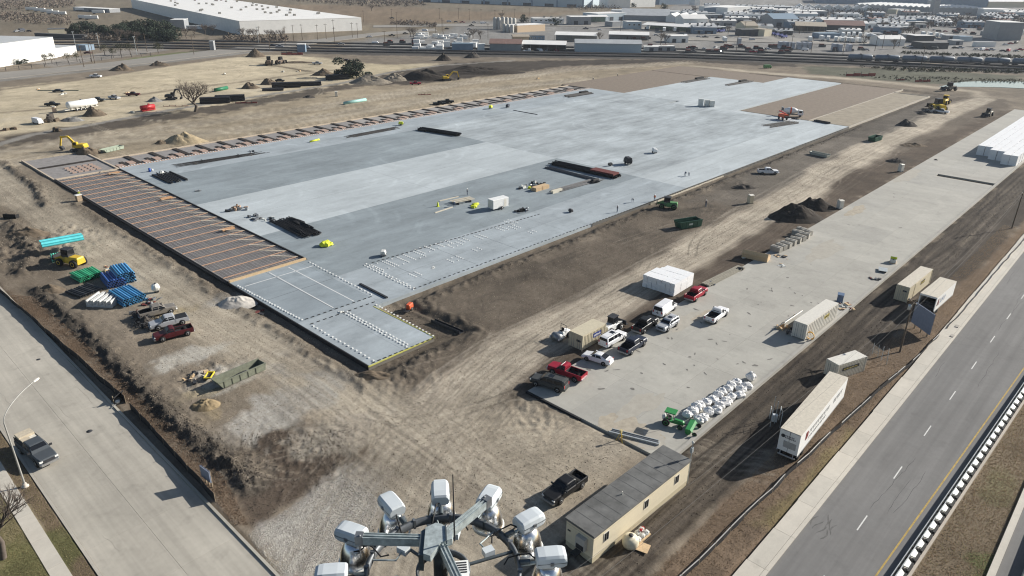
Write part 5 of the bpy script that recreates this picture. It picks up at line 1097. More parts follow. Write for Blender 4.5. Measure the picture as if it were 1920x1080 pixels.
# concrete blocks and timber at the apron edge
cbm = conc('cast_block', (.36, .34, .30), .1, .2)
cbk = Kit(); cbk.part('block', MB().hull([(-.75, 0, .75, .4, .4), (.75, 0, .75, .4, .4)], 0, .04), cbm); cbk.part('lifting_eye', MB().tube([(-.12, 0, .74), (-.1, 0, .9), (.1, 0, .9), (.12, 0, .74)], .03, 5), darkm); cbk.part('groove', MB().box(-.76, .76, -.08, .08, .751, .80), cbm)
for i, (px, py) in enumerate(((1455, 471), (1464, 467), (1473, 463), (1482, 458), (1491, 454), (1500, 450), (1507, 445), (1512, 440), (1503, 436), (1495, 441))):
    x, y, z = at(px, py, .2); cbk.put('concrete_block', 'grey cast concrete block, %s from the timber stack along the apron edge' % ORD[i], 'concrete block', (x, y, z), random.uniform(1.3, 1.8), 'cast concrete blocks lined along the apron edge', 1.5)
heap(1500, 432, 8, 1.5, [lumber, M('dusty_sheet', (0, 0, 0)), darkm], 'loose timber and straps at the end of the concrete block row', 'timber_scraps', 'timber', .2, seed=11)
k = Kit()
for i in range(6): k.part('sheet', MB().box(-2.6, 2.6, -1.2, 1.2, i*.16, i*.16+.14), lumber)
k.part('upright_sheet', MB().box(-2.6, 2.6, .9, 1.05, .9, 1.7, rx=.5), lumber)
x, y, z = at(1417, 484, .2); k.put('timber_stack', 'stack of pale timber sheets with one leaning upright at the apron edge', 'timber', (x, y, z), 1.75)
heap(1432, 489, 12, 2.4, [lumber, plast, darkm, steel], 'loose offcuts and white bags spilled beside the timber stack', 'timber_scraps', 'debris', .2, seed=12, hgt=.4, rz=1.6, stretch=1.8)
heap(1465, 482, 9, 1.5, [lumber, darkm], 'low heap of brown offcuts on the apron below the concrete blocks', 'timber_scraps', 'debris', .2, seed=13, hgt=.3)
k = Kit()
for i in range(7): k.part('plank', MB().box(-6.5, 6.5, -.9+i*.26, -.68+i*.26, 0, .12+.05*(i % 3)), M('grey_plank', (.27, .25, .20), .85, 0, .2, 3))
k.part('bearer', MB().box(-5, -4.8, -1, 1, -.12, 0).box(4.8, 5, -1, 1, -.12, 0), darkm)
x, y, z = at(1357, 518, .2); k.put('plank_stack', 'long stack of weathered grey planks along the apron edge by the red pickup', 'planks', (x, y, z+.12), ang(W(1330, 533), W(1384, 506)))
heap(1332, 533, 6, 1.0, [darkm, steel], 'dark rubble at the near end of the grey plank stack', 'debris_heap', 'debris', .2, seed=14)
heap(1389, 506, 5, .9, [darkm, black], 'dark tyres and straps at the far end of the grey plank stack', 'debris_heap', 'debris', .2, seed=15)
# right kerb things
k = Kit(); k.part('pallet', MB().box(-.8, .8, -.6, .6, 0, .15), lumber); k.part('box', MB().box(-.75, .75, -.55, .55, .15, .8), plast); k.part('roll', MB().lathe([(.25, -.6), (.25, .6), (0, .6)], 10, 0, (0, 0, 1.0), 'Y'), hivis); k.part('strap', MB().box(-.76, .76, -.05, .05, .8, .83), darkm)
x, y, z = at(1674, 492, .2); k.put('wrapped_pallet', 'white pallet load with a lime roll on top near the apron kerb', 'pallet', (x, y, z), .2)
k = Kit(); k.part('plate', MB().box(-1.1, 1.1, -.8, .8, .3, .38), galv); k.part('support', MB().box(-.9, -.7, -.6, .6, 0, .3).box(.7, .9, -.6, .6, 0, .3), darkm)
x, y, z = at(1655, 508, .2); k.put('steel_plate', 'grey steel plate on low supports near the apron kerb', 'steel plate', (x, y, z), .3)
heap(1643, 524, 9, 1.1, [darkm, M('rust_steel', (0, 0, 0)), steel], 'dark coil of scrap against the apron kerb', 'debris_heap', 'scrap', .2, seed=16, hgt=.4)
k = Kit(); k.part('cabinet', MB().box(-.6, .6, -.5, .5, .1, 1.5), M('blue_grey_cabinet', (.10, .15, .24), .5)); k.part('lid', MB().box(-.65, .65, -.55, .55, 1.5, 1.58), M('blue_grey_cabinet', (0, 0, 0)))
x, y, z = at(1574, 566, .2); k.put('steel_cabinet', 'blue grey cabinet behind the off white container on the apron', 'cabinet', (x, y, z), .3)
heap(1583, 574, 14, 1.7, [lumber, plast, M('rust_steel', (0, 0, 0)), M('carton', (.4, .28, .2), .8)], 'heap of cartons and timber behind the off white container', 'debris_heap', 'debris', .2, seed=17, boxy=True)
heap(1472, 620, 12, 1.8, [darkm, plast, steel, lumber], 'ladders and tools leaning by the left end of the off white container', 'tool_heap', 'tools', .2, seed=18, hgt=1.1)
k = Kit(); k.part('leaning_board', MB().box(-3.2, 3.2, -.05, .05, 0, 2.0, rx=.75), offwhite); k.part('prop', MB().beam((-2, .8, 0), (-2, 0, 1.2), .1, .1).beam((2, .8, 0), (2, 0, 1.2), .1, .1), lumber)
x, y, z = at(1478, 608, .2); k.put('leaning_panel', 'white panel leaning along the side of the off white container', 'panel', (x, y, z), ang(W(1455, 622), W(1490, 598)))
k = Kit()
for i in range(5): k.part('hose_turn', MB().tube([(.62*math.cos(t/8*math.pi), -.08*i+.02*math.sin(t), .72+.62*math.sin(t/8*math.pi)) for t in range(17)], .05, 6), M('hose_yellow', (.60, .32, .03), .5), None, (0, .16, 0), (0, .05*i, .04*i))
x, y, z = at(1519, 637, .2); k.put('hose_coil', 'coil of yellow orange hose standing at the end of the off white container', 'hose', (x, y, z), 1.57+.7-.8)
x, y, z = at(1188, 823, .2)
k = Kit(); k.part('frame', MB().box(-.1, .1, -3.2, 3.2, 0, .25).box(.6, .7, -3, 3, 0, .3).box(-.1, .7, -3.2, -3.1, .05, .2), galv); k.part('tube', MB().tube([(.35, -3, .15), (.35, 3, .15)], .12, 6), steel)
k.put('steel_trestle', 'low galvanised frame lying across the near end of the apron', 'steel frame', (x, y, .21), .35)
# ---------------------------------------------------------------- materials lying on the slab
ZS = .35
def bars(px, py, rz, L, Wd, n, m, label, layers=1, r=.05, nm='rebar_bundle', extra=None, jit=.25, cat='rebar'):
    k = Kit(); rnd = random.Random(px*7+py); me = MB().tube([(-L/2, 0, 0), (L/2, 0, 0)], r, 5).mesh('bar', [m])
    for l in range(layers):
        for i in range(n): k.part('bar', me, None, None, (rnd.uniform(-jit, jit)*L*.2, -Wd/2+Wd*i/max(1, n-1)+rnd.uniform(-.05, .05), .1+r+l*r*2.1), (0, 0, rnd.uniform(-.02, .02)*jit*4))
    for s in (-.35, .35): k.part('bearer', MB().box(s*L-.06, s*L+.06, -Wd/2-.1, Wd/2+.1, 0, .1), lumber)
    if extra: extra(k)
    x, y = W(px, py, ZS); return k.put(nm, label, cat, (x, y, ZS), rz)
rb = M('dark_rebar', (.028, .027, .028), .7, .2, .3); rbr = M('rusty_rebar', (.06, .04, .03), .8, .1, .3)
def tarp(k, x, y, m, sx=.9, sy=.6, h=.5, nm='sheet', seed=1):
    k.part(nm, MB().blob((x, y, h*.45), (sx, sy, h*.7), 10, 5, 0, .25, 1., random.Random(seed)), m)
a = ang(W(515, 425, ZS), W(622, 455, ZS))
bars(555, 428, ang(W(505, 420, ZS), W(590, 463, ZS)), 14, 4.4, 13, rb, 'large heap of dark reinforcing bars under black sheeting, left of the yellow tarp', 2, .10, extra=lambda k: (k.part('black_sheet', MB().blob((-1, 1.9, .35), (4.6, .8, .55), 16, 6, 0, .4, 1., random.Random(2)), black), k.part('black_sheet', MB().blob((3, -1.2, .3), (3.0, .45, .5), 14, 6, 0, .4, 1., random.Random(3)), black), k.part('coil', MB().lathe([(.6, 0), (.75, .15), (.6, .3), (.4, .15), (.6, 0)], 14, 0, (6.9, 1.6, .2)), darkm)))
k = Kit(); tarp(k, 0, 0, hivis, 1.3, 1.1, 1.0, 'sheet', 5); tarp(k, .9, -.6, hivis, .7, .6, .6, 'sheet', 6); k.part('load', MB().box(-.6, .6, -.4, .4, 0, .6), darkm)
x, y = W(610, 461, ZS); k.put('tarpaulin', 'lime yellow tarpaulin heaped at the end of the dark reinforcing bars', 'tarpaulin', (x, y, ZS), .3)
bars(318, 333, ang(W(290, 322, ZS), W(345, 347, ZS)), 11, 4.5, 9, rb, 'open dark mat of reinforcing bars at the far left of the slab', 1, .16, 'rebar_mat', lambda k: (k.part('side_beam', MB().box(-5.5, 5.5, -2.6, -2.2, 0, .35).box(-5.5, 5.5, 2.2, 2.6, 0, .35), black), k.part('rag', MB().blob((-5.2, 0, .5), (.8, .7, .5)), plast)), .6)
k = Kit(); k.part('barrel', MB().lathe([(0, 0), (.32, 0), (.32, 1.0), (0, 1.0)], 12), M('barrel_blue', (.02, .08, .36), .4)); k.part('bag', MB().blob((.8, .2, .3), (.4, .4, .35)), plast)
x, y = W(281, 322, ZS); k.put('blue_barrel', 'small blue barrel with white bags at the corner of the far left rebar mat', 'barrel', (x, y, ZS))
heap(370, 359, 5, .8, [plast, steel], 'small white wrapped heap alone on the left of the slab', 'tool_heap', 'tools', ZS, seed=21)
a = ang(W(365, 305, ZS), W(480, 287, ZS))
bars(418, 298, a, 24, 3.2, 12, rb, 'long thin mat of dark bars beside the formwork strip, left one', 1, .06, 'rebar_mat', lambda k: k.part('cross_bar', MB().box(-6, -5.8, -1.7, 1.7, .4, .5).box(5, 5.2, -1.7, 1.7, .4, .5), rb), .5)
heap(473, 285, 6, 1.2, [darkm, plast, steel], 'small tool heap at the right end of the left bar mat', 'tool_heap', 'tools', ZS, seed=22)
a = ang(W(655, 256, ZS), W(740, 240, ZS))
bars(697, 249, a, 21, 3.2, 12, rb, 'long thin mat of dark bars beside the formwork strip, next to a lime tarp', 1, .07, 'rebar_mat', None, .5)
a = ang(W(1062, 180, ZS), W(1110, 172, ZS)); bars(1085, 178, a, 17, 4.5, 8, rb, 'dark mat of bars at the far end of the formwork strip', 1, .2, 'rebar_mat', lambda k: k.part('bundle', MB().box(3, 8, .8, 2.4, .3, 1.0), black), .5)
a = ang(W(1285, 155, ZS), W(1325, 148, ZS)); bars(1304, 151, a, 24, 4, 10, rb, 'far left dark mat of bars on the pale end of the slab', 1, .09, 'rebar_mat', lambda k: k.part('bundle', MB().box(3, 10, .8, 2.4, .3, 1.0), black), .5)
a = ang(W(1365, 160, ZS), W(1405, 153, ZS)); bars(1386, 156, a, 24, 4, 10, rb, 'far right dark mat of bars on the pale end of the slab', 1, .09, 'rebar_mat', lambda k: k.part('bundle', MB().box(3, 9, .8, 2.4, .3, 1.0), black), .5)
a = ang(W(1440, 237, ZS), W(1495, 228, ZS)); bars(1466, 233, a, 17, 5, 12, rb, 'dark mat of bars on the slab in front of the mixer truck', 1, .08, 'rebar_mat', None, .5)
bars(824, 249, ang(W(790, 243, ZS), W(860, 254, ZS)), 17, 2.6, 12, rb, 'compact dark bundle of bars in the middle of the far slab', 3, .13, 'rebar_bundle', lambda k: k.part('tied_end', MB().box(-8.5, -5, -1.9, -1.2, .1, .7), black))
a = ang(W(1045, 312, ZS), W(1150, 325, ZS))
bars(1095, 320, ang(W(1040, 311, ZS), W(1140, 333, ZS)), 22, 3.4, 14, rb, 'big rack of black steel bars with rusty bars at one end', 3, .12, 'rebar_bundle', lambda k: k.part('rusty_bars', MB().box(3, 11, -1.4, 1.6, .75, 1.25), M('rust_steel', (0, 0, 0))))
bars(1070, 326, ang(W(1035, 314, ZS), W(1110, 333, ZS)), 18, 1.6, 8, M('grey_beam', (.10, .10, .105), .6), 'row of grey beams along the near side of the big bar rack', 1, .14, 'beam_row', cat='beams')
bars(1082, 348, ang(W(1045, 358, ZS), W(1122, 338, ZS)), 17, 2.4, 7, M('grey_beam', (0, 0, 0)), 'loose grey beams leading from white planks up to black sheeting', 1, .12, 'beam_row', lambda k: k.part('black_sheet', MB().blob((6, -1.2, .5), (1.6, .9, .6), 9, 5, 0, .3), black), .6, 'beams')
k = Kit()
for i in range(5): k.part('board', MB().box(-2.6, 2.6, -.9, .9, i*.2, i*.2+.17), lumber)
k.part('brace', MB().box(-.1, .1, -.95, -.9, .1, 1.1), formply)
x, y = W(1013, 355, ZS); k.put('lumber_stack', 'stack of pale lumber boards between yellow sheeting and grey beams', 'lumber', (x, y, ZS), ang(W(995, 360, ZS), W(1030, 350, ZS)))
heap(990, 352, 13, 2.4, [hivis, darkm, black, plast], 'black and yellow sheeting heaped left of the lumber stack', 'sheet_heap', 'sheeting', ZS, seed=23, hgt=1.2, sz=.5)
heap(1010, 345, 11, 2.2, [black, plast, darkm], 'black bags behind the lumber stack', 'sheet_heap', 'sheeting', ZS, seed=24, hgt=1.2, sz=.5)
k = Kit()
for i in range(2): k.part('panel', MB().box(-1.8, 1.8, -.12+i*.5, .12+i*.5, 0, .8), M('pale_panel', (.62, .58, .48), .7))
x, y = W(1045, 361, ZS); k.put('white_panels', 'two upright cream panels on the slab right of the lumber stack', 'panels', (x, y, ZS), ang(W(1035, 363, ZS), W(1057, 357, ZS)))
k = Kit()
for i in range(5): k.part('plank', MB().box(-3, 3, -1.4+i*.55, -1.15+i*.55, .6+.06*(i % 2), .72+.06*(i % 2)), M('pale_plank', (.55, .50, .40), .8))
for s in (-1.8, 1.8): k.part('trestle', MB().box(s-.08, s+.08, -1.5, 1.5, 0, .6), darkm)
x, y = W(866, 379, ZS); k.put('timber_bench', 'bench of pale planks on trestles beside the upright worker', 'timber', (x, y, ZS), ang(W(850, 382, ZS), W(884, 375, ZS)))
one('plank', MB().box(-3, 3, -.2, .2, 0, .14), M('pale_plank', (0, 0, 0)), 'pale plank lying nearest the camera below the timber bench', 'plank', (*W(832, 394, ZS), ZS), ang(W(817, 399, ZS), W(847, 389, ZS)))
one('plank', MB().box(-3, 3, -.2, .2, 0, .14), M('pale_plank', (0, 0, 0)), 'pale plank lying behind the timber bench', 'plank', (*W(842, 373, ZS), ZS), ang(W(826, 377, ZS), W(860, 369, ZS)))
k = Kit(); tarp(k, -.9, 0, hivis, 1.1, .9, .5, 'sheet', 7); tarp(k, .9, .3, hivis, 1.2, .8, .5, 'sheet', 8)
x, y = W(891, 387, ZS); k.put('tarpaulin', 'flat yellow tarpaulin left of the white cargo trailer', 'tarpaulin', (x, y, ZS), .4)
k = Kit(); k.part('cone', MB().lathe([(.3, 0), (.22, .6), (.08, 1.2), (0, 1.2)], 10), hivis); k.part('cone_base', MB().box(-.35, .35, -.35, .35, 0, .08), hivis)
x, y = W(821, 387, ZS); k.put('traffic_cone', 'single yellow cone left of the planks on the slab', 'cone', (x, y, ZS))
# white cargo trailer
k = Kit(); k.part('wall', MB().box(-2.4, 2.4, -1.1, 1.1, .5, 2.6), white); k.part('roof', MB().hull([(-2.45, 2.6, 2.72, 1.13, 1.05), (2.45, 2.6, 2.72, 1.13, 1.05)], 0, .05), white)
k.part('door', MB().box(-2.43, -2.405, -.95, -.02, .6, 2.5), offwhite); k.part('door', MB().box(-2.43, -2.405, .02, .95, .6, 2.5), offwhite); k.part('side_door', MB().box(.9, 1.7, -1.13, -1.105, .6, 2.4), offwhite)
k.part('fender', MB().box(-.6, .6, -1.3, -1.1, .75, .82), darkm); k.part('tow_bar', MB().beam((2.4, -.6, .5), (3.6, 0, .5), .1, .1).beam((2.4, .6, .5), (3.6, 0, .5), .1, .1), darkm)
for y in (-1.2, 1.2): wheel(k, .2, y, .36, .2)
x, y = W(934, 391, ZS); k.put('cargo_trailer', 'white enclosed cargo trailer in the middle of the slab', 'trailer', (x, y, ZS), ang(W(922, 394, ZS), W(946, 388, ZS)))
heap(977, 396, 9, 1.4, [darkm, black, steel], 'dark tools heaped right of the white cargo trailer', 'tool_heap', 'tools', ZS, seed=25, hgt=1.2, sz=.45)
heap(445, 392, 14, 2.6, [darkm, M('carton', (0, 0, 0)), steel], 'brown and dark tool heap on the pale band of slab, left one', 'tool_heap', 'tools', ZS, .5, 1.3, 26)
heap(482, 408, 11, 2.2, [darkm, steel, plast], 'grey tool heap right of the brown tool heap on the pale band', 'tool_heap', 'tools', ZS, seed=27, hgt=1.1, sz=.48)
heap(505, 413, 9, 1.8, [plast, darkm, steel], 'white and grey tool heap touching the large dark bars', 'tool_heap', 'tools', ZS, seed=28, hgt=1.1, sz=.45)
def compressor(px, py, label, m, z=ZS, s=1.0):
    k = Kit(); k.part('cover', MB().hull([(-.8, .4, 1.0, .5, .4), (-.5, .4, 1.25, .5, .42), (.7, .4, 1.2, .5, .42)], 0, .1), m); k.part('base', MB().box(-.85, .8, -.45, .45, .3, .4), darkm)
    for y in (-.5, .5): wheel(k, 0, y, .28, .14)
    k.part('handle', MB().tube([(.7, -.3, .5), (1.3, -.3, .9), (1.3, .3, .9), (.7, .3, .5)], .03, 5), darkm)
    x, y = W(px, py, z); k.put('compressor', label, 'machine', (x, y, z), random.uniform(0, 6), None, s)
compressor(719, 480, 'small white wheeled machine alone on the dark slab near the rows of caps', plast)
compressor(1177, 308, 'dark upright machine right of the big bar rack', darkm, ZS, 1.8); compressor(1144, 311, 'small dark machine between the bar rack and the dark upright machine', darkm, ZS, .8)
compressor(1227, 287, 'white box shaped machine alone on the streaked slab', white, ZS, 1.3); compressor(752, 235, 'lime covered machine beside the formwork strip', hivis, ZS, 1.1)
compressor(920, 204, 'lime machine farther along beside the formwork strip', hivis, ZS, 1.2); compressor(952, 202, 'dark blue machine beside the formwork strip right of the lime machine', p_nav, ZS, 1.2); compressor(1070, 398, 'small dark bucket shaped machine near the slab edge', darkm, ZS, .7)
k = Kit()
for i, (x, y, h) in enumerate(((0, 0, 2.1), (1.8, .2, 1.8), (3.2, -.3, 1.7))): k.part('tank', MB().box(x-.65, x+.65, y-.65, y+.65, .1, h), plast); k.part('cage', MB().box(x-.7, x+.7, y-.7, y+.7, 0, .1), steel)
x, y = W(1313, 199, ZS); k.put('water_totes', 'cluster of white caged water totes on the far slab', 'totes', (x, y, ZS), -.9, None, 1.5)
one('lime_roll', MB().lathe([(0, -2), (.28, -2), (.28, 2), (0, 2)], 10, 0, (0, 0, .3), 'X'), hivis, 'lime roll lying near the formwork strip on the pale slab', 'roll', (*W(590, 265, ZS), ZS), ang(W(582, 267, ZS), W(599, 263, ZS)))
one('steel_bar', MB().box(-6.5, 6.5, -.15, .15, 0, .18), rb, 'single long dark bar lying on the far slab right of the dark blue machine', 'rebar', (*W(985, 211, ZS), ZS), ang(W(966, 208, ZS), W(1005, 215, ZS)))
one('timber_beam', MB().box(-4.2, 4.2, -.2, .2, 0, .25), darkm, 'short dark beam lying by the row of white caps near the inner slab corner', 'beam', (*W(700, 546, ZS), ZS), ang(W(684, 539, ZS), W(715, 555, ZS)))
for px, py in ((810, 502), (640, 586)): heap(px, py, 3, .5, [darkm, plast], 'small dark object lying inside the pattern of caps on the strip' if px == 810 else 'small dark object on the tip of the slab between rows of caps', 'small_tools', 'tools', ZS, seed=px, hgt=.3)
# mixer truck with red pump
def mixer(px, py, rz, label, z=.15):
    k = Kit(); k.part('chassis', MB().box(-4, 4.2, -.5, .5, .7, .95), darkm); cb = k.part('cab', MB().hull([(2.2, .7, 2.7, 1.15, 1.05), (3.9, .7, 2.6, 1.15, 1.05), (4.3, .7, 1.6, 1.1, 1.0)], 0, .12), white)
    k.part('cab_glass', MB().beam((4.0, 0, 2.5), (4.33, 0, 1.65), 1.9, .06).box(2.6, 3.7, -1.17, 1.17, 1.7, 2.4), glass, cb)
    d = k.part('drum', MB().lathe([(.5, -3.4), (.75, -3.1), (1.25, -1.4), (1.25, .6), (.6, 2.0), (0, 2.1)], 16, 0, (0, 0, 2.3), 'X'), white); k.part('stripe', MB().lathe([(1.262, -.9), (1.262, -.3)], 16, 0, (0, 0, 2.3), 'X'), orange, d)
    k.part('hopper', MB().hull([(-4.3, 2.2, 3.6, .5, .9), (-3.4, 2.2, 3.4, .5, .8)], 0, .05), steel); k.part('chute', MB().beam((-4.0, 0, 2.2), (-5.6, 0, 1.2), .6, .1), steel)
    for x in (3.2, -1.4, -2.6):
        for y in (-.95, .95): wheel(k, x, y, .52, .4)
    x, y = W(px, py, z); k.put('mixer_truck', label, 'concrete mixer', (x, y, z), rz)
mixer(1484, 218, ang(W(1468, 217, .15), W(1500, 219, .15)), 'white concrete mixer truck at the edge of the brown gravel pad')
k = Kit(); k.part('body', MB().hull([(-2, .8, 2.0, .9, .8), (1.6, .8, 1.8, .9, .8)], 0, .1), orange); k.part('hopper', MB().hull([(-2.8, .9, 1.5, .7, .9), (-2, .9, 1.5, .7, .9)], 0, .05), darkm); k.part('boom', MB().beam((-1.5, 0, 2.2), (2.4, 0, 2.6), .4, .3), redp)
for x in (-1.2, 1.1):
    for y in (-.8, .8): wheel(k, x, y, .5, .35)
x, y = W(1467, 224, ZS); k.put('concrete_pump', 'orange red concrete pump behind the white mixer truck', 'concrete pump', (x, y, ZS), 1.0, None, 1.15)
heap(1492, 224, 8, 2.2, [darkm, black], 'dark barrows beside the orange concrete pump', 'tool_heap', 'tools', ZS, seed=31, hgt=1.2)
one('gutter_form', MB().box(-3.2, 3.2, -.6, .6, .0, .1).box(-3.2, 3.2, -.65, -.55, 0, .7).box(-3.2, 3.2, .55, .65, 0, .7), darkm, 'dark trough shaped form at the far corner of the slab beside the tan gravel', 'form', (*W(1541, 230, ZS), ZS), ang(W(1528, 228, ZS), W(1555, 233, ZS)))
# ---------------------------------------------------------------- dirt piles (each its own heap)
def pile(px, py, wpx, h, m, label, dep=None, rz=0, seed=1, z=None, rough=.25):
    a, b = W(px-wpx/2, py), W(px+wpx/2, py); rx = dist(a, b)/2; ry = rx*(dep or .8); an = ang(a, b)+rz
    rnd = np.random.default_rng(seed); n, kk = 44, 16; vs = []; off = rnd.uniform(0, 99)
    q, t = np.meshgrid(np.linspace(0, 1, kk+1), np.arange(n)*2*math.pi/n, indexing='ij'); q, t = q.ravel(), t.ravel(); x, y = rx*q*np.cos(t), ry*q*np.sin(t)
    nn = fbm(x*2.2/rx+off, y*2.2/ry+off, 3); n2 = fbm(x/.9+off, y/.9, 3)
    hh = h*np.maximum(0, 1-q*(1+.35*nn))**.85*(1+.9*nn)+rough*n2*(1-q*.6); vs = np.stack([x, y, hh*(1-q**4)-.3*q**3], 1).tolist()
    fs = [(i*n+j, (i+1)*n+j, (i+1)*n+(j+1) % n, i*n+(j+1) % n) for i in range(kk) for j in range(n)]
    x, y, zz = at(px, py, z); return one('dirt_pile', MB().add(vs, fs, 0, False), m, label, 'dirt pile', (x, y, zz), an)
def dirt(n, c): return M(n, c, .95, 0, .3, .8, .5, True, .1, 8)
d_blk = dirt('black_soil', (.055, .047, .04)); d_brn = dirt('brown_soil', (.14, .11, .08)); d_tan = dirt('tan_sand', (.36, .29, .19)); d_gry = dirt('grey_gravel', (.24, .23, .215)); d_dk = dirt('dark_grey_soil', (.085, .075, .066)); d_gyp = dirt('pale_gypsum', (.44, .41, .37))
for i, (px, py, wd, h, m, dep, lab) in enumerate((
    (1492, 408, 112, 3.4, d_blk, .7, 'big black soil pile against the apron edge'), (1530, 388, 84, 2.6, d_blk, .8, 'black soil mound joined to the far end of the big black soil pile'),
    (1700, 235, 44, 2.2, d_dk, .8, 'dark grey cone of soil beside the haul road near the far gravel pad'), (1728, 214, 24, 1.0, d_dk, .8, 'small dark grey soil cone near the yellow loader'), (1680, 303, 50, 1.0, d_dk, .6, 'low dark soil mound behind the pale portable toilet'), (1712, 273, 60, .8, d_brn, .6, 'low brown soil mound beside the haul road, beyond the pale portable toilet'),
    (1395, 352, 60, 1.1, d_dk, .5, 'low dark spoil bank beside the footpath from slab to road'), (345, 265, 92, 3.0, d_tan, .7, 'pale tan sand pile beside the formwork strip'), (302, 269, 30, 1.2, d_brn, .8, 'brown rubble heap touching the pale tan sand pile'),
    (165, 288, 62, 2.6, d_brn, .7, 'brown spoil heap under the yellow excavator'), (178, 216, 52, 3.0, d_brn, .8, 'brown conical dirt pile before the white tanker trailer'), (135, 226, 56, 1.6, d_gry, .6, 'pale grey gravel pile beside a white truck at the far left'), (290, 190, 34, 2.0, d_gry, .8, 'grey gravel cone left of the dark excavator'),
    (228, 132, 52, 3.4, d_brn, .7, 'brown dirt pile behind the white service truck in the far field'), (300, 123, 48, 2.6, d_brn, .6, 'lumpy brown dirt pile near the green verge in the far field'), (480, 106, 44, 4.0, d_brn, .8, 'steep brown dirt pile near the red machine in the far field'),
    (470, 165, 42, 2.6, d_brn, .8, 'left of two brown cones behind the black pipe stacks'), (505, 158, 40, 3.2, d_brn, .8, 'right of two brown cones behind the black pipe stacks'), (607, 141, 56, 2.6, d_brn, .6, 'broad brown dirt pile behind the black pipe stacks'), (695, 155, 96, 3.6, dirt('ridged_soil', (.23, .20, .16)), .6, 'ridged grey tan soil bank right of the dark evergreen bush'),
    (740, 150, 60, 3.4, dirt('ridged_soil', (0, 0, 0)), .7, 'rounded grey tan soil heap on the right part of the ridged bank'), (800, 148, 130, 5.0, d_blk, .45, 'long black soil bank behind the distant yellow excavator'), (900, 136, 190, 3.6, d_blk, .35, 'low black soil bank trailing toward the railway'), (832, 113, 36, 4.0, d_blk, .8, 'small black cone near the railway spur'), (886, 108, 36, 3.6, d_dk, .8, 'grey soil cone near the railway spur, right of the black cone'),
    (580, 183, 30, 1.0, d_dk, .7, 'small dark mound on the haul strip near the small portable toilet'), (445, 568, 78, 1.1, d_gyp, .8, 'whitish gypsum mound against the near slab edge'), (310, 600, 50, .7, d_tan, .7, 'low tan sand spill behind the silver pickup'), (275, 605, 40, .9, d_dk, .8, 'dark brushy soil heap behind the maroon pickup'),
    (50, 440, 90, 1.4, d_brn, .6, 'churned brown soil mound at the left edge beyond the pipes'), (95, 545, 60, 1.0, d_brn, .7, 'tan soil mound left of the black pipe row'), (385, 760, 70, .9, dirt('ochre_soil', (.26, .20, .12)), .8, 'ochre soil mound below the mossy steel skip'), (560, 118, 100, 1.0, d_brn, .25, 'long low spoil row behind the rusty machines in the far field'),
    (700, 705, 120, .7, d_brn, .4, 'low ragged spoil bank at the near tip of the slab'), (1755, 300, 10, .3, d_dk, .8, 'tiny soil heap at the slot across the apron'))):
    pile(px, py, wd, h, m, lab, dep, 0, i+1, .2 if i == 34 else None, .12 if m in (d_tan, d_gyp) else .3)
# clods and stones as loose ground cover
def scatter(name, pts, m, smin, smax, seed=1):
    rnd = np.random.default_rng(seed); P = np.array(pts); z = gheight(P[:, 0], P[:, 1]); n = len(P); s = rnd.uniform(smin, smax, n)
    base = np.array([(1, 0, -.3), (-.5, .87, -.3), (-.5, -.87, -.3), (.1, .05, .8)]); th = rnd.uniform(0, 6.28, n); c, sn = np.cos(th), np.sin(th)
    v = np.zeros((n, 4, 3)); b = base[None]*rnd.uniform(.6, 1.3, (n, 4, 1))
    v[:, :, 0] = (b[:, :, 0]*c[:, None]-b[:, :, 1]*sn[:, None])*s[:, None]+P[:, 0:1]; v[:, :, 1] = (b[:, :, 0]*sn[:, None]+b[:, :, 1]*c[:, None])*s[:, None]+P[:, 1:2]; v[:, :, 2] = b[:, :, 2]*s[:, None]+z[:, None]
    f = (np.array([(0, 1, 3), (1, 2, 3), (2, 0, 3)])[None]+np.arange(n)[:, None, None]*4).reshape(-1, 3)
    me = bpy.data.meshes.new(name); me.from_pydata(v.reshape(-1, 3).tolist(), [], f.tolist()); me.materials.append(m); return link(name, me, kind='stuff')
def along(P, n, sd, seed):
    rnd = np.random.default_rng(seed); P = np.array(P); L = np.hypot(*np.diff(P, axis=0).T); t = rnd.choice(len(L), n, p=L/L.sum()); q = rnd.random((n, 1)); return (P[t]+(P[t+1]-P[t])*q+rnd.normal(0, sd, (n, 2))).tolist()
def inpoly(P, n, seed):
    rnd = np.random.default_rng(seed); P = np.array(P); lo, hi = P.min(0), P.max(0); q = rnd.uniform(lo, hi, (n*4, 2)); d = pdist(q[:, 0], q[:, 1], P); return q[d < 0][:n].tolist()
clod = M('soil_clods', (.105, .088, .07), .95, 0, .35, .6, 0, True); clod2 = M('pale_clods', (.24, .2, .15), .95, 0, .3, .6, 0, True)
scatter('soil_clods', along(RIDGE, 4200, .9, 1)+along([(0, -3), (221, -3)], 4500, 1.1, 2)+along([(-17, -17), (-17, 125)], 900, 1.3, 3)+along([(-15, -18.5), (0, -18.5), (0, -3)], 1300, 1.2, 4)+along(RIDGE2, 600, 1, 5), clod, .03, .15, 1)
scatter('pale_clods', along(RIDGE, 1200, 1.6, 6)+along([(0, -4), (200, -4.2)], 900, 1.2, 7)+inpoly(PX((350, 670), (480, 720), (420, 820), (330, 760)), 500, 8)+inpoly(PX((640, 900), (1200, 830), (1060, 1000), (640, 1060)), 700, 9), clod2, .03, .12, 2)
scatter('gravel_stones', inpoly(PX((466, 1002), (640, 888), (712, 935), (690, 1010), (650, 1090), (520, 1090)), 15000, 10), M('limestone_gravel', (.48, .45, .40), .9, 0, .3, 2., 0, True), .03, .10, 3)
scatter('gravel_shade', inpoly(PX((466, 1002), (640, 888), (712, 935), (690, 1010), (650, 1090), (520, 1090)), 2500, 11), M('dark_gravel', (.24, .22, .19), .9, 0, .3, 2., 0, True), .03, .08, 4)  # darker stones mixed in among the pale gravel
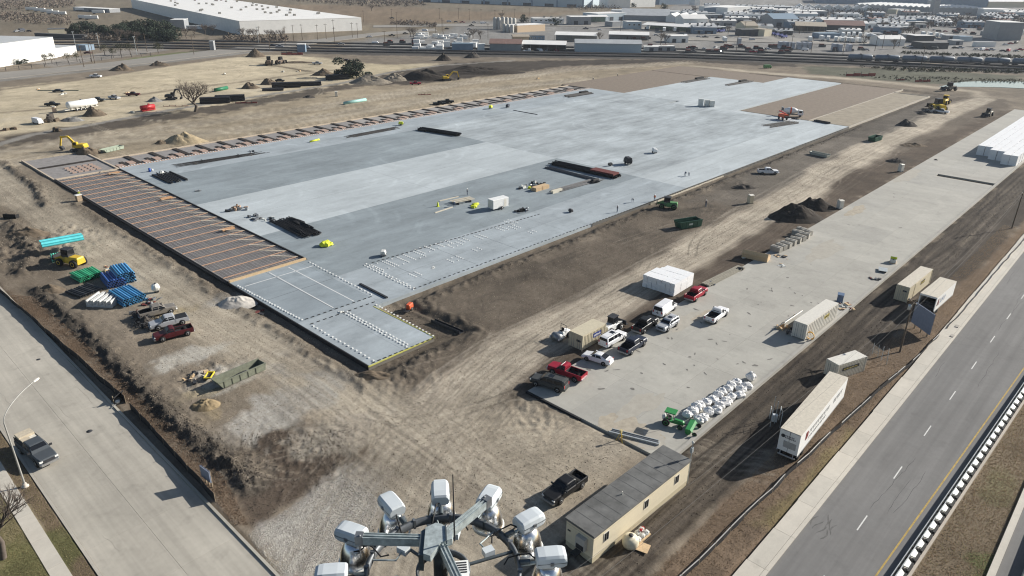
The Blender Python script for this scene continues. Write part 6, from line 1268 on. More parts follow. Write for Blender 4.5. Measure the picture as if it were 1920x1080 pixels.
grit = M('pale_grit', (.40, .345, .265), .95, 0, .3, .7, 0, True); grit2 = M('dark_grit', (.20, .165, .125), .95, 0, .3, .7, 0, True)
ZA, ZB, ZC = PX((735, 585), (1590, 262), (1600, 300), (1200, 560), (985, 720), (900, 800), (1180, 830), (1050, 990), (640, 1000), (640, 890), (760, 760)), PX((0, 350), (60, 330), (560, 610), (690, 700), (760, 790), (640, 880), (430, 800), (80, 520), (0, 500)), PX((0, 262), (330, 214), (700, 152), (1260, 120), (1090, 158), (640, 226), (300, 288), (0, 300))
scatter('pale_grit', inpoly(ZA, 14000, 61)+inpoly(ZB, 11000, 62), grit, .03, .10, 11); scatter('dark_grit', inpoly(ZA, 12000, 63)+inpoly(ZB, 9000, 64)+inpoly(ZC, 5000, 65), grit2, .03, .12, 12)
scatter('soil_clods', inpoly(PX((430, 870), (460, 815), (660, 805), (625, 895), (474, 990)), 2500, 66)+inpoly([(-20, -60), (160, -60), (160, -67), (-20, -67)], 5000, 67), clod, .03, .12, 13)
def grass(name, pts, m, h, seed):
    rnd = np.random.default_rng(seed); P = np.array(pts); n = len(P); z = gheight(P[:, 0], P[:, 1])-.02; th = rnd.uniform(0, 6.28, n); w2 = rnd.uniform(.04, .09, n); hh = rnd.uniform(.5, 1.2, n)*h; lx, ly = rnd.normal(0, .5, n)*hh, rnd.normal(0, .5, n)*hh
    v = np.zeros((n, 3, 3)); v[:, 0] = np.stack([P[:, 0]-np.cos(th)*w2, P[:, 1]-np.sin(th)*w2, z], 1); v[:, 1] = np.stack([P[:, 0]+np.cos(th)*w2, P[:, 1]+np.sin(th)*w2, z], 1); v[:, 2] = np.stack([P[:, 0]+lx, P[:, 1]+ly, z+hh], 1)
    me = bpy.data.meshes.new(name); me.from_pydata(v.reshape(-1, 3).tolist(), [], np.arange(n*3).reshape(-1, 3).tolist()); me.materials.append(m); return link(name, me, kind='stuff')
dgm = M('dead_grass', (.27, .20, .135), .95, 0, .18, .35, 0, True, c2=(.34, .26, .18)); dgr = M('russet_grass', (.25, .18, .125), .95, 0, .18, .4, 0, True); ogm = M('olive_grass', (.27, .235, .12), .95, 0, .4, .3, 0, True)
for g_ in (dgm, dgr, ogm):                                  # dry blades let light through
    t = g_.node_tree; pb_ = t.nodes['Principled BSDF']; tr_ = t.nodes.new('ShaderNodeBsdfTranslucent'); mx_ = t.nodes.new('ShaderNodeMixShader'); mx_.inputs[0].default_value = .45
    t.links.new(t.nodes['Mix'].outputs[2], tr_.inputs[0]); t.links.new(pb_.outputs[0], mx_.inputs[1]); t.links.new(tr_.outputs[0], mx_.inputs[2]); t.links.new(mx_.outputs[0], t.nodes['Material Output'].inputs[0])
grass('dead_grass', inpoly([(-25, -67.8), (130, -68.8), (130, -73.6), (-25, -73.6)], 26000, 21), dgm, .11, 1)
grass('median_grass', inpoly([(-12, yl(-12)-2.5), (75, yl(75)-2.5), (75, -100), (20, -91.6), (-12, -91.6)], 26000, 22), dgm, .13, 2)
grass('median_grass', inpoly([(-12, yl(-12)-2.5), (75, yl(75)-2.5), (75, -100), (20, -91.6), (-12, -91.6)], 3500, 23), ogm, .14, 3)
grass('russet_grass', inpoly(PX((6, 552), (60, 556), (140, 625), (240, 722), (330, 812), (420, 893), (466, 985), (440, 985), (402, 940), (242, 758)), 24000, 24), dgr, .10, 4)
grass('lawn_grass', inpoly(PX((0, 880), (100, 1085), (0, 1085)), 9000, 25)+inpoly([(-57.8, -30), (-56.4, -30), (-56.4, 10), (-57.8, 10)], 5000, 26), ogm, .07, 5)
# ---------------------------------------------------------------- fences, guard rail, poles, wires
fab = M('silt_fabric', (.018, .018, .02), .8, 0, .2); stake = M('stake_wood', (.30, .24, .17), .85); pipe_g = M('fence_rail_grey', (.42, .41, .39), .6)
def siltfence(pts, h, label, lean=0., rail=False, panel=3.2):
    t = thing('silt_fence', label, 'silt fence', (0, 0, 0)); rnd = random.Random(int(pts[0][0]*10)); L = [0]
    for i in range(len(pts)-1): L.append(L[-1]+dist(pts[i], pts[i+1]))
    def P(s):
        for i in range(len(pts)-1):
            if s <= L[i+1] or i == len(pts)-2: return mid(pts[i], pts[i+1], (s-L[i])/(L[i+1]-L[i]))
    n = int(L[-1]/panel); prev = None
    for i in range(n+1):
        x, y = P(L[-1]*i/n); x += rnd.uniform(-.08, .08); y += rnd.uniform(-.08, .08); z = gz(x, y); hh = h*rnd.uniform(.95, 1.03)
        if prev:
            x0, y0, z0, h0 = prev; m2 = (x+x0)/2+rnd.uniform(-.1, .1), (y+y0)/2+rnd.uniform(-.1, .1); sag = rnd.uniform(.93, 1.); vs = []
            for (a, b, c, hq) in ((x0, y0, z0, h0), (*m2, gz(*m2), (h0+hh)/2*sag), (x, y, z, hh)):
                d = ang((x0, y0), (x, y)); ox, oy = -math.sin(d)*.015, math.cos(d)*.015
                vs += [(a+ox, b+oy, c-.1), (a-ox, b-oy, c-.1), (a-ox+lean*hq, b-oy, c+hq), (a+ox+lean*hq, b+oy, c+hq)]
            link('fabric_panel', MB().add(vs, [(0, 4, 5, 1), (1, 5, 6, 2), (2, 6, 7, 3), (3, 7, 4, 0), (4, 8, 9, 5), (5, 9, 10, 6), (6, 10, 11, 7), (7, 11, 8, 4), (0, 1, 2, 3), (11, 10, 9, 8)]).mesh('fabric_panel', fab), t)
            if rail and rnd.random() < .85: link('top_rail', MB().beam((x0, y0, z0+h0+.04), (x, y, z+hh+.04), .09, .06).mesh('top_rail', pipe_g), t)
        link('stake', MB().box(x-.03, x+.03, y-.03, y+.03, z-.1, z+hh+.12).mesh('stake', stake), t); prev = (x, y, z, hh)
siltfence(PX((-30, 520), (0, 548), (60, 601), (130, 662), (200, 726), (236, 757)), 1.15, 'black silt fence along the left road, from the left edge to the fallen panel')
siltfence(PX((246, 768), (300, 827), (350, 883), (405, 941)), 1.15, 'black silt fence along the left road, from the fallen panel to the gravel entrance')
siltfence(PX((1240, 1120), (1292, 1078), (1370, 998), (1440, 930), (1500, 872), (1560, 815), (1640, 742), (1700, 690), (1760, 632)), .7, 'black silt fence with grey top rails beside the right hand pavement, near part', 0, True, 3.0)
siltfence(PX((1775, 618), (1810, 580), (1860, 520), (1925, 445)), .7, 'black silt fence beside the right hand pavement, far part by the white box trailer', 0, False)
k = Kit(); k.part('panel', MB().box(-1.0, 1.0, -.04, .04, .2, 1.1, rx=.6), fab); k.part('rail', MB().box(-2, .2, -.5, -.42, .1, .2), steel); k.part('post', MB().box(-.9, -.82, -.05, .05, 0, 1.2), stake); k.part('bag', MB().blob((-.6, -.4, .25), (.35, .3, .25)), plast)
x, y, z = at(222, 751); k.put('fence_break', 'broken silt fence panel bent over at the kerb of the left road', 'fence panel', (x, y, z), .6)
# guard rail
gr = thing('guard_rail', 'long low guard rail of galvanised plates on dark posts along the right road', 'guard rail', (0, 0, 0))
gpl = M('rail_plate', (.155, .165, .16), .5, .25, .12, 3); sp = 1.905
plm = MB().add([(-.52, .34, .28), (.52, .34, .28), (.70, .06, .78), (-.70, .06, .78), (-.68, .0, .80), (.68, .0, .80), (.42, -.42, .62), (-.42, -.42, .62), (-.62, .30, .28), (.62, .30, .28), (.78, .02, .74), (-.78, .02, .74), (.55, -.40, .57), (-.55, -.40, .57)],
   [(0, 1, 2, 3), (3, 2, 5, 4), (4, 5, 6, 7), (8, 11, 10, 9), (11, 13, 12, 10), (0, 3, 11, 8), (1, 9, 10, 2), (6, 12, 13, 7), (0, 8, 9, 1)]).mesh('rail_plate', [gpl])
pom = MB().box(-.10, .10, -.30, .02, -.1, .70).box(-.14, .14, -.14, .26, .35, .72).mesh('post', [M('post_dark', (.03, .03, .03), .8)])
shm = MB().box(-.75, .75, -.62, -.40, .03, .5).mesh('base_block', [MATS['post_dark']])
q = math.atan(-.0397)
for i in range(66):
    u = -16+i*sp; v = yl(u)-1.55
    for nm, me, du in (('rail_plate', plm, 0), ('post', pom, sp/2), ('base_block', shm, 0)): link(nm, me, gr, (u+du, v-.0397*du, .1), q)
for i in range(16): 
    u = -16+i*sp*4; link('rail', MB().box(0, sp*4-.02, .30, .36, .30, .80).box(0, sp*4-.02, -.04, .04, .80, .86).mesh('rail', [galv]), gr, (u, yl(u)-1.53, .1), q)  # upright face plate added on the road side to cast an unbroken shadow
def pole(px, py, h, label, m=woodp, arms=1, z=None, lean=(0, 0), r=.15, group=None, tr=False, rz=0):
    k = Kit(); k.part('shaft', MB().tube([(0, 0, -.3), (lean[0], lean[1], h)], [r, r*.7], 7), m)
    for i in range(arms): k.part('crossarm', MB().box(-1.1, 1.1, -.06, .06, -.06, .06), m, None, (lean[0], lean[1], h-.4-i*.8)); k.part('insulator', MB().box(-1.0, -.9, -.05, .05, .06, .25).box(.9, 1.0, -.05, .05, .06, .25), plast, None, (lean[0], lean[1], h-.4-i*.8))
    if tr: k.part('transformer', MB().lathe([(0, 0), (.24, 0), (.24, .8), (.1, .9), (0, .9)], 10, 0, (.4, .1, h-1.6)), galv); k.part('bracket', MB().box(0, .3, -.04, .04, h-1.1, h-1.0), steel)
    x, y = W(px, py); zz = gz(x, y) if z is None else z; k.put('utility_pole', label, 'utility pole', (x, y, zz), rz, group); return (x+lean[0], y+lean[1], zz+h)
P0 = pole(1687, 660, 8.8, 'leaning wooden utility pole with a transformer, among containers beside the right road', tr=True, lean=(.5, -.3), rz=.8)
def wire(a, b, sag, label, r=.012):
    n = 24; pts = [tuple(Vector(a).lerp(Vector(b), i/n)-Vector((0, 0, sag*4*(i/n)*(1-i/n)))) for i in range(n+1)]
    one('overhead_wire', MB().tube(pts, r, 4, 0, False), M('wire_grey', (.16, .155, .15), .7), label, 'wire')
x0, y0 = W(1250, 1010); e0 = (-38., -66.5, 9.0)
wire(P0, e0, 1.2, 'upper overhead wire running from the leaning pole toward the office trailer'); wire((P0[0], P0[1], P0[2]-1.5), (e0[0], e0[1]-1, 7.2), 1.2, 'lower overhead wire running from the leaning pole toward the office trailer')
k = Kit(); k.part('shaft', MB().tube([(0, 0, -.3), (0, 0, 10)], .15, 7), woodp); k.part('crossarm', MB().box(-1, 1, -.06, .06, 9.2, 9.35), woodp); k.put('utility_pole', 'wooden utility pole outside the near end of the lot, holding the two wires', 'utility pole', (-38, -66.5, 0))
P1 = pole(1897, 428, 9, 'thin wooden utility pole at the right edge beside the dark mud lane')
wire(P0, P1, 1.2, 'upper overhead wire running along the mud lane to the far thin pole'); wire((P0[0], P0[1], P0[2]-1.5), (P1[0], P1[1], P1[2]-1), 1.2, 'lower overhead wire running along the mud lane to the far thin pole')
x, y = 63.5, -101.; k = Kit(); k.part('shaft', MB().tube([(0, 0, 0), (0, 0, 11)], .16, 8), galv); k.part('arm', MB().tube([(0, 0, 10.8), (-1, .3, 11.3), (-2.5, .8, 11.4)], .07, 6), galv); k.part('lamp_head', MB().box(-3.1, -2.4, .65, 1.0, 11.35, 11.5), galv); k.put('street_lamp', 'street lamp beyond the guard rail whose shadow crosses the right road', 'street lamp', (x, y, 0))
# rusted fence bits by the pole
k = Kit()
for i in range(4): k.part('post', MB().tube([(i*1.1, .2*(i % 2), 0), (i*1.1+.3, 0, 2.6-.3*i)], .045, 5), galv)
for i in range(3): k.part('wire_strand', MB().tube([(0, 0, .6+i*.6), (3.4, .1, .5+i*.5)], .015, 4), galv)
x, y, z = at(1662, 684); k.put('wire_fence', 'bent wire fence fragment left of the leaning utility pole', 'fence', (x, y, z), .9)
k = Kit(); k.part('frame', MB().tube([(-.9, -.6, 0), (-.9, -.6, 2.2), (.9, -.6, 2.2), (.9, -.6, 0)], .04, 5).tube([(-.9, .6, 0), (-.9, .6, 2.0), (.9, .6, 2.0), (.9, .6, 0)], .04, 5), galv); k.part('cabinet', MB().box(.2, .7, -.3, .3, .1, 1.1), M('pale_cabinet', (.55, .58, .6), .5)); k.part('post', MB().tube([(0, 0, 0), (0, 0, 3.4)], .05, 5).tube([(.8, .3, 0), (.8, .3, 3.6)], .04, 5), galv)
x, y, z = at(1452, 793); k.put('pipe_cage', 'pipe cage with a small pale cabinet in the shadow of the long white trailer', 'pipe cage', (x, y, z), .5)
# signs seen from behind
def sign(pa, pb, z0, h, label, nm='sign_board', posts=3):
    a, b = W(*pa), W(*pb); L = dist(a, b); k = Kit(); sm = M('sign_back', (.20, .23, .30), .6, 0, .1)
    k.part('board', MB().box(0, L, -.04, .04, z0, z0+h), sm)
    for i in range(4): k.part('frame_bar', MB().box(L*i/3-.05*(i > 0), L*i/3+.05*(i < 3), .041, .11, z0, z0+h), M('sign_frame', (.12, .14, .19), .6))
    for i in range(3): k.part('frame_bar', MB().box(0, L, .111, .16, z0+i*(h-.1)/2, z0+.1+i*(h-.1)/2), M('sign_frame', (0, 0, 0)))
    for i in range(posts): k.part('post', MB().box(L*(i+.5)/posts-.07, L*(i+.5)/posts+.07, .17, .30, -.2, z0+h*.9), stake)
    z = min(gz(*a), gz(*b)); k.put(nm, label, 'sign', (*a, z), ang(a, b))
sign((1706, 612), (1740, 637), .9, 3.6, 'large blue grey site sign seen from behind beside the leaning utility pole', posts=3)
sign((381, 905), (398, 918), .9, 1.5, 'small dark sign on three posts seen nearly edge on, beside the left road', posts=3)
# street lamp on the left
k = Kit(); k.part('base', MB().lathe([(.0, 0), (.38, 0), (.38, .12), (.22, .16), (.2, .5), (0, .5)], 12), M('lamp_concrete', (.5, .46, .4), .8))
lp = M('lamp_pole', (.36, .355, .335), .5, .2)
dx, dy = W(65, 717, 10.4); bx, by = W(48, 913); d = ang((bx, by), (dx, dy)); rr_ = dist((bx, by), (dx, dy))
k.part('shaft', MB().tube([(0, 0, .4), (0, 0, 8.6)], [.11, .075], 8), lp); k.part('arm', MB().tube([(rr_*(1-math.cos(t/10*1.57)), 0, 8.6+1.9*math.sin(t/10*1.57)) for t in range(11)], .05, 6), lp)
k.part('lamp_head', MB().hull([(rr_-.15, 10.42, 10.58, .1, .08), (rr_+.35, 10.42, 10.62, .18, .12), (rr_+.75, 10.45, 10.55, .1, .06)], 0, .03), offwhite)
k.put('street_lamp', 'tall curved street lamp at the left road kerb beside the slate grey truck', 'street lamp', (bx, by, .05), d)
# ---------------------------------------------------------------- high mast floodlight ring, right below the camera
ctr = Vector(CAM)+Vector(F_)*11.5+Vector(X_)*((831-960)/FOC*11.5)-Vector(U_)*((1072-540)/FOC*11.5)
tocam = math.atan2(CAM[1]-ctr.y, CAM[0]-ctr.x); away = tocam+math.pi          # ring angle 90 degrees points away from the camera
K = Kit(); rg = M('ring_dark', (.13, .14, .15), .5, .5, .2); ref = M('spun_reflector', (.88, .88, .88), .26, 1., .04, 1.5); box_m = M('ballast_grey', (.56, .60, .62), .45, 0, .05)
galv2 = M('weathered_galvanising', (.40, .45, .45), .55, .3, .3, 9); galvd = M('dark_galvanising', (.10, .12, .13), .5, .5, .25, 6)
def rim(rad, w_, h, n=64): return MB().lathe([(rad-w_, -h), (rad, -h), (rad, h), (rad-w_, h), (rad-w_, -h)], n)
K.part('ring', rim(1.27, .06, .07), rg); K.part('inner_ring', rim(.44, .04, .06, 36), rg)
for i in range(12):
    a = math.radians(90+i*30); cs, sn = math.cos(a), math.sin(a)
    def pt(r, z, t=0): return (r*cs-t*sn, r*sn+t*cs, z)
    b = K.part('ballast_box', MB().hull([(-.25, -.005, .165, .145, .14), (-.22, -.03, .195, .16, .145), (-.1, -.03, .205, .165, .15), (.12, -.03, .205, .165, .15), (.20, -.03, .195, .16, .145), (.25, -.005, .17, .15, .13)], 0, .035), box_m, None, pt(1.76, .06), (0, 0, a))
    K.part('seam', MB().box(-.235, .235, -.168, .168, .075, .085), galvd, b); K.part('latch', MB().box(-.03, .03, -.185, -.15, .05, .11).box(-.03, .03, .15, .185, .05, .11), steel, b); K.part('bolt', MB().lathe([(.012, .185), (.012, .196), (0, .196)], 6, 0, (-.05, .03, 0)).lathe([(.012, .185), (.012, .196), (0, .196)], 6, 0, (.05, -.03, 0)), steel, b)
    K.part('reflector', MB().lathe([(.06, .28), (.13, .26), (.19, .20), (.235, .10), (.262, -.03), (.275, -.18), (.29, -.19)], 24), ref, None, pt(1.72, -.28)); K.part('lens_rim', MB().lathe([(.27, -.20), (.30, -.20), (.30, -.16), (.27, -.16)], 24), plast, None, pt(1.72, -.28)); K.part('lens', MB().lathe([(.27, -.18), (0, -.20)], 24), M('lamp_lens', (.5, .52, .52), .1), None, pt(1.72, -.28))
    K.part('neck', MB().tube([pt(1.72, -.03), pt(1.72, .08)], .08, 10), steel)
    K.part('lamp_arm', MB().tube([pt(1.24, .0), pt(1.40, .02), pt(1.52, .04), pt(1.62, .05)], .028, 8), galv2); K.part('bracket', MB().tube([pt(1.25, .07), pt(1.42, .07)], .045, 6), galvd)
    K.part('cable', MB().tube([pt(1.56, .06), pt(1.42, .16, .08), pt(1.25, .12, .12), pt(1.08, .03, .16), pt(1.0, .0, .05)], .014, 6), M('cable_black', (.015, .015, .015), .5))
for i in range(24):
    a = math.radians(7.5+i*15); K.part('ring_clamp', MB().box(1.205, 1.285, -.02, .02, -.09, .09), steel if i % 3 else galvd, None, (0, 0, 0), (0, 0, a))
for i in range(3): K.part('cable_loop', MB().tube([(1.62+.12*math.cos(t*.785), .0+.1*math.sin(t*.785), -.12+.02*t) for t in range(9)], .014, 6), MATS['cable_black'], None, (0, 0, 0), (0, 0, math.radians((64, 33, 152)[i])))
for i in range(3):
    a = math.radians(15+i*120); cs, sn = math.cos(a), math.sin(a)
    K.part('spoke', MB().tube([(.43*cs, .43*sn, 0), (1.24*cs, 1.24*sn, 0)], .03, 6), galvd)
    for q in (0, 1):
        a2 = a+.9*q+.12; r = .82; K.part('junction_box', MB().box(-.09, .09, -.07, .07, -.05, .07), box_m, None, (r*math.cos(a2), r*math.sin(a2), .04), (0, 0, a2))
        K.part('conduit', MB().tube([(r*math.cos(a2), r*math.sin(a2), .05), (r*math.cos(a2+.3), r*math.sin(a2+.3), .03), (1.2*math.cos(a2+.35), 1.2*math.sin(a2+.35), 0)], .016, 6), galv2)
# head frame above the ring: column, hooded centre and three channel arms with the hoist sheaves
hz = .46; hx, hy = -.04, .24
K.part('column', MB().lathe([(.20, -46), (.16, -8), (.115, .3), (.115, hz), (0, hz)], 16, 0, (hx, hy, 0)), galvd)
for a_, L_ in ((45, 1.22), (172, 1.34), (287, 1.25)):
    a = math.radians(a_); 
    c = K.part('arm', MB().box(.1, L_, -.056, .056, -.02, .01).box(.1, L_, -.06, -.045, -.13, .03).box(.1, L_, .045, .06, -.13, .03).box(.12, L_-.05, -.012, .012, .011, .035), galv2, None, (hx, hy, hz+.02), (0, 0, a))
    K.part('end_plate', MB().box(L_-.10, L_+.03, -.068, .068, -.13, .045).lathe([(.02, .05), (.02, .065), (0, .065)], 6, 0, (L_-.05, .04, 0)), steel, c); K.part('sheave', MB().lathe([(.09, -.02), (.09, .02), (0, .02)], 12, 0, (L_-.1, 0, -.12), 'Y'), darkm, c); K.part('hoist_cable', MB().tube([(L_-.02, 0, -.1), (L_-.02, 0, -hz)], .008, 5), steel, c)
hood = [(-.22, .19), (-.05, .28), (.05, .24), (.22, .03), (.20, -.11), (.02, -.17), (-.15, -.44), (-.26, -.38)]
K.part('hood', MB().prism(hood, -.03, .10), galv2, None, (hx, hy, hz)); K.part('hood_flange', MB().prism([(-.225, .195), (-.30, .14), (-.34, -.37), (-.265, -.385)], -.26, .07), galvd, None, (hx, hy, hz)); K.part('hood_seam', MB().box(.10, .12, -.22, .2, .101, .125), galvd, None, (hx, hy, hz))
K.part('antenna', MB().tube([(.24, -.16, .10), (.24, -.16, 1.42)], [.016, .008], 6), darkm, None, (hx, hy, hz))
jb = K.part('winch_box', MB().box(-.13, .13, -.22, .22, -.5, .0), lumber, None, (hx+.30, hy-.42, .12)); K.part('winch_lid', MB().box(-.15, .15, -.24, .24, .001, .03), white, jb)
for i in range(5): K.part('lid_slot', MB().box(-.12, .12, -.02+i*.05, .0+i*.05, .031, .04), darkm, jb)
K.put('floodlight_mast', 'ring of grey floodlight boxes with mirror domes on a high mast, bottom centre', 'floodlight mast', tuple(ctr), away-math.pi/2)
# ---------------------------------------------------------------- trees
bark = M('bark', (.11, .09, .075), .95, 0, .25); twig = M('winter_twigs', (.15, .12, .10), .95, 0, .25); leaf = M('evergreen_leaf', (.030, .046, .026), .8, 0, .4, 1.5); leaf2 = M('olive_leaf', (.075, .075, .045), .85, 0, .4, 1.5); brush = M('brown_brush', (.155, .125, .10), .95, 0, .35, .8)
def baretree(seed, h, dens=5):
    rnd = random.Random(seed); br, tw = MB(), MB(); k = Kit(); trunk = MB().tube([(0, 0, -.2), (.05*h*rnd.uniform(-1, 1), 0, h*.16), (.05*h*rnd.uniform(-1, 1), .03*h, h*.28)], [h*.03, h*.025, h*.02], 7)
    def grow(p, d, l, r, lev):
        m1 = p+d*l*.5+Vector((rnd.uniform(-1, 1), rnd.uniform(-1, 1), 0))*l*.07; e = p+d*l; br.tube([p, m1, e], [r, r*.8, r*.55], 5 if lev < 2 else 3)
        if lev >= 3:
            for _ in range(dens):
                q = e+Vector((rnd.gauss(0, .4), rnd.gauss(0, .4), rnd.gauss(.25, .3)))*l*1.0; w2 = Vector((rnd.uniform(-1, 1), rnd.uniform(-1, 1), 0))*h*.0022
                s = p.lerp(e, rnd.random()); tw.add([s-w2, s+w2, q], [(0, 1, 2)])
            return
        for _ in range(3 if lev else 5):
            nd = (d*.75+Vector((rnd.gauss(0, .5), rnd.gauss(0, .5), rnd.uniform(-.05, .45)))).normalized(); grow(p.lerp(e, rnd.uniform(.5, 1)), nd, l*rnd.uniform(.6, .78), r*.55, lev+1)
    for i in range(5):
        a = i*1.26+rnd.uniform(-.3, .3); grow(Vector((0, 0, h*.2+h*.02*i)), Vector((math.cos(a)*.55, math.sin(a)*.55, .85)).normalized(), h*.27, h*.014, 0)
    k.part('trunk', trunk, bark); k.part('branches', br, bark); k.part('twigs', tw, twig); return k
BT = [baretree(i, 8.) for i in (1, 2, 3)]
def leaftree(seed, n, m, h=1., wd=.5, base=.12, lo=.15):
    rnd = random.Random(seed); k = Kit(); k.part('trunk', MB().tube([(0, 0, -.05), (0, 0, h*.5)], [.035, .02], 5), bark); mb = MB()
    cl = [(rnd.gauss(0, wd*.35), rnd.gauss(0, wd*.35), rnd.uniform(base+lo, h*.85), rnd.uniform(.12, .24)) for _ in range(11 if lo > .1 else 18)]
    for _ in range(n):
        cx, cy, cz, cr = rnd.choice(cl); th, ph = rnd.uniform(0, 6.28), math.acos(rnd.uniform(-.6, 1)); q = cr*rnd.uniform(.7, 1.1); p = Vector((cx+q*math.sin(ph)*math.cos(th), cy+q*math.sin(ph)*math.sin(th), max(base, cz+q*math.cos(ph)))); s = rnd.uniform(.03, .07)
        a, b = Vector((rnd.gauss(0, 1), rnd.gauss(0, 1), rnd.gauss(0, 1))).normalized()*s, Vector((rnd.gauss(0, 1), rnd.gauss(0, 1), rnd.gauss(0, 1))).normalized()*s; mb.add([p-a, p+b, p+a], [(0, 1, 2)])
    k.part('crown', mb, m); return k
EV = [leaftree(i, 1800, leaf, 1., .8, .0, .05) for i in (11, 12, 13)]; OL = [leaftree(i, 420, leaf2, 1., .5, .35) for i in (21, 22)]; BR = [leaftree(i, 320, brush, 1., .7, .02) for i in (31, 32, 33)]
BU = [leaftree(41, 3600, leaf, 1., .8, .0, .05)]
def tree(kits, px, py, h, label, group=None, wide=1., nm='tree', cat='tree', unit=1.):
    x, y = W(px, py); r = random.Random(px*31+py); s = h*r.uniform(.9, 1.1)/unit; r.choice(kits).put(nm, label, cat, (x, y, 0 if unit == 1 and py < 110 else gz(x, y)), r.uniform(0, 6.28), group, (s*wide, s*wide, s))
tree(BT, 366, 209, 14.5, 'large bare winter tree standing alone by the haul strip, spreading crown', None, 1.5, 'bare_tree', 'tree', 8.)
tree(BT, 6, 1048, 9.5, 'bare young tree cut by the left edge of the photo beside the left pavement', None, 1., 'bare_tree', 'tree', 8.)
tree(BU, 655, 146, 10., 'dense dark green bush by the haul strip, round crown alone', None, 1.25, 'evergreen_bush', 'bush')
for i in range(16): 
    t = i/15; tree(EV, 142+182*t, 66+12*t+random.uniform(-2, 2), 10, 'dark evergreen in the thick hedge row before the huge white warehouse', 'evergreens in the hedge row by the warehouse', 1.2, 'evergreen_tree', 'tree')
    if i > 7: tree(EV, 142+182*t, 62+8*t, 12, 'dark evergreen in the thick hedge row before the huge white warehouse', 'evergreens in the hedge row by the warehouse', 1.2, 'evergreen_tree', 'tree')
for px, py in ((197, 104), (227, 103), (245, 103), (297, 100)): tree(OL, px, py, 7, 'round headed olive street tree on the verge near the low white building', 'round street trees on the far left verge', 1.2, 'street_tree', 'tree')
for px, py in ((128, 118), (145, 116), (86, 122), (98, 120), (213, 108), (5, 118)): tree(OL, px, py, 6, 'small thin street tree along the fence by the low white building', 'small trees along the far left fence', .9, 'street_tree', 'tree')
for px, py in ((30, 121), (46, 120)): tree(EV, px, py, 3.5, 'low dark shrub against the foot of the low white building', 'shrubs at the low white building', 1.5, 'shrub', 'shrub')
G2 = 'bare trees along the rail corridor'
for px, py in ((455, 72), (468, 74), (478, 75), (505, 76), (515, 78), (527, 76), (400, 64), (385, 66), (240, 80), (225, 78), (258, 80), (350, 72), (365, 70)): tree(BT, px, py, 11, 'bare winter tree in the ragged row along the railway before the huge white warehouse', G2, 1., 'bare_tree', 'tree', 8.)
G3 = 'bare trees among the industrial yards'
for px, py in ((776, 71), (770, 69), (887, 72), (900, 74), (880, 76), (697, 21), (940, 36), (1124, 78), (1240, 80), (1248, 82), (1692, 66), (1700, 68), (1712, 70), (1430, 26), (1437, 30), (1800, 45), (1820, 48), (1840, 50), (1860, 50), (1780, 44), (1880, 52), (1740, 55), (1620, 84), (1676, 92), (1350, 40), (1300, 20), (1325, 22)): tree(BT, px, py, 10, 'bare winter tree standing among the distant industrial yards', G3, 1.15, 'bare_tree', 'tree', 8.)
for px, py in ((982, 42), (1041, 48), (1188, 14), (1245, 17), (1630, 24)): tree(EV, px, py, 8, 'dark green tree among the distant low buildings', 'dark trees among the distant buildings', 1.1, 'evergreen_tree', 'tree')
def brushmass(name, P, n, hmin, hmax, m, seed, sz=.6):
    rnd = np.random.default_rng(seed); q = np.array(inpoly(PX(*P), n, seed)); n = len(q); k = 10; h = rnd.uniform(hmin, hmax, n); c = np.repeat(np.column_stack([q, h*.5]), k, 0); hh = np.repeat(h, k)
    p = c+rnd.normal(0, 1, c.shape)*np.column_stack([hh*.35, hh*.35, hh*.26]); p[:, 2] = np.maximum(p[:, 2], .1); v = p[:, None, :]+rnd.normal(0, sz, (len(p), 3, 3)); me = bpy.data.meshes.new(name); me.from_pydata(v.reshape(-1, 3).tolist(), [], np.arange(len(p)*3).reshape(-1, 3).tolist()); me.materials.append(m); return link(name, me, kind='stuff')
brushmass('roadside_brush', ((0, 25), (130, 34), (132, 48), (60, 46), (0, 40)), 300, 2, 6, brush, 41, .6); brushmass('roadside_brush', ((0, 4), (138, 2), (138, 14), (60, 20), (0, 18)), 300, 3, 7, brush, 42, .8)
brushmass('roadside_brush', ((520, -6), (780, 2), (800, 12), (700, 14), (560, 4)), 500, 3, 7, brush, 43, .9); brushmass('roadside_brush', ((420, 72), (540, 74), (545, 80), (420, 78)), 120, 2, 5, brush, 44); brushmass('roadside_brush', ((150, 68), (225, 72), (225, 80), (160, 76)), 120, 2, 5, brush, 45)
brushmass('roadside_brush', ((740, 40), (820, 46), (815, 52), (730, 46)), 120, 1, 4, brush, 46); brushmass('roadside_brush', ((1060, 15), (1160, 12), (1160, 20), (1070, 22)), 120, 3, 7, brush, 47); brushmass('roadside_brush', ((1600, 126), (1920, 132), (1920, 138), (1700, 134)), 260, .6, 1.6, leaf2, 48, .4); brushmass('roadside_brush', ((1690, 98), (1920, 106), (1920, 110), (1690, 101)), 220, .6, 1.6, leaf2, 49, .4)
brushmass('yard_woodland', ((1740, 38), (1920, 40), (1920, 56), (1740, 50)), 420, 4, 9, M('grey_brush', (.10, .09, .085), .95), 50, .8); brushmass('yard_woodland', ((1390, 20), (1660, 22), (1650, 34), (1400, 30)), 400, 3, 8, M('grey_brush', (0, 0, 0)), 51, .8)
brushmass('yard_ditch_weeds', ((1560, 140), (1920, 150), (1920, 157), (1700, 152)), 200, .3, .8, leaf2, 52, .25); brushmass('spoil_brush', ((255, 588), (300, 600), (292, 622), (250, 615)), 160, .3, .9, darkm, 53, .12)
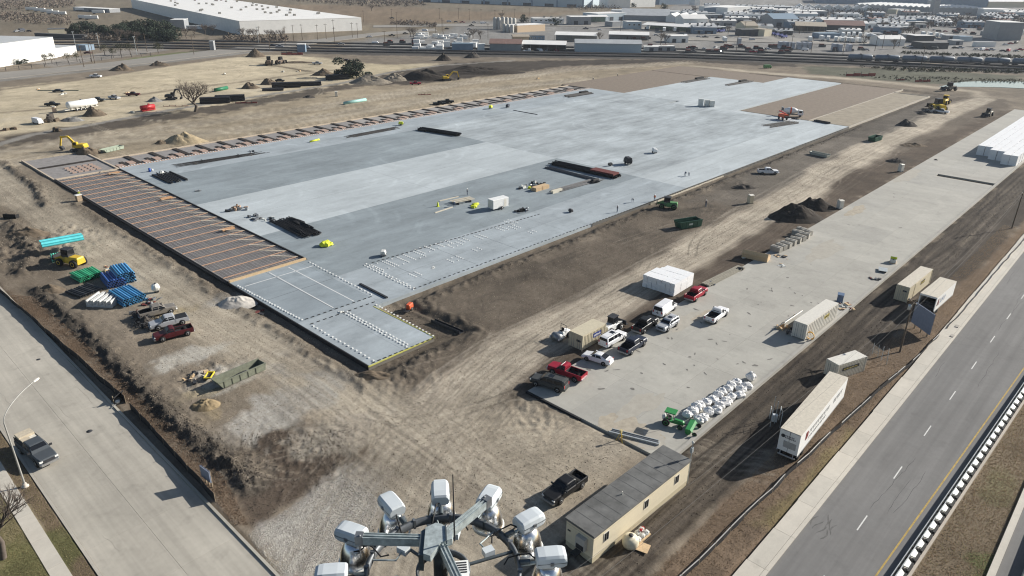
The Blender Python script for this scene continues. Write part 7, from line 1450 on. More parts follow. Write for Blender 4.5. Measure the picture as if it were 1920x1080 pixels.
# ---------------------------------------------------------------- far field vehicles, pipes and tanks
def fcar(px, py, colr, kind, hd, label, nm=None, group=None, s=1.0):
    x, y = W(px, py); farcar(colr, kind).put(nm or ('parked_car' if kind == 'car' else 'parked_truck' if kind == 'truck' else 'parked_van'), label, {'car': 'car', 'truck': 'pickup truck', 'van': 'van'}[kind], (x, y, gz(x, y) if py > 110 else .1), hd, group, s)
H0 = -R(AXIS)                       # heading to the right across the picture
for px, py, c, kd, hd, lab in ((180, 145, p_wht, 'truck', 0, 'white service truck before a brown dirt pile in the far field'), (72, 232, p_wht, 'van', -.6, 'white cab truck at the far left beside a pale gravel pile'), (215, 186, p_sil, 'truck', -.4, 'silver pickup right of the white tanker'), (250, 180, p_mar, 'truck', .15, 'maroon pickup beyond the red tank in the far field'),
        (99, 199, p_blk, 'truck', .1, 'dark pickup left of the white tanker'), (184, 190, p_slt, 'truck', .1, 'dark green grey truck half hidden at the right end of the white tanker'), (525, 153, p_blk, 'car', .2, 'dark car between the brown cones and the black pipes'), (595, 121, p_sil, 'truck', .05, 'silver pickup alone on the far tan field'),
        (779, 159, p_red, 'truck', .15, 'red pickup on the haul strip before the black soil bank'), (824, 195, p_blk, 'truck', .25, 'left of two black pickups behind the formwork strip'), (839, 192, p_blk, 'truck', .25, 'right of two black pickups behind the formwork strip'), (650, 115, p_mar, 'car', .1, 'dark red car beyond the dark evergreen bush'), (1765, 212, p_wht, 'truck', 2.4, 'white pickup beside the yellow machines at the far gravel pad'), (1439, 128, greenm, 'van', .3, 'small green machine hut on the dirt before the railway'), (165, 101, p_mar, 'car', .2, 'dark red car parked by the blue bin at the white building'), (110, 173, p_slt, 'car', .2, 'small dark machine alone in the tan field')):
    fcar(px, py, c, kd, H0+hd, lab)
k = Kit(); k.part('tank', MB().lathe([(0, -6), (1.1, -5.9), (1.45, -5.4), (1.45, 5.4), (1.1, 5.9), (0, 6)], 16, 0, (0, 0, 2.6), 'X'), white); k.part('deck', MB().box(-7.5, 6, -.9, .9, .9, 1.15), offwhite); k.part('hatch', MB().lathe([(.5, 4.0), (.5, 4.25), (0, 4.25)], 10), steel)
for i in range(6): k.part('support', MB().box(-5+i*2-.1, -5+i*2+.1, -1.3, 1.3, 1.15, 1.7), offwhite)
for i in range(5):
    for y in (-1.1, 1.1): wheel(k, -3+i*1.6, y, .5, .3)
x, y = W(156, 206); k.put('tanker_trailer', 'long white tanker trailer standing in the far left field', 'tanker', (x, y, gz(x, y)), ang(W(125, 211), W(183, 202)))
k = Kit(); k.part('tank', MB().lathe([(0, -3), (.9, -2.8), (.9, 2.8), (0, 3)], 14, 0, (0, 0, 1.5), 'X'), redp); k.part('skid', MB().box(-2.8, 2.8, -.8, .8, .2, .6), redp); k.part('hatch', MB().box(.3, .9, -.3, .3, 2.35, 2.8), redp)
x, y = W(278, 208); k.put('fuel_tank', 'bright red tank on a skid left of the big bare tree', 'tank', (x, y, gz(x, y)), ang(W(265, 210), W(291, 206)))
one('pipe_section', MB().lathe([(0, -4), (.8, -4), (.8, 4), (0, 4)], 12, 0, (0, 0, .8), 'X'), M('bin_green', (.02, .16, .08), .5), 'dark green cylinder lying right of the big bare tree crown', 'tank', at(415, 170), ang(W(405, 172), W(425, 168)))
one('pipe_section', MB().lathe([(0, -6), (.7, -6), (.7, 6), (0, 6)], 12, 0, (0, 0, .6), 'X'), M('mint_tank', (.30, .52, .48), .5), 'pale mint pipe length lying alone on the haul strip', 'pipe', at(666, 193), ang(W(654, 195), W(678, 191)))
for px, py, nx, nz, L, lab in ((404, 193, 5, 4, 10, 'left half of the black pipe stack right of the big bare tree'), (432, 189, 5, 4, 10, 'right half of the black pipe stack right of the big bare tree'), (537, 164, 5, 4, 11, 'middle black pipe stack on the far haul strip'), (572, 161, 4, 3, 13, 'flat black pipe stack, third from the big bare tree'), (633, 149, 5, 4, 10, 'black pipe stack next to the dark evergreen bush'), (512, 170, 3, 2, 8, 'low black pipe heap left of the middle black stack')):
    bundle(px, py, H0+.30, nx, nz, .34, L*1.2, pk, lab, 'pipe_stack')
sg = M('safety_mesh', (.33, .085, .07), .9)
for px, py, L, h, lab in ((462, 194, 9, 1., 'red safety mesh beside the haul strip below the black pipe stack'), (548, 103, 14, 2.2, 'red machine or mesh at the top of the far tan field'), (1614, 143, 18, 2.4, 'red safety mesh at the far end of the site road'), (1730, 154, 9, 1.8, 'red safety mesh near the pond, right one'), (1688, 151, 5, 1.2, 'small red safety mesh near the pond, left one'), (796, 178, 6, .6, 'red mesh scrap on the haul strip near the black pickups'), (330, 200, 10, .5, 'red mesh on the ground left of the big bare tree')):
    x, y = W(px, py); k = Kit(); 
    for i in range(4): k.part('mesh_panel', MB().box(i*L/4-L/2, (i+.97)*L/4-L/2, -.06+.3*(i % 2), .06+.3*(i % 2), .1, h*.7*(.8+.2*(i % 2))), sg); k.part('post', MB().box(i*L/4-L/2-.06, i*L/4-L/2+.06, -.1, .1, -.1, h+.2), darkm)
    k.put('safety_fence', lab, 'safety fence', (x, y, gz(x, y)), H0+.1)
for px, py, lab in ((70, 168, 'pale block left of a plank in the far left field'), (237, 175, 'pale sack by the maroon pickup in the far field'), (120, 177, 'pair of white marker posts in the far left field'), (422, 140, 'pale survey posts in the middle of the far field'), (530, 135, 'pale wrapped pallet in the far field'), (560, 134, 'flat pale plate in the far field'), (249, 211, 'white drum left of the red tank'), (1007, 148, 'wooden trestle frame on the haul strip')): heap(px, py, 4, 1.2, [plast, lumber], lab, 'site_materials', 'materials', None, .5, 1.2, px)
heap(102, 247, 8, 2.0, [d_brn, d_dk], 'brown rubble heap at the end of the plank in the far left', 'rubble_heap', 'rubble', None, .7, 2.0, 91); heap(18, 243, 8, 1.8, [d_brn, rbr], 'rusty brown bush like heap at the left edge', 'rubble_heap', 'rubble', None, .7, 1.8, 92); heap(97, 228, 8, 2.4, [d_brn, d_dk], 'dark rubble heap right of the white cab truck', 'rubble_heap', 'rubble', None, .9, 3.4, 93)
one('steel_plank', MB().box(-9, 9, -.5, .5, 0, .3), mold, 'long thin greenish plank on the ground in the far left field', 'plank', at(110, 170), H0+.1)
k = Kit(); k.part('stall', MB().box(-2, 2, -1, 1, .3, 1.1), lumber); k.part('wall', MB().box(-2, 2, .9, 1, 1.1, 1.9), lumber); x, y = W(22, 408); k.put('steel_tray', 'small black tray standing in the dirt at the left edge', 'tray', (x, y, gz(x, y)), .5) if 0 else one('site_tray', MB().box(-1.5, 1.5, -.6, .6, 0, .12).box(-1.5, 1.5, -.6, -.5, 0, 1.1).box(-1.5, -1.4, -.5, .6, 0, .9).box(1.4, 1.5, -.5, .6, 0, .9), black, 'small black tray standing in the dirt at the left edge', 'tray', at(22, 409), H0-.05)
# ---------------------------------------------------------------- roads, rails, pond beyond the site
def sheet(name, pts, z, m, th=.25):
    P = PX(*pts); return struct(name, MB().prism(P if sum((P[i][0]*P[(i+1) % len(P)][1]-P[(i+1) % len(P)][0]*P[i][1]) for i in range(len(P))) > 0 else P[::-1], z-th, z), m)
fr = conc('far_road_concrete', (.25, .24, .215), .08, .1); far_as = conc('far_asphalt', (.27, .25, .22), .08, .1)
sheet('far_street', ((-60, 156), (100, 138), (300, 117), (470, 96), (560, 86), (640, 76), (720, 66), (820, 58), (815, 54), (700, 62), (560, 78), (470, 87), (330, 102), (200, 118), (100, 128), (-60, 142)), .32, far_as)
sheet('far_street', ((700, 52), (830, 50), (1090, 50), (1300, 64), (1560, 82), (1560, 77), (1300, 58), (1090, 45), (830, 45), (700, 48)), .28, far_as); sheet('far_street', ((1290, 70), (1290, 76), (1640, 86), (1640, 80)), .36, far_as)
sheet('pale_track', ((60, 262), (160, 246), (320, 214), (480, 187), (480, 184), (320, 210), (160, 242), (60, 257)), .22, conc('pale_track', (.27, .25, .22))) if 0 else None
sheet('pond', ((1760, 163), (1800, 154), (1850, 152), (2000, 155), (2000, 170), (1880, 164), (1820, 163)), .1, M('pond_water', (.30, .36, .34), .12, 0, .05, .2)) ; sheet('pond', ((1775, 158.3), (1798, 154.6), (1806, 156), (1790, 159)), .12, M('pond_water', (0, 0, 0)))
rails = thing('railway', None, None, (0, 0, 0)); rails['kind'] = 'structure'
bal = M('ballast', (.085, .08, .076), .95, 0, .2, .5, world=True); railm = M('rail_steel', (.20, .19, .185), .5, .4)
for j, (dy, wd) in enumerate(((0, 4.2), (4.6, 4.2), (9.6, 4.2), (15, 4))):
    P = PX(*[(x, y-dy) for x, y in ((-100, 92), (200, 89), (420, 93), (640, 97), (960, 102.5), (1280, 108), (1600, 120), (1920, 135), (2100, 146))])
    for i in range(len(P)-1):
        struct('ballast_bed', MB().beam((*P[i], .38+.01*j), (*P[i+1], .38+.01*j), wd, .7), bal, rails)
        n = ang(P[i], P[i+1])+1.5708
        for s in (-.72, .72): struct('rail', MB().beam((P[i][0]+s*math.cos(n), P[i][1]+s*math.sin(n), .85+.01*j), (P[i+1][0]+s*math.cos(n), P[i+1][1]+s*math.sin(n), .85+.01*j), .16, .2), railm, rails)
def tankcar():
    k = Kit(); k.part('tank', MB().lathe([(0, -7.6), (1.1, -7.4), (1.55, -6.8), (1.62, 0), (1.55, 6.8), (1.1, 7.4), (0, 7.6)], 18, 0, (0, 0, 3.0), 'X'), steelblue); k.part('sill', MB().box(-8.2, 8.2, -.5, .5, 1.0, 1.3), darkm); k.part('dome', MB().lathe([(.6, 4.5), (.6, 5.0), (0, 5.05)], 10), darkm); k.part('walkway', MB().box(-1.6, 1.6, -.9, .9, 4.62, 4.68), steel)
    k.part('ladder', MB().box(-.05, .05, -1.75, -1.68, 1.3, 4.4).box(.55, .65, -1.75, -1.68, 1.3, 4.4), darkm)
    for s in (-1, 1):
        k.part('bogie', MB().box(s*5.6-1.5, s*5.6+1.5, -1.1, 1.1, .5, .95), darkm); k.part('end_rail', MB().box(s*8.0-.06, s*8.0+.06, -1.3, 1.3, 1.3, 2.2), steel)
        for d in (-.9, .9): k.part('wheelset', MB().lathe([(0, -.85), (.45, -.85), (.45, -.7), (.12, -.65), (.12, .65), (.45, .7), (.45, .85), (0, .85)], 12, 0, (s*5.6+d, 0, .85-.1), 'Y'), steel)
    return k
tk = tankcar(); A_, B_ = W(1586, 117.0), W(2010, 128); L_ = dist(A_, B_); n = int(L_/16.9)
for i in range(n): x, y = mid(A_, B_, (i+.5)*16.9/L_); tk.put('tank_car', 'blue grey railway tank car, %s from the left end of the train' % ORD[min(i, 19)], 'tank car', (x, y, .75), ang(A_, B_), 'tank cars in the train')
# ---------------------------------------------------------------- buildings
roofs = {'w': M('roof_white', (.82, .80, .76), .6, 0, .06, .15), 'g': M('roof_grey', (.48, .49, .49), .6, 0, .1, .2), 'd': M('roof_dark', (.12, .12, .12), .8, 0, .15, .3), 'r': M('roof_rust', (.24, .15, .125), .8, 0, .15, .3), 'b': M('roof_blue', (.25, .33, .40), .6, 0, .1), 't': M('roof_tan', (.42, .36, .28), .7, 0, .1)}
walls = {'w': M('wall_white', (.80, .79, .76), .6, 0, .06, .2), 'g': M('wall_grey', (.30, .31, .32), .6, 0, .08, .3), 'b': M('wall_blue', (.20, .27, .35), .6, 0, .08, .3), 'd': M('wall_dark', (.09, .09, .09), .8, 0, .15), 't': M('wall_tan', (.58, .44, .30), .7, 0, .08), 'c': M('wall_cream', (.62, .56, .42), .7, 0, .06), 'n': M('wall_green', (.16, .24, .20), .7), 'p': M('wall_pale_blue', (.45, .52, .56), .6)}
doorm = M('dock_door', (.055, .062, .075), .6); winm = M('far_glass', (.03, .035, .045), .2)
def bld(A, B, dep, h, wl, rf, label, kind='flat', doors=0, wins=0, bays=0, units=0, back=None, z=0., skip=0, cat='building', nm=None):
    a, b = W(*A), W(*B); L = dist(a, b); k = Kit(); wm, rm = walls[wl], roofs[rf]
    if kind == 'flat':
        k.part('wall', MB().box(0, L, 0, dep, 0, h), wm); r = k.part('roof', MB().box(-.1, L+.1, -.1, dep+.1, h, h+.25), rm)
    elif kind == 'gable':
        k.part('wall', MB().box(0, L, 0, dep, 0, h).add([(0, 0, h), (0, dep, h), (0, dep/2, h+dep*.16), (L, 0, h), (L, dep, h), (L, dep/2, h+dep*.16)], [(0, 2, 1), (3, 4, 5)]), wm)
        t = dep*.16; r = k.part('roof', MB().add([(-.4, -.6, h-.2), (L+.4, -.6, h-.2), (L+.4, dep/2, h+t), (-.4, dep/2, h+t), (L+.4, dep+.6, h-.2), (-.4, dep+.6, h-.2), (-.4, dep/2, h+t-.4), (L+.4, dep/2, h+t-.4), (-.4, -.6, h-.4), (L+.4, -.6, h-.4), (L+.4, dep+.6, h-.4), (-.4, dep+.6, h-.4)], [(0, 1, 2, 3), (3, 2, 4, 5), (8, 6, 7, 9), (6, 11, 10, 7), (0, 8, 9, 1), (5, 4, 10, 11), (0, 3, 6, 8), (3, 5, 11, 6), (1, 9, 7, 2), (2, 7, 10, 4)]), rm)
    elif kind == 'cross':                                   # row of gables facing the camera
        r = None; n = max(1, bays); k.part('wall', MB().box(0, L, 0, dep, 0, h), wm)
        for i in range(n): w_ = L/n; r = k.part('roof', MB().add([(i*w_, -.3, h), ((i+1)*w_, -.3, h), ((i+.5)*w_, -.3, h+w_*.28), (i*w_, dep, h), ((i+1)*w_, dep, h), ((i+.5)*w_, dep, h+w_*.28)], [(0, 1, 2), (3, 5, 4), (0, 2, 5, 3), (1, 4, 5, 2)]), rm)
    elif kind == 'shed':                                   # open fronted shed on posts
        r = k.part('roof', MB().add([(-.3, -.5, h), (L+.3, -.5, h), (L+.3, dep, h+dep*.14), (-.3, dep, h+dep*.14), (-.3, -.5, h-.3), (L+.3, -.5, h-.3), (L+.3, dep, h+dep*.14-.3), (-.3, dep, h+dep*.14-.3)], [(0, 1, 2, 3), (7, 6, 5, 4), (0, 4, 5, 1), (1, 5, 6, 2), (2, 6, 7, 3), (3, 7, 4, 0)]), rm); k.part('wall', MB().box(0, L, dep-.3, dep, 0, h), wm)
        for i in range(6): k.part('post', MB().box(L*i/5-.12, L*i/5+.12, 0, .24, 0, h-.3), steel)
    for i in range(doors): w_ = L/doors; k.part('dock_door', MB().box(w_*(i+.3), w_*(i+.7), -.12, -.01, .1, min(4.2, h*.6)), doorm)
    for i in range(wins):
        w_ = L/wins; f = k.part('window', MB().box(w_*(i+.25), w_*(i+.75), -.1, -.01, h*.5, h*.72), walls['w']); k.part('pane', MB().box(w_*(i+.3), w_*(i+.7), -.14, -.101, h*.52, h*.7), winm, f)
    rnd = random.Random(int(A[0]*7+A[1]))
    for i in range(units):
        x, y = rnd.uniform(.06, .94)*L, rnd.uniform(.08, .92)*dep
        if kind == 'gable': continue
        k.part('roof_unit', MB().box(x-1.1, x+1.1, y-.9, y+.9, h+.25, h+1.9), M('roof_unit', (.22, .21, .19), .7), r)
    if bays and kind != 'cross':
        for i in range(bays+1): k.part('wall_panel', MB().box(L*i/bays-1.4, L*i/bays+1.4, -.3, -.01, 0, h*.97), walls['b'])
    return k.put(nm or 'building', label, cat, (*a, z), ang(a, b))
bld((452, 66), (679, 57), 470, 11, 'w', 'w', 'huge low white warehouse with grey rooftop units in the upper left', 'flat', 0, 0, 0, 42, nm='warehouse', cat='warehouse')
bld((322, 55), (347, 55), 16, 8, 'g', 'w', 'grey annex with a white roof against the shaded side of the huge white warehouse')
bld((-40, 133), (108, 108), 90, 12, 'w', 'g', 'low bright white building cut by the left edge of the photo', 'flat', nm='warehouse', cat='warehouse', units=4); bld((108, 107), (145, 101), 30, 5, 'w', 'g', 'white side wing at the right end of the low bright white building')
bld((92, 65), (125, 64), 12, 4, 'c', 'd', 'yellow cream cabin behind a dark wall in the upper left'); bld((66, 70), (160, 74), 3, 3, 'd', 'd', 'long dark brick wall in front of the yellow cream cabin', cat='wall', nm='boundary_wall')
bld((138, 20), (206, 24), 14, 4, 'g', 'w', 'pale loading shed far behind the hedge in the upper left', 'flat', 3)
bld((144, 94), (162, 95), 7, 3.2, 'b', 'b', 'dark blue bin beside the white side wing at the left', nm='roll_off_bin', cat='bin')
bld((783, 3), (1093, 14.5), 120, 12, 'p', 'g', 'very long blue grey warehouse with darker panels at the top middle', 'flat', 8, 0, 7, nm='warehouse', cat='warehouse')
bld((1095, 8), (1140, 8), 60, 9, 'd', 'd', 'dark low building right of the very long blue grey warehouse'); bld((1140, 15), (1181, 15), 40, 16, 'w', 'w', 'left of two tall white blocks at the top middle'); bld((1182, 14), (1228, 13), 40, 18, 'w', 'w', 'right of two tall white blocks at the top middle'); bld((1236, 9), (1302, 8), 60, 12, 'b', 'g', 'blue building right of the tall white blocks')
bld((1302, 10), (1312, 10), 20, 14, 'w', 'w', 'narrow white tower beside the blue building at the top')
bld((970, 61), (1022, 58), 16, 6, 't', 'w', 'tan orange windowless block right of the pale silos'); bld((1000, 44), (1057, 44), 14, 5, 'w', 'w', 'low white office with small windows behind the tan block', 'flat', 0, 6, 0, 3)
bld((1070, 47), (1108, 47), 20, 8, 'g', 'w', 'grey workshop with dark doors and a white roof, middle distance', 'flat', 2); bld((1104, 42), (1140, 42), 10, 6, 'n', 'w', 'green fronted filling shed with a white canopy', 'shed'); bld((1120, 40), (1172, 38), 26, 8, 'p', 'w', 'pale blue fronted shop right of the green filling shed', 'flat', 3)
bld((1148, 51), (1172, 50), 12, 5, 'g', 'g', 'small grey hut before the pale blue fronted shop'); bld((1175, 55), (1202, 55), 14, 7, 'p', 'w', 'pale blue office with a white roof before the saw tooth sheds', 'flat', 0, 3); bld((1203, 56), (1300, 62), 12, 5, 'n', 'w', 'long green dock with a white canopy roof, right of the pale blue office', 'shed', 5)
bld((1165, 38), (1255, 40), 40, 6, 'g', 'g', 'grey striped roof sheds in the middle distance', 'gable'); bld((1248, 41), (1300, 43), 40, 6, 'w', 'w', 'row of white pointed gables in the middle distance', 'cross', bays=3); bld((1145, 27), (1275, 30), 30, 5, 'w', 'g', 'long pale roofed shed behind the striped sheds')
bld((918, 96), (977, 97), 15, 5.5, 'g', 'r', 'grey barn with a dull red gable roof beside the railway', 'gable'); bld((978, 96), (1060, 98), 12, 5, 'd', 'w', 'open shed with a white roof joined to the red roofed barn', 'shed'); bld((1078, 98), (1202, 100), 13, 6.5, 'p', 'g', 'long pale blue grey shed with a white roof beside the railway', 'gable')
bld((962, 78), (992, 78), 8, 4, 't', 't', 'brown roofed cabin behind the red roofed barn', 'gable'); bld((993, 77), (1021, 77), 8, 4, 'b', 'd', 'dark cabin with pale letters like panels behind the white roofed shed', 'flat', 0, 4); bld((1040, 77), (1118, 79), 12, 5, 'g', 'w', 'open long shed behind the long pale blue grey shed', 'shed'); bld((1141, 76), (1216, 78), 12, 5, 'g', 'w', 'grey lean to full of dark stacks beside the open long shed', 'shed'); bld((1255, 80), (1290, 80), 14, 5, 'w', 'w', 'white shed at the foot of the yards, right of bare trees', 'flat', 2)
bld((1280, 52), (1325, 52), 22, 9, 'w', 'w', 'white hall with a tall lit end wall', 'gable'); bld((1395, 60), (1420, 60), 20, 6, 'c', 't', 'tan gable roofed house among blue trucks', 'gable'); bld((1320, 26), (1362, 27), 50, 8, 'b', 'w', 'broad white roofed hall with a blue grey wall, upper right of centre'); bld((1363, 28), (1417, 26), 50, 9, 'w', 'w', 'broad white hall beside the blue grey walled hall'); bld((1318, 36), (1387, 36), 10, 5, 'g', 'g', 'low grey row of units before the broad white hall', 'flat', 6)
bld((1420, 20), (1500, 22), 40, 6, 'g', 'g', 'flat grey hall beside the white zigzag roofs'); bld((1490, 20), (1635, 24), 24, 6, 'w', 'w', 'white zigzag row of gables at the upper right', 'cross', bays=8)
bld((1390, 68), (1432, 68), 14, 5.5, 'd', 'd', 'dark green black workshop by the blue trucks', 'flat', 4); bld((1432, 69), (1446, 68), 12, 6, 'c', 't', 'small cream end block of the dark workshop'); bld((1448, 50), (1496, 50), 30, 8, 'g', 'b', 'grey hall with a blue tinted roof', 'gable', 2); bld((1490, 60), (1548, 62), 20, 6, 'd', 't', 'dark open hall with a brown roof edge', 'shed'); bld((1546, 58), (1620, 60), 24, 6, 'd', 'r', 'long rusty brown roofed hall', 'gable'); bld((1455, 30), (1550, 32), 26, 7, 'g', 'w', 'long white roofed shed with a ragged edge', 'flat', 5)
bld((1535, 72), (1575, 72), 12, 4, 'b', 'b', 'blue roofed cabin before the rusty hall'); bld((1648, 86), (1695, 86), 14, 5.5, 'w', 'w', 'white gable roofed shed near the tank cars', 'gable'); bld((1655, 43), (1688, 43), 10, 5, 'b', 'b', 'small bright blue shed among pale roofs'); bld((1700, 48), (1738, 49), 10, 4, 'd', 'w', 'dark cabin with a white roof edge'); bld((1630, 52), (1668, 52), 14, 5, 'r' if 'r' in walls else 'd', 'g', 'dark fronted pale shed left of a large bare tree', 'flat', 2)
bld((1680, 26), (1708, 25), 14, 6, 'c', 'w', 'small cream house below the vast factory', 'flat'); bld((1714, 80), (1750, 80), 12, 5.5, 'd', 'w', 'black walled shed with a white roof near the tank cars'); bld((1728, 92), (1777, 92), 14, 4.5, 'd', 'd', 'low black building with parked cars in front'); bld((1868, 75), (1913, 76), 28, 15, 'g', 'w', 'tall grey windowless block at the right edge', 'flat'); bld((1800, 78), (1822, 78), 10, 4, 'p', 'p' if 'p' in roofs else 'b', 'small pale blue shed near the tank cars'); bld((1830, 88), (1866, 88), 5, 3.5, 'w', 'g', 'white skip like shed near the right edge')
bld((1600, 20), (1742, 27), 90, 9, 'g', 'g', 'vast grey factory with a ribbed roof at the upper right, left part', 'cross', bays=14); bld((1760, 27), (1842, 29), 90, 9, 'g', 'g', 'vast grey factory with a ribbed roof at the upper right, right part', 'cross', bays=8); bld((1530, 6), (1850, 14), 160, 14, 'b', 'b', 'very large blue grey plant along the top right edge', 'flat', 0, 0, 0, 20); bld((1842, 30), (1905, 31), 40, 9, 'w', 'w', 'white hall with bright roof beside the vast factory'); bld((1852, 14), (1925, 14), 50, 10, 'c', 'w', 'pale cream hall behind the white hall at the top right', 'gable'); bld((1740, 22), (1748, 22), 6, 16, 'g', 'g', 'left concrete tower standing before the factory', nm='tower', cat='tower'); bld((1748, 28), (1758, 28), 8, 22, 'g', 'w', 'tall right concrete tower standing before the factory', nm='tower', cat='tower')
bld((558, 98), (573, 98), 5, 5, 'b', 'w', 'small blue and white signal hut by the railway', nm='hut', cat='hut'); bld((394, 95), (402, 95), 4, 6, 'g', 'g', 'small grey signal box by the railway', nm='hut', cat='hut'); bld((848, 96), (887, 96), 6, 5, 'b', 'b', 'dark blue container near the pale block yard', nm='storage_container', cat='container')

# silos
k = Kit(); sm_ = M('silo_concrete', (.50, .48, .44), .7, 0, .08)
k.part('shell', MB().lathe([(1.9, 0), (1.9, 10), (1.2, 11), (0, 11.2)], 12), sm_); k.part('ladder', MB().box(1.9, 2.0, -.3, .3, 0, 10), steel)
for px, py in ((928, 55), (935, 55), (943, 54), (950, 55), (957, 56), (964, 57), (946, 59), (953, 60), (960, 61), (968, 60)): x, y = W(px, py); k.put('silo', 'pale upright silo in the clustered row left of the tan block', 'silo', (x, y, 0), 0, 'pale silos by the tan block', (1, 1, 1.0 if py < 58 else .62))
# yard of pale blocks, trailers, containers, cars and poles: many of a kind, all built singly
GY = 'pale blocks in the stone yard'; kb = [MB().box(-2.4, 2.4, -1.3, 1.3, 0, h).mesh('stone_block', [walls['w']]) for h in (1.6, 2.8, 4.2)]
rnd = random.Random(99)
for i in range(46):
    px, py = rnd.uniform(762, 905), rnd.uniform(80, 94); x, y = W(px, py); o = link('stone_block', kb[rnd.choice((0, 0, 1, 1, 2))], None, (x, y, .05), rnd.uniform(-.2, .2)+H0, 'pale stone block in the yard left of the red roofed barn', 'stone block', GY)
for i in range(30):
    px, py = rnd.uniform(780, 880), rnd.uniform(66, 73); x, y = W(px, py); link('stone_block', kb[rnd.choice((0, 1))], None, (x, y, .05), rnd.uniform(-.2, .2)+H0, 'pale stone block in the row behind the stone yard', 'stone block', 'pale blocks behind the stone yard')
tl = Kit(); tl.part('box', MB().box(-6.5, 6.5, -1.25, 1.25, 1.1, 4.0), white); tl.part('chassis', MB().box(-6.4, 6.4, -.5, .5, .7, 1.1), darkm)
for x in (-5.2, -4): 
    for y in (-1, 1): tl.part('wheel', MB().lathe([(0, -.2), (.5, -.2), (.5, .2), (0, .2)], 8, 0, (x, y, .5), 'Y'), black)
def many(kit, nm, lab, cat, group, pts, hd=0., z=.1, sc=None, jit=.15):
    for px, py in pts: x, y = W(px, py); kit.put(nm, lab, cat, (x, y, z), H0+hd+rnd.uniform(-jit, jit), group, sc)
many(tl, 'box_trailer', 'white box trailer parked in a tight row among the industrial yards', 'trailer', 'white trailers parked in the industrial yards', [(1518, 78), (1540, 76), (1552, 77), (1566, 78), (1576, 79), (1586, 79), (1596, 80), (1608, 80), (1618, 80), (1580, 70), (1590, 70), (1600, 69), (1612, 70), (1625, 71), (1636, 73), (1358, 79), (1285, 74), (1215, 56), (1245, 60), (1265, 60), (1730, 68), (1742, 69), (1755, 70), (1765, 72), (1600, 34), (1612, 34), (1626, 36), (1640, 38), (1545, 40), (1560, 42)], 1.3)
many(tl, 'box_trailer', 'white box trailer parked near the shaded side of the huge white warehouse', 'trailer', 'white trailers by the huge warehouse', [(152, 21), (185, 26), (60, 20), (75, 22), (88, 24), (100, 27), (113, 29), (160, 36), (172, 37), (365, 57)], .1, .1, None, .08)
ct = Kit(); ct.part('box', MB().box(-3.0, 3.0, -1.22, 1.22, .1, 5.0), M('stacked_grey', (.42, .44, .48), .6)); ct.part('seam', MB().box(-3.02, 3.02, -1.24, 1.24, 2.5, 2.6), darkm)
many(ct, 'container_stack', 'grey blue stack of crates in the yard behind the railway', 'container', 'grey crate stacks behind the railway', [(1462, 91), (1472, 91), (1484, 92), (1496, 92), (1506, 92), (1516, 92), (1563, 95), (1572, 96), (1590, 96), (1385, 84)], 1.57)
bt = Kit(); bt.part('cab', MB().hull([(1.6, .8, 2.9, 1.1, 1.0), (3.4, .8, 2.9, 1.1, 1.0), (4.4, .8, 1.8, 1.0, .9)], 0, .1), M('truck_blue', (.05, .06, .2), .5)); bt.part('body', MB().box(-4.5, 1.5, -1.1, 1.1, 1.0, 2.4), M('truck_blue', (0, 0, 0)))
for x in (-3, -1.8, 3):
    for y in (-1, 1): bt.part('wheel', MB().lathe([(0, -.2), (.5, -.2), (.5, .2), (0, .2)], 8, 0, (x, y, .5), 'Y'), black)
many(bt, 'heavy_truck', 'dark blue heavy truck parked in the yards beside the dark workshop', 'truck', 'dark blue trucks in the yards', [(1328, 60), (1336, 60), (1345, 61), (1353, 61), (1456, 68), (1464, 70), (1470, 72), (1450, 66)], .9)
cols = [p_wht, p_wht, p_sil, p_blk, p_gry, p_red, p_nav]
def cars(lab, group, pts, hd, jit=.2):
    for i, (px, py) in enumerate(pts): fcar(px, py, cols[(i*3+int(px)) % 7 if 'white' not in lab else 0], ('car', 'truck', 'car', 'van')[i % 4], H0+hd+rnd.uniform(-jit, jit), lab, 'distant_car', group)
cars('small vehicle moving along the far street beyond the stone yard', 'vehicles on the far street', [(693, 70), (735, 68), (760, 64), (797, 59), (838, 55), (884, 49), (880, 56), (842, 42), (855, 42), (867, 43), (889, 43), (905, 45), (910, 44), (735, 35), (770, 41), (704, 83), (640, 84), (525, 89), (512, 87), (575, 92), (1124, 57), (1098, 55), (1230, 67), (1410, 76), (1345, 72), (1322, 71), (1310, 70)], .1)
cars('small car parked in front of the low black building by the tank cars', 'cars parked near the tank cars', [(1697, 91), (1706, 89), (1734, 92), (1752, 93), (1790, 91), (1800, 91), (1830, 94), (1842, 95), (1850, 95), (1858, 95), (1880, 97), (1890, 97), (1905, 97), (1912, 95), (1895, 83), (1905, 82), (1885, 85), (1800, 61), (1812, 63), (1760, 60), (1772, 60), (1412, 99), (1440, 93), (1300, 92)], .3, .5)
cars('small vehicle parked deep among the industrial yards', 'vehicles deep in the industrial yards', [(rnd.uniform(1300, 1900), rnd.uniform(34, 66)) for _ in range(60)]+[(rnd.uniform(1210, 1640), rnd.uniform(90, 100)) for _ in range(22)]+[(rnd.uniform(985, 1060), 97) for _ in range(8)]+[(rnd.uniform(10, 60), rnd.uniform(58, 62)) for _ in range(4)], .2, 1.5)
sb = Kit(); sb.part('wall', MB().box(-5, 5, -3, 3, 0, 3.6), walls['g']); sb.part('roof', MB().box(-5.2, 5.2, -3.2, 3.2, 3.6, 3.9), roofs['w']); sb.part('door', MB().box(-1.5, 1.5, -3.1, -3.01, .1, 2.8), doorm)
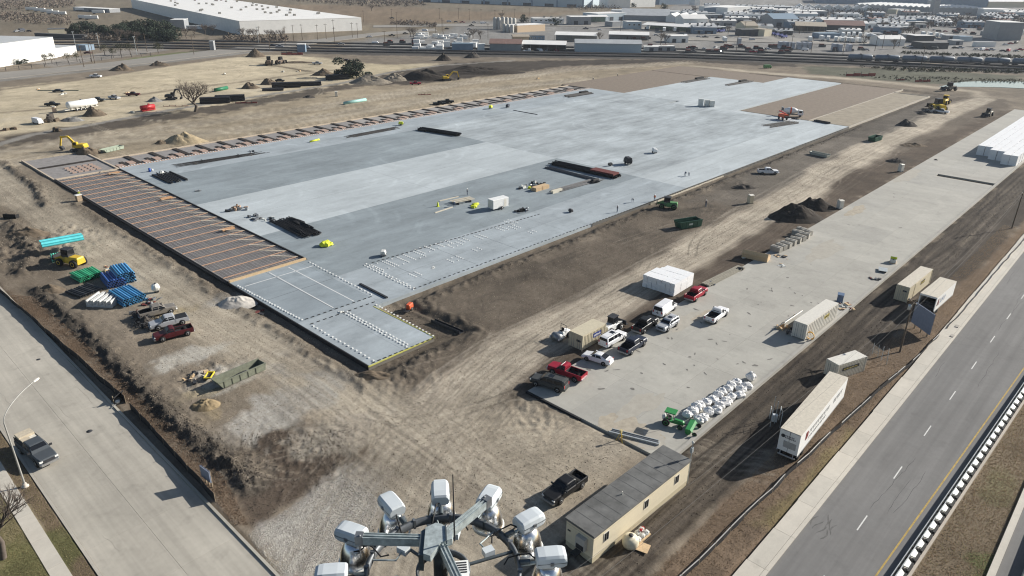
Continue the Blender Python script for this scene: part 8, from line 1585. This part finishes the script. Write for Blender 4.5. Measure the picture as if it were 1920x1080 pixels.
many(sb, 'yard_shed', 'small white roofed shed among the distant industrial yards', 'shed', 'small sheds in the industrial yards', [(rnd.uniform(1300, 1860), rnd.uniform(28, 58)) for _ in range(34)]+[(1700, 72), (1778, 74), (1790, 84), (1640, 70), (1850, 66), (1826, 44), (1560, 66), (1236, 96), (1250, 96), (1220, 97)], .05, 0., None, .1)
_kits = []
for wl_, rf_, a_, b_, h_ in (('w', 'w', 9, 5, 4.5), ('g', 'w', 13, 6, 5.5), ('b', 'g', 11, 7, 6), ('d', 'g', 8, 5, 4), ('g', 'r', 10, 6, 4.5), ('w', 'g', 16, 7, 5), ('t', 'w', 7, 5, 4), ('p', 'w', 18, 8, 6.5)):
    q_ = Kit(); q_.part('wall', MB().box(-a_, a_, -b_, b_, 0, h_), walls[wl_]); q_.part('roof', MB().add([(-a_-.4, -b_-.4, h_), (a_+.4, -b_-.4, h_), (a_+.4, 0, h_+b_*.28), (-a_-.4, 0, h_+b_*.28), (a_+.4, b_+.4, h_), (-a_-.4, b_+.4, h_)], [(0, 1, 2, 3), (3, 2, 4, 5), (0, 3, 5), (1, 4, 2), (0, 5, 4, 1)]), roofs[rf_])
    for d_ in (-.5, .1, .6): q_.part('door', MB().box(a_*d_-1.2, a_*d_+1.2, -b_-.1, -b_-.01, .1, 3), doorm)
    for d_ in (-.6, 0, .55): q_.part('roof_unit', MB().box(a_*d_-.7, a_*d_+.7, -b_*.5-.6, -b_*.5+.6, h_+b_*.1, h_+b_*.14+1.3), roofs['d'])
    q_.part('awning', MB().box(-a_*.9, -a_*.2, -b_-1.6, -b_-.02, 3.2, 3.4), roofs['w']); q_.part('window', MB().box(a_*.2, a_*.55, -b_-.08, -b_-.01, 1.6, 2.8), winm)
    _kits.append(q_)
_nm = ['white gabled', 'grey walled white roofed', 'blue walled', 'dark walled', 'rust roofed', 'long white walled', 'tan walled', 'long pale blue']
for i in range(110):
    py = rnd.choice((18, 22, 26, 30, 33, 36, 40, 44, 48, 52, 57, 64)); px = rnd.uniform(1290, 1910); 
    if 1540 < px < 1840 and py < 30: continue
    k_ = rnd.randrange(8); x, y = W(px, py+rnd.uniform(-2, 2)); _kits[k_].put('building', _nm[k_]+' low building in the crowded industrial district at upper right', 'building', (x, y, 0), H0+rnd.uniform(-.06, .06), _nm[k_]+' buildings of the industrial district')
many(BT[0], 'bare_tree', 'bare winter tree between the crowded roofs at upper right', 'tree', 'bare trees between the roofs', [(rnd.uniform(1300, 1910), rnd.uniform(22, 66)) for _ in range(50)], 0., 0., (1.5, 1.5, 1.2), 3.)
st = Kit(); st.part('stack', MB().box(-2.5, 2.5, -1.1, 1.1, 0, 1.8), walls['d']); st.part('stack_top', MB().box(-2.2, 1.0, -1, 1, 1.8, 2.6), M('rust_steel', (0, 0, 0)))
many(st, 'material_stack', 'dark stack of materials lying in the yards behind the railway', 'materials', 'dark stacks in the yards', [(rnd.uniform(1220, 1640), rnd.uniform(88, 101)) for _ in range(26)]+[(rnd.uniform(1600, 1900), rnd.uniform(56, 66)) for _ in range(14)]+[(rnd.uniform(1150, 1215), rnd.uniform(72, 76)) for _ in range(8)]+[(rnd.uniform(700, 800), rnd.uniform(80, 88)) for _ in range(5)], .1, 0., None, .4)
up = Kit(); up.part('shaft', MB().tube([(0, 0, -.2), (0, 0, 12)], [.22, .15], 5), woodp); up.part('crossarm', MB().box(-1.3, 1.3, -.09, .09, 11.1, 11.3), woodp)
many(up, 'utility_pole', 'tall thin utility pole along the far railway and streets', 'utility pole', 'utility poles along the far railway and streets', [(661, 71), (671, 72), (612, 74), (596, 76), (567, 75), (551, 77), (536, 80), (535, 84), (628, 82), (722, 90), (745, 72), (744, 46), (831, 64), (829, 60), (817, 68), (880, 38), (902, 38), (928, 40), (942, 40), (965, 38), (992, 36), (824, 36), (860, 36), (915, 72), (1163, 65), (1238, 88), (1380, 98), (1395, 66), (1502, 36), (1482, 98), (1520, 101), (1580, 102), (1727, 122), (1640, 96), (1654, 90), (1685, 88), (178, 119), (158, 127), (173, 118), (190, 96), (258, 96), (364, 103), (276, 98), (488, 80), (506, 92), (626, 64), (682, 42), (735, 38)], .1, 0., None, .3)
for px, py in ((143, 92), (188, 95), (257, 103), (485, 80)): x, y = W(px, py); link('floodlight_pole', MB().tube([(0, 0, 0), (0, 0, 11)], .16, 6).box(-.8, .8, -.3, .3, 11, 11.25).mesh('floodlight_pole', galv), None, (x, y, 0), 0, 'pale floodlight pole near the low white building at the far left', 'light pole', 'pale floodlight poles at the far left')
# fence along the far left verge, post by post
k = Kit(); P = PX((-40, 139), (60, 128), (130, 121), (210, 111), (300, 103)); L_ = sum(dist(P[i], P[i+1]) for i in range(4)); t = thing('verge_fence', 'thin dark post fence along the verge before the low white building', 'fence', (0, 0, 0)); pm_ = MB().box(-.12, .12, -.12, .12, 0, 2.2).mesh('post', [darkm])
for i in range(4):
    m_ = int(dist(P[i], P[i+1])/6)
    for j in range(m_): link('post', pm_, t, (*mid(P[i], P[i+1], j/m_), 0))
    for z in (.8, 1.9): link('rail', MB().beam((*P[i], z), (*P[i+1], z), .06, .08).mesh('rail', darkm), t)
hz_ = bpy.data.materials.new('haze'); hz_.use_nodes = True; hn = hz_.node_tree; hn.nodes.remove(hn.nodes['Principled BSDF'])
hv_ = hn.nodes.new('ShaderNodeVolumePrincipled'); hv_.inputs['Density'].default_value = .00007; hv_.inputs['Color'].default_value = (.80, .88, 1, 1); hv_.inputs['Anisotropy'].default_value = .2; hn.links.new(hv_.outputs[0], hn.nodes['Material Output'].inputs['Volume'])
hb_ = MB().box(-17500, 17500, -17500, 17500, -9, 75); link('haze', hb_.mesh('haze', hz_), kind='stuff')
print('objects', len(bpy.data.objects))
# copies that only their place tells apart: say which, counted from the left of the photo
by = {}
for o in bpy.data.objects:
    if o.parent is None and o.get('group') and o.get('label'): by.setdefault((o['group'], o['label']), []).append(o)
def _px(o):
    d = np.array(o.location)-CAM; return float(d@X_/(d@F_))
for (g_, l_), os_ in by.items():
    if 2 <= len(os_) <= 20 and len(l_.split()) <= 12:
        for i, o in enumerate(sorted(os_, key=_px)): o['label'] = l_+', %s from the left' % ORD[i]
